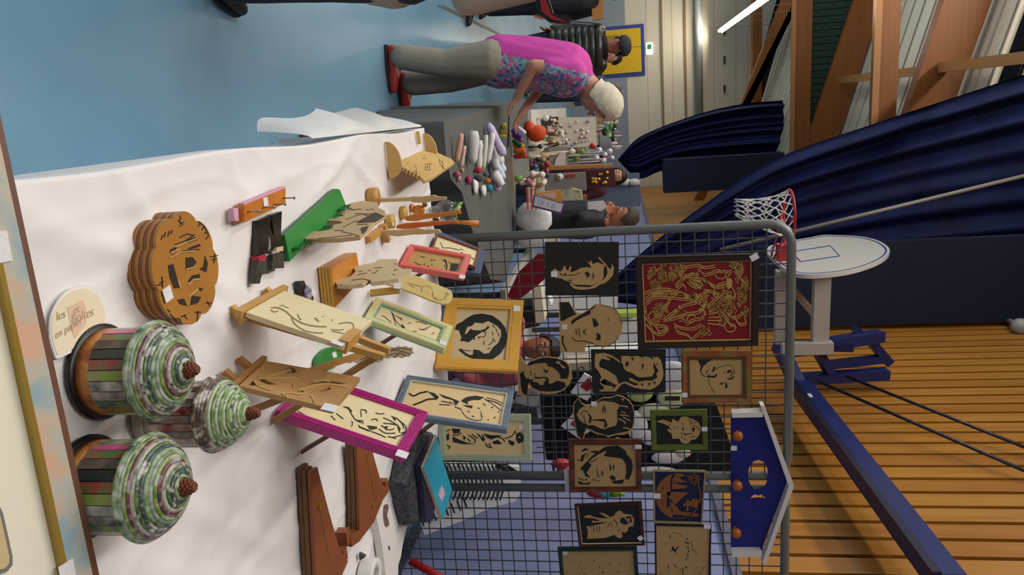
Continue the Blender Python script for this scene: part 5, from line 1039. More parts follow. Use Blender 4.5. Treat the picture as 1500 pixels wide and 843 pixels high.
# ================================================================ the next stall: grey cloth table with many small things
GZ = .74
m_gcl = mat('grey_tablecloth', '#5a5b59', .8, '#525350', scale=4, bump=.15, bscale=8)
GT = [(.015, 3.66), (.2, 3.655), (.31, 3.72), (.40, 3.95), (.62, 4.12), (1.04, 4.6), (1.2, 5.2), (1.02, 5.85), (.58, 6.05), (.58, 7.2), (-.12, 7.2), (-.09, 6.3)]
b = MB(); top = [V((x, y, GZ)) for x, y in GT]; b.prism(top, (0, 0, -.006))
rim = []
for i in range(len(GT)):
    a, c = V(GT[i]), V(GT[(i+1) % len(GT)]); n_ = max(2, int((c-a).length/.03))
    rim += [a.lerp(c, k/n_) for k in range(n_)]
K = len(rim); cen = V((.42, 5.3)); vs = []
for f in range(9):
    t = f/8
    for j, p in enumerate(rim):
        o_ = (p-cen).normalized(); w_ = t*(.02+.022*math.sin(j*.55)+.012*math.sin(j*1.3+1))
        vs.append(V((p.x+o_.x*(w_+.008*min(1, t*8)), p.y+o_.y*(w_+.008*min(1, t*8)), GZ-.002-.72*t)))
b.smooth = True; b.add(vs, [(f*K+j, f*K+(j+1) % K, (f+1)*K+(j+1) % K, (f+1)*K+j) for f in range(8) for j in range(K)]); b.smooth = False
one('tablecloth', b, m_gcl, 'dark grey tablecloth draped over the neighbouring stall with towels', 'tablecloth')
b = MB(); b.box((-.02, 7.5, .70), (.52, 12.6, .74)); 
t = thing('display_table', 'far white-topped table carrying racks of small gifts', 'table', (.45, 10.5, 0)); part('top', b, flat('#cfc9c0'), t)
for x in (.03, .47):
    for y in (7.6, 12.5): part('leg', MB().box((x-.02, y-.02, 0), (x+.02, y+.02, .70)), flat('#6a6a68'), t)
def foot_of(x, y, z=GZ): return atz(x, y, z)
def pxs(p): return (p-CAM).dot(FW)/F_PX     # metres per photo pixel at p
def roll(px0, px1, w, c, label, name='folded_towel', cat='towel', group=None, z=None, sq=.6, c2=None, Y=None):
    # soft folded roll between two photo points lying at about the same depth
    px0, px1 = sorted((px0, px1))
    p = foot_of(*px0) if Y is None else aty(*px0, Y); p.z += w*pxs(p)*.5; q = aty(*px1, p.y); q.z = max(q.z, p.z); s_ = pxs(p); r = w*s_/2
    n_ = 7; pts = [p.lerp(q, i/(n_-1))+V((0, 0, 0)) for i in range(n_)]
    b = MB(); b.tube(pts, [r*.55]+[r*R.uniform(.85, 1.1) for _ in range(n_-2)]+[r*.7], 10)
    return one(name, b, mat('soft_%s_%s' % (c.lstrip('#'), (c2 or '').lstrip('#')), c, .85, c2, scale=18, bump=.3, bscale=50), label, cat, group)
def blob(px0, px1, w, c, label, name, cat, group=None, c2=None, wob=.35, sc=18, flatk=.8, rough=.7):
    p = foot_of(*px0); h = abs(aty(*px1, p.y).z-GZ); r = w*pxs(p)/2
    b = MB(); b.ball(p+V((0, 0, h/2+.001)), (r, r*flatk, h/2), 14, wob=wob)
    return one(name, b, mat('soft_%s_%s' % (c.lstrip('#'), (c2 or '').lstrip('#')), c, rough, c2, scale=sc, bump=.2), label, cat, group)
def panel(pxq, Y, th, c, label, name, cat, extra=None, rough=.6):
    Pp = Plane((0, Y, 0), (1, 0, 0), (0, 0, 1)); q = Pp.pts((0, 0, 1), pxq); lo = min(v.z for v in q); cx_ = sum(v.x for v in q)/4
    t = thing(name, label, cat, (cx_, Y, lo)); part('panel', MB().prism(q, (0, th, 0)), flat(c, rough), t)
    base = GZ if (Y > 5.1 or cx_ < 1) else 0
    if lo > base+.03: part('stand', MB().box((cx_-.02, Y+th*.3, base), (cx_+.02, Y+th*.3+.03, lo+.05)), flat('#4a4a4a'), t)
    return t, Pp
G_T = 'rolled towels on the grey table'
ROLLS = [((664, 238), (676, 196), 9, '#d9a98c', 'peach towel roll at the near end of the grey table', None), ((672, 246), (681, 214), 6, '#e0c3b2', 'pale pink towel beside the peach roll', None),
 ((684, 240), (694, 192), 16, '#dcd8d6', 'wide white pouch standing behind the peach towel', '#cfcac9'), ((697, 250), (703, 206), 9, '#e2e0dc', 'white towel with grey edge next to the wide white pouch', None), ((703, 250), (712, 198), 8, '#d8d8cc', 'off-white towel with a green tinge', '#c8ccb8'), ((709, 240), (722, 195), 9, '#e4e2de', 'plain white towel rolled beside the off-white one', None),
 ((728, 248), (712, 212), 13, '#dfdcda', 'white rolled towel topmost in the row', None), ((735, 240), (716, 206), 12, '#e2ddd8', 'cream white rolled towel second in the row', None), ((738, 228), (708, 182), 14, '#b8a8cc', 'lavender rolled towel with purple trim', '#d4cce0'), ((738, 252), (720, 226), 12, '#ccd4e6', 'pale blue rolled towel', '#e0e2ea'), ((738, 262), (716, 236), 12, '#bcc8e2', 'light blue rolled towel below the pale blue one', '#e2e4ec'), ((736, 272), (716, 252), 13, '#e6e2e0', 'white rolled towel low in the row', None), ((730, 280), (718, 262), 12, '#b79fc4', 'mauve rolled towel at the end of the row', None)]
for a, c, w_, col, lab, c2 in ROLLS: roll(a, c, w_, col, lab, group=G_T, c2=c2)
SM = [((664, 256), (674, 256), 9, '#b04a6c', 'deep pink felt flower by the peach towel', 'felt_flower', 'flower'), ((668, 262), (675, 262), 10, '#b98a8e', 'dusty pink ball beside the deep pink flower', 'felt_ball', 'ball'), ((674, 250), (680, 250), 7, '#c4986a', 'small tan felt ball beside the deep pink flower', 'felt_ball', 'ball'), ((682, 264), (690, 264), 13, '#b01868', 'magenta felt flower on a ring', 'felt_flower', 'flower'),
      ((694, 250), (706, 250), 9, '#b53a30', 'red felt slipper beside the white towels', 'slipper', 'slipper'), ((694, 262), (708, 262), 10, '#4a4a4c', 'dark grey felt sole beside the red slipper', 'slipper', 'slipper'), ((708, 256), (716, 256), 8, '#6a6488', 'violet patterned pouch beneath the pale blue towels', 'pouch', 'pouch'), ((709, 266), (719, 266), 9, '#c8743c', 'orange and yellow knitted pouch above the teal one', 'pouch', 'pouch'), ((710, 276), (722, 276), 11, '#2c9aac', 'teal felt pouch at the front of the towels', 'pouch', 'pouch'),
      ((692, 274), (700, 272), 22, '#e0dcda', 'white felt bag at the front corner of the grey table', 'felt_bag', 'bag'), ((703, 280), (712, 278), 18, '#dedad8', 'crumpled white felt bag by the teal pouch', 'felt_bag', 'bag'),
      ((734, 186), (742, 176), 10, '#d8cc58', 'yellow felt cloth near the reaching hand', 'felt_cloth', 'cloth'), ((732, 196), (746, 192), 7, '#d8982c', 'orange and yellow cloth strip by the thin black pole', 'felt_cloth', 'cloth'), ((728, 200), (742, 202), 5, '#c9d050', 'yellow green cloth strip beside the lavender towel', 'felt_cloth', 'cloth')]
for a, c, w_, col, lab, nm, ct in SM: blob(a, c, w_, col, lab, nm, ct, 'small felt goods on the grey table')
# colourful felt rolls
for a, c, w_, col, lab in (((746, 190), (764, 202), 8, '#4a3a8c', 'dark violet felt roll'), ((747, 198), (766, 207), 7, '#b03a80', 'fuchsia felt roll'), ((747, 206), (764, 214), 8, '#1f5a34', 'dark green felt roll'), ((748, 214), (768, 214), 7, '#d4a02c', 'yellow felt roll'), ((748, 222), (770, 221), 9, '#d0601c', 'orange felt roll'), ((749, 230), (772, 228), 7, '#b8341c', 'red-orange felt roll'), ((752, 184), (770, 196), 6, '#e4d2dc', 'pale pink felt roll')):
    roll(a, c, w_, col, lab+' in the colourful bunch', 'felt_roll', 'felt', 'felt rolls beside the towels')
blob((772, 196), (800, 193), 24, '#d9501c', 'big orange felt pumpkin behind the colourful felt rolls', 'felt_pumpkin', 'pumpkin', c2='#c8441a', wob=.15)
blob((768, 186), (782, 184), 18, '#cf4a20', 'orange red felt cloth beside the big pumpkin', 'felt_cloth', 'cloth')
blob((776, 218), (796, 218), 18, '#d8cdbc', 'pale knitted pumpkin under the orange pumpkin', 'felt_pumpkin', 'pumpkin', c2='#c8b8a4', wob=.15)
blob((788, 207), (800, 207), 12, '#4c9a44', 'green felt leaf ball between the pumpkins', 'felt_ball', 'ball')
t = thing('bouquet', 'dark mixed bouquet of felt flowers beside the pale pumpkin', 'bouquet', foot_of(768, 243))
p0 = foot_of(768, 243); cols = ['#2a2030', '#7a2a3a', '#3a6a8c', '#24382c', '#8a8c3a', '#c8b4b0', '#5a3a2c', '#b03a3a', '#2c5a70']
for k in range(26): part('flower', MB().ball(p0+V((R.uniform(-.05, .09), R.uniform(-.12, .05), .04+R.random()*.19)), .015+R.random()*.014, 7), flat(cols[k % 9]), t)
part('stem_bundle', MB().lathe([(.03, 0), (.02, .06), (.03, .1)], p0, 8), flat('#2c4a2c'), t)
t = thing('bouquet', 'pale pink and yellow paper bouquet in front of the dark one', 'bouquet', foot_of(752, 262))
p0 = foot_of(760, 264); cols = ['#d8c0b0', '#e4d8c8', '#c8a890', '#d0b05c', '#b8606c', '#e0c4c8', '#383c70']
for k in range(22): part('flower', MB().ball(p0+V((R.uniform(-.05, .10), R.uniform(-.1, .1), .03+R.random()*.22)), .018+R.random()*.018, 7), flat(cols[k % 7]), t)
part('stem_bundle', MB().lathe([(.03, 0), (.02, .06), (.03, .1)], p0, 8), flat('#5a6a3c'), t)
# holder with green post, beige plate, thin pole
p = foot_of(750, 262); t = thing('card_holder', 'clear card holder on a green post in front of the bouquets', 'holder', p)
s_ = pxs(p); part('post', MB().tube([p, p+V((0, 0, 16*s_))], 4*s_, 8), flat('#7c9a4c'), t); q = p+V((-.06, .02, 4*s_)); part('clear_card', MB().box(q+V((-.09, 0, 0)), q+V((.05, .01, 22*s_))), mat('clear_sheet', '#c9cbc4', .2, alpha=.6), t)
p = foot_of(744, 258); one('beige_plate', MB().box(p+V((-.14, 0, 0)), p+V((.12, .02, .045))), flat('#a8967c'), 'beige cardboard plate behind the row of towels', 'plate')
p = foot_of(726, 208); one('thin_pole', MB().tube([aty(746, 160, p.y), aty(744, 216, p.y)], .006, 6), flat('#2a2a2c'), 'thin dark rod lying across above the towels', 'rod')
# white teddy-like pillow bag, certificate, orange stripe, camouflage cloth
p = foot_of(752, 322); p.z += .01; b = MB(); b.ball(p+V((.0, 0, .15)), (.13, .11, .15), 16, wob=.2); t = thing('plush_bag', 'white fluffy plush bag on the grey table by the grid post', 'bag', p)
part('body', b, mat('plush_white', '#dadada', .9, '#cfcfd2', scale=20, bump=.5, bscale=90), t)
part('side', MB().ball(p+V((.15, -.03, .13)), (.09, .08, .13), 14, wob=.3), MATS['plush_white'], t); part('label', MB().box(p+V((.10, -.15, .26)), p+V((.18, -.13, .36))), flat('#dcd6bc'), t)
p = aty(802, 290, 5.6); Pc = Plane(p, (1, .1, 0), (0, .1, 1)); t = thing('certificate', 'tilted white certificate with purple edge above the plush bag', 'sign', (p.x, p.y, p.z-.1)); T = (0, 0, 1)
b = MB(); Pc.poly(b, T, [(782, 285), (827, 298), (822, 314), (780, 303)], 0, .012); part('edge', b, mat('purple_edge', '#6a4a78', .5), t)
b = MB(); Pc.poly(b, T, [(784, 287.5), (825, 299.5), (821, 311), (782, 301)], .012, .002); part('paper', b, mat('paper_bluewhite', '#d2d4e2', .6), t)
b = MB()
for L in ([(790, 292), (788, 300)], [(794, 293), (792, 302)], [(797, 294), (795, 301)], [(803, 297), (801, 304)], [(810, 298), (808, 306)], [(813, 299), (811, 306)]): Pc.stroke(b, T, L, 1, .014, .001)
part('lettering', b, flat('#8a8ca8'), t)
b = MB(); Pc.poly(b, T, [(785, 282), (822, 278), (823, 297), (800, 290)], -.06, .02); t2 = thing('pink_picture', 'yellow framed pale pink picture behind the certificate', 'picture', (p.x, p.y+.05, p.z-.1)); part('frame', b, flat('#d09a2c'), t2)
b = MB(); Pc.poly(b, T, [(790, 284), (814, 282), (814, 292), (800, 288)], -.04, .002); part('print', b, flat('#dcb8b0'), t2)
for k in range(5):
    b = MB(); Pc.poly(b, T, [(771+3*k, 275), (773.4+3*k, 275), (774.4+3*k, 306), (772+3*k, 306)], -.02, .03)
    if k == 0: t = thing('striped_bag', 'orange and white striped paper bag left of the certificate', 'bag', (p.x, p.y, GZ))
    part('stripe', b, flat('#d8562c' if k % 2 == 0 else '#e8d8cc'), t)
t, Pp = panel([(820, 280), (838, 276), (852, 280), (854, 300), (824, 303)], 6.85, .06, '#8a9070', 'green and cream camouflage cloth beside the writing man', 'camouflage_cloth', 'cloth'); t.children[0].data.materials[0] = mat('camouflage', '#8a9070', .8, '#3a4030', scale=9, c3='#c8c4a0', contrast=1.5)
p = aty(856, 290, 7.0); one('brown_post', MB().bar(V((p.x, 7, GZ)), V((p.x, 7, p.z+.02)), .10, .05), flat('#8c5a2c'), 'brown wooden post behind the camouflage cloth', 'post')
# ---- far display racks
t, Pp = panel([(818, 172), (872, 172), (874, 216), (820, 217)], 8.2, .03, '#d8ccb8', 'pale jewellery board with lilac and silver pieces behind the pumpkins', 'jewellery_board', 'board')
for k in range(26):
    x, y = R.uniform(824, 868), R.uniform(176, 213); c_ = Pp.px(x, y, .012); part('trinket', MB().ball(c_, R.uniform(.008, .02), 6), flat(['#b8a0d0', '#e8e0e8', '#c8b4a0', '#9a8a9c', '#f0ece0', '#d0a8a0'][k % 6], .15), t)
for k in range(40):
    if k == 0: t = thing('sparkling_tree', 'sparkling pale ornament tree beside the jewellery board', 'ornament', Pp.px(806, 195)); part('trunk', MB().tube([Pp.px(798, 195, .1), Pp.px(826, 196, .1)], .02, 6), flat('#a89a88'), t)
    x, y = R.gauss(814, 6), R.gauss(193, 12); part('bead', MB().ball(Pp.px(x, y, .1+R.random()*.08), R.uniform(.01, .024), 6), flat(['#e8dcc0', '#c8a878', '#f2ead8', '#b89a7c', '#8c8078'][k % 5], .12), t)
t, Pp = panel([(803, 216), (832, 215), (832, 246), (804, 246)], 7.9, .03, '#8c8680', 'grey board with a pale pink cut-out bird leaning on it', 'grey_board', 'board')
b = MB(); Pp.poly(b, (0, 0, 1), [(812, 243), (815, 232), (822, 222), (829, 225), (828, 236), (830, 244)], .005, .02); part('cut_out', b, flat('#d4c4c0'), t)
t, Pp = panel([(795, 244), (897, 241), (897, 245), (795, 250)], 7.62, .12, '#a87840', 'long wooden shelf board standing on end behind the bouquets', 'shelf_board', 'board')
t, Pp = panel([(796, 256), (857, 253), (859, 279), (800, 282)], 7.5, .08, '#847e7a', 'plain grey box with a round white badge on its side', 'grey_box', 'box')
part('badge', MB().lathe([(.034, 0), (.034, .01)], Pp.px(820, 259, .012), 20, axis=Pp.n), flat('#e0dcd4'), t); part('badge_mark', MB().lathe([(.012, 0), (.012, .004)], Pp.px(819, 259, .022), 10, axis=Pp.n), flat('#b84a50'), t)
b = MB(); Pp.poly(b, (0, 0, 1), [(830, 256), (843, 255), (843, 259), (830, 260)], .005, .01); part('red_bar', b, flat('#b82a24'), t)
for k, (x, y, c) in enumerate(((838, 222, '#d8ccb4'), (845, 220, '#8c6a30'), (852, 222, '#7a9a3c'), (846, 234, '#8a8c4c'), (856, 240, '#5a4a70'), (862, 226, '#b0c070'))):
    p = aty(x, y, 7.9+.13*k); one('small_figure', MB().ball(p, (.035, .03, .04), 8, wob=.4).tube([V((p.x, p.y, GZ)), p], .012, 6), flat(c), 'small figure on a stick, %s, between grey board and glass ornaments' % ['cream', 'brown', 'green', 'olive', 'violet', 'lime'][k], 'figure', 'stick figures on the far table')
for k, (x, y, c) in enumerate(((868, 214, '#c02838'), (878, 220, '#d8d8dc'), (886, 226, '#e4e4e8'), (893, 222, '#d0d0d8'), (874, 232, '#e0d8d0'), (884, 236, '#c8c8d0'), (896, 232, '#b8b8c4'))):
    p = aty(x, y, 8.0+.075*((k*3) % 7)); t = thing('glass_ornament', '%s glass bauble of the sparkling group above the wooden shelf board' % ['red', 'clear upper', 'clear middle', 'clear right', 'cream', 'silver', 'grey'][k], 'ornament', V((p.x, p.y, GZ)), 'glass baubles'); part('bauble', MB().ball(p, .034, 10), mat('bauble_'+c[1:], c, .08, metal=.3), t); part('stand', MB().tube([V((p.x, p.y, GZ)), p], .008, 6), flat('#9a9a98'), t)
t, Pp = panel([(858, 250), (900, 246), (902, 274), (860, 276)], 7.95, .1, '#4a1c1c', 'dark red cabinet with small golden figures', 'red_cabinet', 'cabinet')
for k in range(14): x, y = R.uniform(866, 892), R.uniform(252, 270); part('gold_figure', MB().ball(Pp.px(x, y, .02), R.uniform(.012, .022), 6), mat('gold_glint', '#d0a040', .2, metal=.5), t)
# hat and flowers on a tall stand near the bent head
p = aty(878, 214, 8.6); t = thing('grey_hat', 'grey felt hat with red flower on a stand by the jewellery board', 'hat', V((p.x, p.y, GZ))); part('crown', MB().lathe([(.16, 0), (.17, .01), (.11, .03), (.10, .11), (.05, .14)], p, 16), flat('#55555c', .8), t); part('stand', MB().tube([V((p.x, p.y, GZ)), p], .015, 6), flat('#3a3a3a'), t); part('red_flower', MB().ball(p+V((.1, -.06, .05)), .055, 8), flat('#b02c28'), t)
t = thing('ribbon_flowers', 'green black and white ribbon flowers high above the grey hat', 'ornament', V((p.x, p.y+.2, GZ))); part('stand', MB().tube([V((p.x, p.y+.2, GZ)), aty(890, 188, 8.8)], .012, 6), flat('#2a2a2a'), t)
for k in range(16): part('petal', MB().ball(aty(R.uniform(882, 900), R.uniform(172, 204), 8.8), (R.uniform(.03, .06), .03, R.uniform(.015, .04)), 7), flat(['#1c1c1e', '#5aa03c', '#26282a', '#d8d8d4', '#7ac048'][k % 5]), t)
# things on the ledge in front of the lavender panel, under the far curtain
b = MB(); q0, q1 = aty(868, 272, 9.5), aty(938, 272, 9.5); 
one('long_shelf', MB().box((q0.x-.1, 9.765, 0), (q1.x+.3, 9.82, q1.z)), flat('#5a6478'), 'slate coloured shelf edge behind the writing man', 'shelf')
for k, (x, c, c2, l) in enumerate(((872, '#c8c4cc', '#9a98b0', 'pale lilac cloth'), (884, '#a8c4cc', '#88a8b4', 'light blue cloth'), (903, '#c02c3c', '#a02030', 'red cloth'), (915, '#d0d4c8', '#a8b0a0', 'pale green cloth'), (928, '#d4d4d4', '#a4a4a0', 'white cloth'))):
    p = aty(x, 267, 9.75); one('hanging_cloth', MB().ball(p, (.05, .05, .085), 10, wob=.4), mat('soft_%s_%s' % (c[1:], c2[1:]), c, .8, c2, scale=14), l+' in the bundle hanging behind the writing man', 'cloth', 'cloths behind the writing man')
# trestle table for the things seen through the wire grid
t = thing('trestle_table', 'plain table behind the wire grids carrying boxes and papers', 'table', (2.0, 6.0, 0)); part('top', MB().box((1.25, 5.15, .70), (2.6, 7.0, .74)), flat('#b8b4ac'), t)
for x in (1.3, 2.55):
    for y in (5.2, 6.95): part('leg', MB().box((x-.02, y-.02, 0), (x+.02, y+.02, .70)), flat('#55555a'), t)
# many small mixed gifts crowding the far part of the table
GNAME = ['sand', 'amber', 'ivory', 'caramel', 'pink beige', 'walnut', 'off-white', 'brick red', 'dark brown', 'straw', 'sage', 'salmon', 'near-black', 'ochre']
GIFT = ['#e0ccb0', '#c89a60', '#e0d4c4', '#b87a4a', '#d0b0a0', '#8a6a50', '#e4dccc', '#a84a3c', '#5a4a44', '#c8b890', '#6a7a5a', '#d8a0a0', '#3a3a44', '#b0906a']
for k in range(90):
    x, y = R.uniform(772, 800), R.uniform(172, 285); p = foot_of(x, y); s_ = R.uniform(.02, .05)
    if p.x > .5 or (p.y > 7.15 and p.y < 7.55) or p.y > 12: continue
    b = MB(); f_ = k % 4; h_ = R.uniform(.05, .2)
    if f_ == 0: b.box(p+V((-s_, -s_, 0)), p+V((s_, s_*.3, h_)))
    elif f_ == 1: b.lathe([(s_*.5, 0), (s_*.7, h_*.3), (s_*.5, h_*.7), (s_*.25, h_)], p, 10)
    elif f_ == 2: b.lathe([(s_*.3, 0), (s_*.25, h_*.6)], p, 8).ball(p+V((0, 0, h_*.6+s_*.6)), s_*.8, 8)
    else: b.lathe([(s_, 0), (s_*.6, h_*.5), (.003, h_*1.1)], p, 10)
    one('small_gift', b, flat(GIFT[k % 14], .4), GNAME[k % 14]+[' box', ' vase', ' ball on a stand', ' cone'][f_]+' among the small gifts on the far stall', 'gift', 'small mixed gifts')
# open gift rack behind the glass baubles, its shelves crowded with little things
t = thing('gift_rack', 'open pale rack with shelves of little gifts behind the grey board', 'rack', (.32, 9.25, GZ)); SHZ = (.80, .98, 1.16, 1.34, 1.5)
for x in (.12, .51): part('post', MB().box((x-.01, 9.24, GZ), (x+.01, 9.26, 1.62)), flat('#b8a890'), t)
for z in SHZ: part('shelf_board', MB().box((.12, 9.16, z-.012), (.51, 9.34, z)), flat('#c8b494'), t)
for z in SHZ:
    for k in range(9):
        x = .145+.0425*k; s_ = R.uniform(.016, .026); h_ = R.uniform(.04, .13); p = V((x, 9.2, z+.001)); f_ = R.randrange(4); c_ = R.randrange(14); b = MB()
        if f_ == 0: b.box(p+V((-s_, -s_, 0)), p+V((s_, s_*.3, h_)))
        elif f_ == 1: b.lathe([(s_*.5, 0), (s_, h_*.3), (s_*.7, h_*.7), (s_*.35, h_)], p, 10)
        elif f_ == 2: b.lathe([(s_*.4, 0), (s_*.3, h_*.6)], p, 8).ball(p+V((0, 0, h_*.6+s_*.6)), s_, 8)
        else: b.lathe([(s_, 0), (s_*.7, h_*.5), (.003, h_*1.1)], p, 10)
        one('shelf_gift', b, flat(GIFT[c_], .3), GNAME[c_]+[' box', ' vase', ' ball figure', ' cone'][f_]+' on the '+['lowest', 'second', 'middle', 'fourth', 'top'][SHZ.index(z)]+' shelf of the pale gift rack', 'gift', 'little gifts on the pale rack')
part('side_leaf', MB().box((.53, 7.4, .70), (1.02, 8.4, .74)), flat('#cfc9c0'), [o for o in bpy.data.objects if o.name == 'display_table'][0])
part('leg', MB().box((.96, 7.9, 0), (1.0, 7.94, .70)), flat('#6a6a68'), [o for o in bpy.data.objects if o.name == 'display_table'][0])
# ---- things seen through the wire grid
p = aty(772, 410, 5.0); Pp = Plane(p, (1, 0, 0), (0, 0, 1)); b = MB()
Pp.poly(b, (0, 0, 1), [(744, 432), (760, 398), (790, 370), (802, 372), (806, 400), (790, 415), (756, 441)], 0, .05); one('sequin_bag', b, mat('crimson_sequin', '#8c1428', .3, '#6c0c1c', scale=30, bump=.5, bscale=80), 'shiny crimson sequinned bag seen through the grid beside the black profile board', 'bag')
for nm, q, Y, c, l, ct in (('white_box', [(756, 432), (800, 425), (808, 448), (760, 450)], 5.6, '#e0e4e8', 'pale box behind the crimson bag, seen through the grid', 'box'), ('paper_sheet', [(795, 428), (905, 434), (905, 462), (797, 456)], 6.2, '#e2e4e2', 'white paper sheet below the black profile board', 'paper'),
        ('paper_sheet', [(900, 466), (934, 464), (935, 500), (902, 503)], 6.4, '#dcdad4', 'white paper sheet beside the bald head cut-out', 'paper'), ('green_strip', [(902, 459), (934, 459), (934, 465), (902, 465)], 6.3, '#a0b84c', 'lime green strip above the white sheet near the bald head', 'strip'), ('grey_case', [(895, 500), (936, 498), (936, 516), (880, 520)], 6.5, '#8c92a4', 'grey blue case behind the bald head cut-out', 'case'),
        ('white_crate', [(820, 515), (935, 512), (935, 524), (822, 530)], 6.0, '#e4e0d8', 'white crate under the bald head cut-out', 'crate'), ('butterfly_box', [(830, 533), (870, 530), (870, 556), (832, 560)], 5.2, '#bcb09c', 'cream box with drawn butterflies beside the woman cut-out', 'box'), ('floral_bag', [(758, 566), (790, 570), (786, 606), (765, 600)], 4.1, '#d0b4b4', 'pinkish floral bag under the woman cut-out', 'bag'),
        ('grey_case', [(752, 590), (786, 598), (788, 618), (752, 615)], 3.9, '#4a4c50', 'dark grey case under the floral bag', 'case'), ('paper_lantern', [(778, 418), (792, 420), (798, 470), (784, 476)], 5.3, '#d8cfb4', 'cream paper lantern behind the pine frame corner', 'lantern'), ('dark_case', [(766, 446), (790, 450), (790, 478), (768, 482)], 5.4, '#2c2c30', 'dark case behind the pine frame corner', 'case')):
    t, Pp = panel(q, Y, .18, c, l, nm, ct)
    if nm == 'butterfly_box':
        b = MB(); T = (740, 530, .178)
        for L in ([(600,60),(640,40),(650,80),(610,100),(600,60)], [(600,110),(640,100),(640,135),(605,135),(600,110)], [(555,80),(580,70),(590,110),(560,130),(555,80)]): Pp.stroke(b, T, smooth(L, 3), 6, .002, .003)
        part('butterflies', b, flat('#6a4a4c'), t)
    if nm == 'floral_bag':
        b = MB(); T = (740, 530, .178)
        for L in ([(120,300),(180,330),(250,410)], [(160,340),(210,380),(230,420)], [(200,290),(240,330)]): Pp.stroke(b, T, smooth(L, 3), 14, .002, .003)
        part('print', b, flat('#c87058'), t)
# dark cloth display with painted stones and its own wire grid
t, Pp = panel([(788, 545), (1032, 545), (1090, 706), (800, 674)], 5.0, .03, '#111113', 'black cloth display board carrying painted stones behind the grid', 'stone_board', 'board', rough=.9)
for k in range(5): y = 556+k*25; part('wire', MB().bar(Pp.px(786, y, .05), Pp.px(880, y-2, .05), .006, .006), m_wire, t)
for k in range(7): x = 795+k*13; part('wire', MB().bar(Pp.px(x, 548, .055), Pp.px(x+3, 674, .055), .006, .006), m_wire, t)
ST = [((985, 552), 27, 24, '#d4d2d4', 'white painted stone at the top right'), ((937, 574), 20, 17, '#b9c878', 'green painted stone with a dark twig'), ((985, 583), 22, 17, '#d0d0a4', 'pale yellow painted stone with a dark boat shape'), ((958, 604), 24, 14, '#cfd0b0', 'pale painted stone under the yellow one'), ((933, 624), 16, 24, '#dcdcdc', 'white cloud shaped stone'), ((951, 642), 12, 12, '#d8d8d6', 'small white stone by the olive frame'), ((905, 650), 8, 10, '#c9c2a8', 'small tan stone by the brown frame'), ((978, 671), 24, 10, '#d8ccc8', 'long speckled pinkish stone'), ((960, 690), 30, 7, '#dcdad6', 'narrow white stone above the navy picture'), ((1000, 664), 12, 8, '#cfc8a8', 'cream stone at the bottom of the board')]
for (c, rx, ry, col, l) in ST:
    p = Pp.px(c[0], c[1], .045); s_ = pxs(p); t = thing('painted_stone', l+' on the black board', 'stone', p, 'painted stones'); part('pebble', MB().ball(p, (rx*.0+ry*s_, .022, rx*s_), 16), mat('stone_'+col[1:], col, .4), t)
    if 'twig' in l or 'boat' in l: b = MB(); b.box(p+V((-.02, -.028, -.05)), p+V((.01, -.018, .05))); part('painted_mark', b, flat('#1c1c1a'), t)
for (c, l) in (((850, 560), 'upper'), ((836, 615), 'lower')):
    Pq = Plane((0, 4.93, 0), (1, 0, 0), (0, 0, 1)); t = thing('red_white_cloth', l+' red and white square cloth behind the smiling cut-out head', 'cloth', Pq.px(*c)); x, y = c
    b = MB(); Pq.poly(b, (0, 0, 1), [(x-14, y+14), (x+6, y-14), (x+32, y), (x+10, y+26)] if l == 'upper' else [(x-14, y+8), (x+6, y-12), (x+30, y+14), (x+12, y+26)], 0, .02); part('cloth', b, flat('#dcdad8'), t)
    b = MB(); Pq.poly(b, (0, 0, 1), [(x, y+6), (x+12, y-6), (x+22, y+6), (x+10, y+14)], .02, .004); part('red_patch', b, flat('#8c1420'), t)
# poles of the next grid, zebra seat cover, red pole
for k, (y, c, r) in enumerate(((699, '#55565a', .02), (711, '#4a4b4e', .02), (716, '#c8c8c6', .010))):
    if k < 2: continue
    Y = 4.3; a, c_ = aty(780 if k < 2 else 960, y, Y), aty(1095, y-2, Y); b = MB(); b.tube([V((a.x, Y, .0)), V((a.x, Y, c_.z))], r, 10); one('stand_pole', b, flat(c, .4), '%s upright pole of a stand behind the two grids' % ['thick grey', 'thin grey', 'thin whitish'][k], 'pole')
Pz = Plane((0, 4.4, .5), (1, 0, 0), (0, .5, 1)); t = thing('zebra_cover', 'zebra striped chair cover behind the grid posts', 'chair cover', Pz.px(700, 720)); T = (640, 660, .1733)
b = MB(); Pz.poly(b, T, [(60,100),(680,110),(690,190),(680,330),(640,400),(440,450),(200,560),(-120,680),(-160,560)], 0, .06); part('cover', b, mat('zebra_white', '#e6e4e0', .8), t)
for y_ in (690, 735): p = Pz.px(665, y_, -.03); part('leg', MB().box((p.x-.015, p.y+.03, 0), (p.x+.015, p.y+.06, p.z+.05)), flat('#3a3a3a'), t)
for k in range(17):
    x = 60+k*36; L = [(x, 105), (x+38, 190), (x+60, 270), (x+70, 330+8*(k % 3)), (x+40, 420)] if k < 13 else [(x-60, 110), (x+10, 150), (x-10+6*k, 200)]
    if k >= 13: L = [(480+12*(k-13), 110+10*(k-13)), (600, 130+20*(k-13)), (680, 180)]
    b = MB(); Pz.stroke(b, T, smooth([(min(x_, 672), y_) for x_, y_ in L], 2), 13, .06, .004); part('stripe', b, flat('#18181a', .8), t)
for k in range(8):
    b = MB(); Pz.stroke(b, T, [(-110+k*52, 640-k*22), (-140+k*52, 560-k*22)], 13, .06, .004); part('stripe', b, flat('#18181a', .8), t)
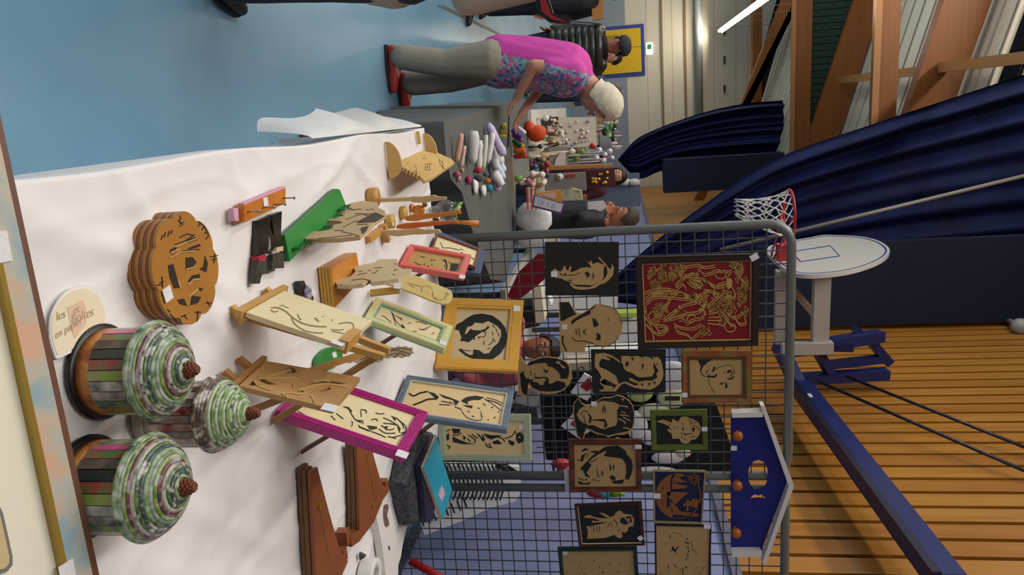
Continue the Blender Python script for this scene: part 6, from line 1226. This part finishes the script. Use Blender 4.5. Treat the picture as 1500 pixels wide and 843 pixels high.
for k, (x, y, c, l) in enumerate(((822, 680, '#c03040', 'pink and red rose by the brown frame'), (830, 688, '#d88090', 'paler pink rose by the brown frame'), (875, 724, '#c02c34', 'red wrapping below the brown frame'), (888, 724, '#5ab0d0', 'light blue ribbon below the brown frame'), (903, 722, '#8ab030', 'lime ribbon below the brown frame'))):
    if k == 0: t = thing('gift_stand', 'slim dark stand carrying roses and ribbons behind the brown frame', 'stand', V((aty(850, 700, 4.06).x, 4.06, 0)))
    p = aty(x, y, 4.0); part('arm', MB().bar(V((aty(850, 700, 4.06).x, 4.06, p.z-.05)), V((p.x, 4.0, p.z-.05)), .02, .012), flat('#2c2c2e'), t)
    if k == 4: part('post', MB().box((aty(850, 700, 4.06).x-.012, 4.05, 0), (aty(850, 700, 4.06).x+.012, 4.07, p.z+.02)), flat('#2c2c2e'), t)
    one('paper_rose' if k < 2 else 'gift_ribbon', MB().ball(p, (.03, .03, .05), 10, wob=.6), mat('soft_%s_'%c[1:], c, .5), l, 'rose' if k < 2 else 'ribbon')
a, c = aty(600, 822, 2.9), aty(690, 870, 2.9); one('red_pole', MB().tube([a, c], .018, 10), flat('#a8141c', .4), 'red tube slanting beside the white table in the corner', 'tube')
# ================================================================ people
def skin_mesh(name, nodes, edges, vox):
    # limbs as tapered capsules, fused into one continuous surface by a voxel remesh and smoothed
    b = MB(); org = nodes[0][0]
    rr = lambda r: r if not isinstance(r, tuple) else (r[0]+r[1])/2
    for p, r in nodes: b.ball(p-org, rr(r), 12)
    for i, j in edges: b.tube([nodes[i][0]-org, nodes[j][0]-org], [rr(nodes[i][1]), rr(nodes[j][1])], 12)
    me = bpy.data.meshes.new('sk'); me.from_pydata(b.v, [], b.f); o = bpy.data.objects.new('sk', me); COL.objects.link(o)
    md = o.modifiers.new('r', 'REMESH'); md.mode = 'VOXEL'; md.voxel_size = vox; md.adaptivity = 0
    s2 = o.modifiers.new('u', 'SMOOTH'); s2.factor = .5; s2.iterations = 4
    dg = bpy.context.evaluated_depsgraph_get(); ev = o.evaluated_get(dg).to_mesh()
    c = MB(); c.smooth = True; c.add([v.co+org for v in ev.vertices], [tuple(p.vertices) for p in ev.polygons])
    bpy.data.objects.remove(o); bpy.data.meshes.remove(me)
    return c
class Sk:
    def __init__(s): s.n = []; s.e = []; s.k = {}
    def add(s, key, p, r, frm=None):
        s.k[key] = len(s.n); s.n.append((V(p), r))
        if frm is not None: s.e.append((s.k[frm], s.k[key]))
    def mesh(s, vox=.014): return skin_mesh('b', s.n, s.e, vox)
def hand(S, key, wrist, d, side, pn, k=1., curl=.5):   # five fingers; d: direction of the fingers, side: towards the thumb, pn: palm normal
    d = d.normalized(); side = (side-d*side.dot(d)).normalized(); pn = d.cross(side)
    for i, (o_, l) in enumerate(((.027, .062), (.010, .074), (-.008, .068), (-.026, .052))):
        b0 = wrist+d*.085*k+side*o_*k; S.add(key+'f%dm' % i, wrist+d*.03*k+side*o_*.7*k, .014*k, key); S.add(key+'f%da' % i, b0, .0115*k, key+'f%dm' % i)
        c = b0+(d*(1-curl*.4)+pn*curl*.6).normalized()*l*.55*k; S.add(key+'f%db' % i, c, .0095*k, key+'f%da' % i)
        S.add(key+'f%dc' % i, c+(d*(1-curl)+pn*curl*1.2).normalized()*l*.5*k, .0078*k, key+'f%db' % i)
    t0 = wrist+d*.03*k+side*.034*k; S.add(key+'t0', t0, .013*k, key+'f0m'); S.add(key+'t1', t0+(d*.7+side*.6).normalized()*.04*k, .011*k, key+'t0'); S.add(key+'t2', t0+(d*.9+side*.35+pn*.3).normalized()*.07*k, .009*k, key+'t1')
def head_parts(t, c, face, up, r, m_hair, m_skin, hair='short', glasses=False):
    # eyes, nose, mouth and ears set on the head at c (radius r); hair is a cap leaving the face free
    f = face.normalized(); u = (up-f*up.dot(f)).normalized(); s_ = u.cross(f)
    w_ = mat('eye_white', '#ded8d0', .3); dk = mat('eye_dark', '#2a1c16', .3); lip = mat('lips', '#a8605a', .5)
    for k in (-1, 1):
        e = c+f*r*.86+s_*k*r*.36+u*r*.08; ey = part('eye', MB().ball(e-f*r*.02, r*.105, 8), w_, t); part('iris', MB().ball(e+f*r*.05, r*.066, 6), dk, ey)
        part('eyebrow', MB().bar(e+u*r*.24-s_*r*.18, e+u*r*.24+s_*r*.18, r*.06, r*.09, tuple(f)), m_hair, t)
        part('ear', MB().ball(c+s_*k*r*.90-u*r*.02-f*r*.05, V((r*.12, r*.2, r*.28)), 8), m_skin, t)
    nb = MB(); nb.smooth = True; nb.add([c+f*r*.88+u*r*.14, c+f*r*.9-u*r*.25-s_*r*.18, c+f*r*.9-u*r*.25+s_*r*.18, c+f*r*1.22-u*r*.2, c+f*r*.86-u*r*.32], [(0, 1, 3), (0, 3, 2), (1, 4, 3), (4, 2, 3)]); part('nose', nb, m_skin, t)
    part('mouth', MB().ball(c+f*r*.82-u*r*.52, V((r*.26, r*.26, r*.06)), 8, q=Matrix((s_, f, u)).transposed()), lip, t)
    if hair:
        b = MB(); n1, n2 = 26, 16; vs = []; K = 1.0
        drop = {'short': -.15, 'bob': -.75, 'bald': .1}[hair]
        for i in range(n2+1):
            for j in range(n1):
                a = 2*math.pi*j/n1; cf = math.cos(a)     # cf=1 front
                low = drop if cf < .35 else ease(drop, .55, min(1, (cf-.35)/.35))
                z = 1-(1-low)*(i/n2); rr = math.sqrt(max(0, 1-min(1, abs(z))**2)); rr = max(rr, .88 if z < 0 else 0)
                p = c+u*r*(1.42 if z > 0 else 1.2)*z+(f*cf*1.02+s_*math.sin(a)*.98)*r*rr*1.12-f*r*.06
                p += (p-c).normalized()*r*.09*noise.noise(p*38); vs.append(p)
        b.smooth = True; b.add(vs, [(i*n1+j, i*n1+(j+1) % n1, (i+1)*n1+(j+1) % n1, (i+1)*n1+j) for i in range(n2) for j in range(n1)]); part('hair', b, m_hair, t)
def build_person(label, J, skin, top, bottom, shoe, hairm, group=None, hair='short', k=1., sleeve='long', face=V((0, -1, 0)), headup=V((0, 0, 1)), girth=1., coat=0, handdir=None, top2=None, backdir=None, sub=.014, body_sub=.009, headr=.098, hem=1.):
    P = J; t = thing('person', label, 'person', (P['pelvis'].x, P['pelvis'].y, 0), group)
    S = Sk(); g = girth
    S.add('pelvis', P['pelvis'], .13*k*g); S.add('waist', P['waist'], .12*k*g, 'pelvis'); S.add('chest', P['chest'], (.145*k*g, .12*k*g), 'waist'); S.add('neck0', P['neck'], .055*k, 'chest')
    hd = P['head']; upv = headup.normalized(); fv = face.normalized()
    S.add('jaw', hd-upv*.06*k+fv*.012*k, (headr*.72*k, headr*.8*k), 'neck0'); S.add('skull', hd+upv*.02*k, (headr*.92*k, headr*k), 'jaw'); S.add('crown', hd+upv*.085*k, headr*.66*k, 'skull')
    for s_ in 'LR':
        S.add('rib'+s_, P['chest'].lerp(P['sh'+s_], .45)-(P['chest']-P['waist'])*.15, .10*k*g, 'chest'); S.e.append((S.k['rib'+s_], S.k['waist'])); S.add('sh'+s_, P['sh'+s_], .058*k*g, 'rib'+s_); S.add('el'+s_, P['el'+s_], .043*k, 'sh'+s_); S.add('wr'+s_, P['wr'+s_], .029*k, 'el'+s_)
        d = (P['wr'+s_]-P['el'+s_]); dd = handdir.get(s_, d) if handdir else d
        hand(S, 'wr'+s_, P['wr'+s_], dd, V((0, 0, 1)).cross(dd) if abs(dd.normalized().z) < .8 else fv, None, k)
        S.add('hip'+s_, P['hip'+s_], .10*k*g, 'pelvis'); S.add('kn'+s_, P['kn'+s_], .062*k, 'hip'+s_); S.add('an'+s_, P['an'+s_], .042*k, 'kn'+s_)
        S.add('toe'+s_, P['toe'+s_], .03*k, 'an'+s_)
    part('body', S.mesh(body_sub), skin, t)
    S = Sk(); S.add('pelvis', P['pelvis']-V((0, 0, .03*k))*(1 if not coat else 0), .155*k*g); S.add('waist', P['waist'], .15*k*g, 'pelvis'); S.add('chest', P['chest'], (.168*k*g, .15*k*g), 'waist'); S.add('col', P['chest'].lerp(P['neck'], .75), .075*k, 'chest')
    if coat:
        m_ = (P['knL']+P['knR'])/2; S.add('hem', P['pelvis'].lerp(m_, coat), .19*k*g, 'pelvis')
    S.add('low', P['pelvis'], .15*k*g, 'pelvis')
    for s_ in 'LR':
        S.add('rib'+s_, P['chest'].lerp(P['sh'+s_], .5)-(P['chest']-P['waist'])*.15, .118*k*g, 'chest'); S.add('pel'+s_, P['hip'+s_].lerp(P['pelvis'], .6)+(P['waist']-P['pelvis'])*.15, .142*k*g, 'pelvis'); S.e.append((S.k['rib'+s_], S.k['pel'+s_]))
        S.add('sh'+s_, P['sh'+s_], .074*k*g, 'rib'+s_); e = P['el'+s_]
        if sleeve == 'short': S.add('el'+s_, P['sh'+s_].lerp(e, .62), .072*k, 'sh'+s_)
        else: S.add('el'+s_, e, .058*k*g, 'sh'+s_); S.add('wr'+s_, e.lerp(P['wr'+s_], .93), .044*k*g, 'el'+s_)
    b = S.mesh(sub)
    if top2 is not None:
        bm = []
        for f in b.f:
            p = [V(b.v[i]) for i in f[:4]]; n_ = (p[2]-p[0]).cross(p[-1]-p[1]); n_.normalize(); c = sum(p, V())/len(p)
            bm.append(1 if backdir(c, n_) else 0)
        b.m = bm; part('blouse', b, [top, top2], t)
    else: part('jacket' if sleeve == 'long' else 'shirt', b, top, t)
    S = Sk(); S.add('pelvis', P['pelvis'], .148*k*g)
    for s_ in 'LR':
        S.add('hip'+s_, P['hip'+s_], .118*k*g, 'pelvis'); S.add('kn'+s_, P['kn'+s_], .088*k*g**.5, 'hip'+s_); S.add('an'+s_, P['an'+s_]+V((0, 0, .03)), .074*k*hem, 'kn'+s_)
    part('trousers', S.mesh(sub), bottom, t)
    for s_ in 'LR':
        a, c = P['an'+s_], P['toe'+s_]; d = (c-a); d.z = 0; d.normalize()
        S = Sk(); S.add('h', V((a.x, a.y, .05))-d*.05*k, (.042*k, .045*k)); S.add('m', V((a.x, a.y, .05))+d*.05*k, (.048*k, .045*k), 'h'); S.add('t', V((c.x, c.y, .035)), (.045*k, .032*k), 'm'); S.add('tt', V((c.x, c.y, .03))+d*.04*k, (.036*k, .026*k), 't')
        sho = part('shoe', S.mesh(.008), shoe, t)
        q = V((a.x, a.y, 0)); sd = V((-d.y, d.x, 0)); sole = [q-d*.09*k+sd*.035*k, q+d*.06*k+sd*.05*k, q+d*.2*k+sd*.035*k, q+d*.235*k, q+d*.2*k-sd*.035*k, q+d*.06*k-sd*.05*k, q-d*.09*k-sd*.035*k]
        part('sole', MB().prism([v+V((0, 0, .001)) for v in sole], (0, 0, .022)), mat('sole_dark', '#26201e', .7), sho)
    head_parts(t, hd+upv*.01*k, fv, upv, headr*k, hairm, skin, hair)
    return t
def stander(x, y, hgt, yaw_, arms=0, k=None):   # standing pose facing yaw (0 = towards the camera)
    k = k or hgt/1.72; f = V((math.sin(yaw_), -math.cos(yaw_), 0)); s_ = V((f.y, -f.x, 0)); o_ = V((x, y, 0)); Z = lambda z: V((0, 0, z*k))
    J = dict(pelvis=o_+Z(.93), waist=o_+Z(1.08), chest=o_+Z(1.28), neck=o_+Z(1.46)+f*.01, head=o_+Z(1.58)+f*.03)
    for n, g in (('L', 1), ('R', -1)):
        J['sh'+n] = o_+s_*g*.18*k+Z(1.38); J['el'+n] = o_+s_*g*.25*k+Z(1.10)-f*.02; J['wr'+n] = o_+s_*g*(.24 if not arms else .1)*k+Z(.87 if not arms else 1.08)+f*(.06 if not arms else .22)
        J['hip'+n] = o_+s_*g*.09*k+Z(.86); J['kn'+n] = o_+s_*g*.095*k+Z(.48)+f*.015; J['an'+n] = o_+s_*g*.1*k+Z(.08); J['toe'+n] = o_+s_*g*.11*k+Z(.03)+f*.15
    return J, f, k
m_sk = mat('skin_fair', '#c98d70', .5, '#c2856a', scale=12); m_sk2 = mat('skin_tan', '#a8684a', .5); 
m_den = mat('dark_trousers', '#22262e', .8); m_shd = mat('shoe_black', '#1a1918', .5); m_dk = mat('hair_dark', '#1c1512', .6); m_gr = mat('hair_grey', '#6a6258', .7); m_brn = mat('hair_brown', '#3c2c22', .7)
# ---- woman bending over the stall
Yc = 5.33; at = lambda x, y, dy=0.: aty(x, y, Yc+dy)
J = dict(pelvis=at(738, 90), waist=at(775, 92), chest=at(828, 103), neck=at(868, 124), head=at(880, 148))
sh = at(845, 108)
J['shR'] = at(842, 108, -.17); J['shL'] = at(842, 112, .17)
J['elR'] = at(782, 96, -.24); J['elL'] = at(790, 130, .24)
J['wrR'] = at(757, 143, -.14); J['wrL'] = at(764, 166, .12)
J['hipR'] = at(722, 88, -.09); J['hipL'] = at(722, 92, .09)
fr = atz(566, 86, .0); fl = atz(583, 124, .0)
J['anR'] = V((fr.x, fr.y, .09)); J['anL'] = V((fl.x, fl.y, .09)); J['toeR'] = J['anR']+V((.17, -.01, -.055)); J['toeL'] = J['anL']+V((.16, .01, -.055))
J['knR'] = J['hipR'].lerp(J['anR'], .5)+V((.03, 0, 0)); J['knL'] = J['hipL'].lerp(J['anL'], .5)+V((.04, 0, 0))
m_flo = mat('floral_blouse', '#3f5f9c', .7, '#c05a90', kind='voronoi', scale=48, c3='#8fb8b4', contrast=1.1)
m_mgt = mat('magenta_cloth', '#cc3f9c', .75, '#c4389a', scale=6)
fdir = V((.62, -.15, -.55))
wom = build_person('white-haired woman in magenta and floral top bending over the stall', J, m_sk, m_flo, mat('taupe_trousers', '#9c9286', .8, '#928879', scale=6), mat('red_leather', '#96201c', .4, '#a82a22', scale=20), mat('hair_white', '#dcd2bc', .8, '#c8bca0', scale=60), hair='bob', sleeve='short', hem=1.22, face=fdir, headup=V((.55, 0, .85)), girth=1.22, top2=m_mgt,
                   backdir=lambda c, n: (c.x-at(*( (738, 88) if False else (738, 88))).x) < (c.z-J['pelvis'].z)*.31-.035, handdir={'R': V((.5, .1, -.45)), 'L': V((.5, -.1, -.35))}, headr=.112)
# ---- man in a cap and puffer jacket
J, f, k = stander(-.66, 9.0, 1.74, rad(-4))
m_puf = mat('puffer_black', '#26271f', .35, '#34352a', scale=6)
man = build_person('man in dark cap and quilted black jacket standing in the aisle', J, m_sk2, m_puf, m_den, m_shd, m_dk, face=f, girth=1.35, k=k)
b = MB(); hd = J['head']; b.lathe([(.118, .05), (.122, .07), (.115, .12), (.07, .16), (.01, .17)], hd+V((0, .01, .01)), 20); b.prism([hd+V((x, y, .065)) for x, y in ((-.09, -.07), (-.06, -.17), (0, -.195), (.06, -.17), (.09, -.07))], (0, 0, .012)); part('cap', b, mat('cap_grey', '#2a2d33', .8), man)
for k_ in range(8):
    z = .88+k_*.075; b = MB(); b.tube([V((-.66+.225*math.cos(a), 9.0+.175*math.sin(a), z)) for a in [2*math.pi*i/24 for i in range(24)]], .046, 8, closed=True); part('quilt_band', b, m_puf, man)
part('scarf', MB().tube([J['neck']+V((.1*math.cos(a), .09*math.sin(a), -.02)) for a in [2*math.pi*i/14 for i in range(14)]], .05, 8, closed=True), mat('scarf_black', '#131315', .9), man)
# ---- person in a pale coat at the frame edge, with a black and red bag
J, f, k = stander(-.665, 2.98, 1.66, rad(165), arms=1)
J['anR'].z = J['anL'].z = .08
pc = build_person('person in a long pale coat and dark trousers at the photo edge', J, m_sk, mat('cream_coat', '#a99a8c', .85, '#9f9082', scale=5, bump=.15, bscale=40), m_den, m_shd, m_brn, face=f, girth=1.3, coat=.35, k=k)
hb = aty(822, 8, 2.82); b = MB(); Pb = Plane((0, 2.70, 0), (1, 0, 0), (0, 0, 1))
t = thing('shoulder_bag', 'black and red bag held against the pale coat', 'bag', Pb.px(825, 10))
b = MB(); Pb.poly(b, (0, 0, 1), [(784, -10), (790, 22), (806, 34), (834, 36), (838, 30), (812, 22), (802, -8)], 0, .05); part('black_body', b, flat('#1c1618'), t)
b = MB(); Pb.poly(b, (0, 0, 1), [(790, -10), (794, 18), (810, 29), (832, 33), (808, 22), (797, -8)], .05, .006); part('red_band', b, flat('#a01c24'), t)
# ---- others in the distance
J, f, k = stander(-1.2, 8.3, 1.70, rad(60)); build_person('person in dark grey clothes by the tan board, partly cut off', J, m_sk, mat('charcoal_coat', '#33353a', .8), m_den, m_shd, m_dk, face=f, k=k, girth=1.15, sub=.02, body_sub=.012)
q = [aty(*p_, 8.9) for p_ in ((866, -6), (884, -6), (884, 27), (868, 30))]; one('tan_board', MB().prism([*q], (0, .06, 0)), flat('#b0793c'), 'tan wooden board beside the dark dressed visitors', 'board')
J, f, k = stander(-1.32, 9.3, 1.72, rad(20)); build_person('person in black jacket at the edge beyond the tan board', J, m_sk, mat('black_coat', '#17181b', .7), m_den, m_shd, m_brn, face=f, k=k, girth=1.15, sub=.02, body_sub=.012)
J, f, k = stander(-.66, 11.2, 1.68, rad(-30)); build_person('dark-haired person in black just behind the man with the cap', J, m_sk, mat('black_coat', '#17181b', .7), m_den, m_shd, m_dk, face=f, k=k, sub=.02, body_sub=.012)
J, f, k = stander(-.86, 13.7, 1.66, rad(-50)); build_person('small distant person in pink and black before the yellow door', J, m_sk, mat('rose_coat', '#7a3a54', .7), m_den, m_shd, m_brn, face=f, k=k, sub=.02, body_sub=.012)
J, f, k = stander(-.30, 13.3, 1.66, rad(30)); build_person('grey-haired person in slate jacket beyond the white-haired head', J, m_sk, mat('slate_coat', '#3c4450', .7), m_den, m_shd, m_gr, face=f, k=k, sub=.02, body_sub=.012)
J, f, k = stander(.86, 9.3, 1.68, rad(-20)); build_person('dark-haired person in maroon behind the red cabinet', J, m_sk, mat('maroon_top', '#4a1420', .8), m_den, m_shd, m_dk, face=f, k=k, hair='bob', sub=.02, body_sub=.012)
# ---- man writing behind the grey table
Yw = 6.6; aw = lambda x, y, dy=0.: aty(x, y, Yw+dy)
J = dict(pelvis=aw(800, 322), waist=aw(820, 322), chest=aw(858, 322), neck=aw(893, 323), head=aw(912, 320))
for n, g in (('L', -1), ('R', 1)):
    J['sh'+n] = aw(872, 323+g*2, g*.19); J['hip'+n] = J['pelvis']+V((0, g*.09, -.07)); J['kn'+n] = V((J['pelvis'].x, Yw+g*.1, .48)); J['an'+n] = V((J['pelvis'].x, Yw+g*.1, .08)); J['toe'+n] = J['an'+n]+V((-.15, 0, -.05))
J['elR'] = aw(848, 312, .28); J['elL'] = aw(852, 320, -.27); J['wrR'] = aw(878, 304, .12); J['wrL'] = aw(884, 311, -.12)
wr = build_person('dark-haired man in a black coat writing on a white sheet', J, m_sk2, mat('black_coat', '#17181b', .7), m_den, m_shd, m_brn, face=V((-1, -.15, -.3)), headup=V((-.2, 0, 1)), girth=1.15)
Pw = Plane((0, Yw-.2, 0), (1, 0, 0), (0, 0, 1)); b = MB(); Pw.poly(b, (0, 0, 1), [(861, 296), (884, 294), (889, 303), (878, 311), (861, 310)], 0, .01); one('white_sheet', b, flat('#dcd4d4'), 'white sheet of paper held by the writing man', 'paper')
# ---- person in pink seated behind the grid
J, f, k = stander(1.56, 4.72, 1.6, rad(-15)); dz = V((0, 0, -.44))
for n in ('pelvis', 'waist', 'chest', 'neck', 'head', 'shL', 'shR', 'elL', 'elR', 'wrL', 'wrR', 'hipL', 'hipR'): J[n] = J[n]+dz
for n, g in (('L', 1), ('R', -1)):
    J['kn'+n] = J['hip'+n]+f*.42+V((0, 0, .03)); J['an'+n] = V((J['kn'+n].x, J['kn'+n].y, .08)); J['toe'+n] = J['an'+n]+f*.15+V((0, 0, -.05)); J['wr'+n] = J['kn'+n]-f*.1+V((0, 0, .1))
build_person('seated person in a salmon pink top behind the wire grid', J, m_sk2, mat('salmon_top', '#b8606a', .8, '#ac5660', scale=5), mat('wine_skirt', '#6c2a34', .8), m_shd, m_dk, face=f, k=k, girth=1.2)
t = thing('stool', 'simple stool under the seated person in the salmon top', 'stool', (1.56, 4.72, 0)); part('seat', MB().lathe([(.16, .2), (.16, .22)], (1.56, 4.72, 0), 20), flat('#5a4a3a'), t)
for k_ in range(4): a = rad(45+90*k_); part('leg', MB().tube([(1.56+.17*math.cos(a), 4.72+.17*math.sin(a), 0), (1.56+.13*math.cos(a), 4.72+.13*math.sin(a), .2)], .014, 6), flat('#4a4a4a'), t)
# ================================================================ basketball backboard on the right wall
XB = 1.45; PB = Plane((XB, 6.5, 3), (0, 1, 0), (0, 0, 1)); T = (1040, 240, .2373)
t = thing('basketball_hoop', 'white rounded basketball backboard with red ring and net on blue wall arms', 'basketball hoop', (XB, 6.5, 2.5))
m_bw = mat('backboard_white', '#cfcac0', .12); m_bb = mat('backboard_blue', '#2b3a8c', .3); m_bs = mat('arm_blue', '#1c2a66', .4, '#18245a', scale=8); m_ws = mat('arm_white', '#b8afa2', .4)
rim_ = [(348,548),(365,510),(440,490),(530,470),(620,455),(700,440),(800,442),(900,446),(990,460),(1060,485),(1105,520),(1105,552),(1060,590),(980,625),(880,655),(760,675),(640,684),(560,682),(520,672),(440,632)]
rim_ = smooth(rim_+[rim_[0]], 3)[:-1]; out = PB.pts(T, rim_)
bbd = part('backboard', MB().prism(out, (.035, 0, 0)), m_bw, t)
def ringpoly(k1, k2):
    c = V((730, 560)); return [tuple(c+(V(p)-c)*k1) for p in rim_], [tuple(c+(V(p)-c)*k2) for p in rim_]
a, c = ringpoly(.955, .925); b = MB(); PB.poly(b, T, a, .0005, .0012, [c]); part('edge_line', b, m_bb, bbd)
b = MB()
for L in ([(530,540),(740,507)], [(560,606),(800,570)], [(530,575),(560,606)], [(740,505),(800,570)]): PB.stroke(b, T, L, 9 if L[0][0] < 535 and L[1][0] < 570 else 5, .0005, .0012)
part('target_square', b, m_bb, bbd)
# ring, bracket and net
rc = aty(1154, 322, 6.0); hp = PB.px(1141, 380); rc = V((XB-.40, hp.y-.02, 3.0)); RR_ = .225
# choose the ring height so that it meets the photo
rc.z = aty(1156, 325, rc.y).z
ring = [rc+V((RR_*math.cos(2*math.pi*i/36), RR_*math.sin(2*math.pi*i/36), 0)) for i in range(36)]
m_ring = mat('ring_red', '#b01c1c', .35); rg = part('ring', MB().tube(ring, .011, 8, closed=True), m_ring, t)
part('bracket', MB().box((XB-.14, rc.y-.07, rc.z-.10), (XB, rc.y+.07, rc.z-.02)), m_ring, t)
for k in (-1, 1):
    part('brace', MB().tube([V((XB-.02, rc.y+k*.05, rc.z-.14)), rc+V((-.02, k*.2, -.01))], .008, 6), m_ring, t); part('arm', MB().tube([V((XB-.02, rc.y+k*.06, rc.z-.02)), rc+V((RR_*.7, k*RR_*.7, 0))], .009, 6), m_ring, t)
m_net = mat('net_cord', '#d8d6d0', .8)
NS, L_ = 12, 6
def np_(i, j):
    t_ = j/L_; r_ = ease(RR_, .075, t_**.75); a = 2*math.pi*(i+.5*(j % 2))/NS; return rc+V((r_*math.cos(a)-.09*t_**2, r_*math.sin(a)+.02*t_, -.46*t_))
for i in range(NS):
    for s_ in (0, 1):
        pts = []
        for j in range(L_+1):
            sh_ = (j//2 + (j % 2 if s_ else 0)); pts.append(np_(i+(sh_ if s_ else -((j+1)//2)), j))
        part('net_cord', MB().tube(pts, .0055, 5), m_net, rg)
# arms: white steel brackets from the board, blue folding frame, rails on the wall
def p3(x, y, X): return atx(x, y, X)
for (xa, ya, yb) in ((1204, 402, 497), (1148, 396, 500)):
    A = p3(xa, ya, XB+.035); 
    B = V((2.15, A.y+.02, A.z)); part('white_arm', MB().bar(A, B, .09, .13), m_ws, t)
A = V((2.12, p3(1204, 402, XB+.03).y, p3(1204, 402, XB+.03).z+.1)); B = V((2.12, A.y, p3(1148, 396, XB+.03).z-.05)); part('white_arm', MB().bar(A, B, .09, .10), m_ws, t)
part('white_brace', MB().bar(p3(1165, 428, 1.7), p3(1200, 470, 2.05), .04, .05), m_ws, t)
for (a, c, X1, X2, w_) in (((1148, 515), (1290, 492), 2.35, 2.35, .13), ((1165, 556), (1300, 548), 2.72, 2.72, .12), ((1155, 505), (1250, 508), 2.3, 2.3, .10), ((1215, 535), (1300, 525), 2.6, 2.6, .09), ((1192, 505), (1215, 545), 2.35, 2.65, .10), ((1268, 492), (1302, 532), 2.35, 2.65, .10), ((1250, 480), (1272, 500), 2.25, 2.4, .08)):
    part('blue_bar', MB().bar(p3(*a, X1), p3(*c, X2), w_, w_*.8, (1, 0, 0)), m_bs, t)
A, B = p3(1140, 505, 2.3), p3(1172, 570, 2.62); part('blue_bar', MB().bar(A, B, .12, .12), m_bs, t)
A, B = p3(1172, 566, 2.6), p3(1392, 858, 2.6); part('long_beam', MB().bar(A, B, .13, .16), m_bs, t)
d = (B-A).normalized(); part('beam_rail', MB().bar(A+V((-.07, 0, -.07)), B+V((-.07, 0, -.07)), .02, .05), mat('rail_dark', '#141a38', .4), t)
for (a, c) in (((1200, 560), (1512, 695)), ((1240, 552), (1512, 660))):
    part('stay_rod', MB().tube([p3(*a, 2.6), p3(*c, 2.82)], .014, 8), mat('rod_dark', '#1a2030', .4), t)
part('label', MB().box(p3(1184, 580, 2.53)+V((-.004, -.04, -.03)), p3(1184, 580, 2.53)+V((0, .04, .03))), flat('#c8ccd4'), t)
p = aty(1495, 474, 8.9); one('round_lamp', MB().ball(p+V((.04, 0, 0)), .1, 14).tube([p+V((.04, 0, 0)), V((p.x+.04, 9.16, p.z))], .03, 8), flat('#a8a69c', .4), 'small pale round lamp on the navy padded cover at the edge', 'lamp')
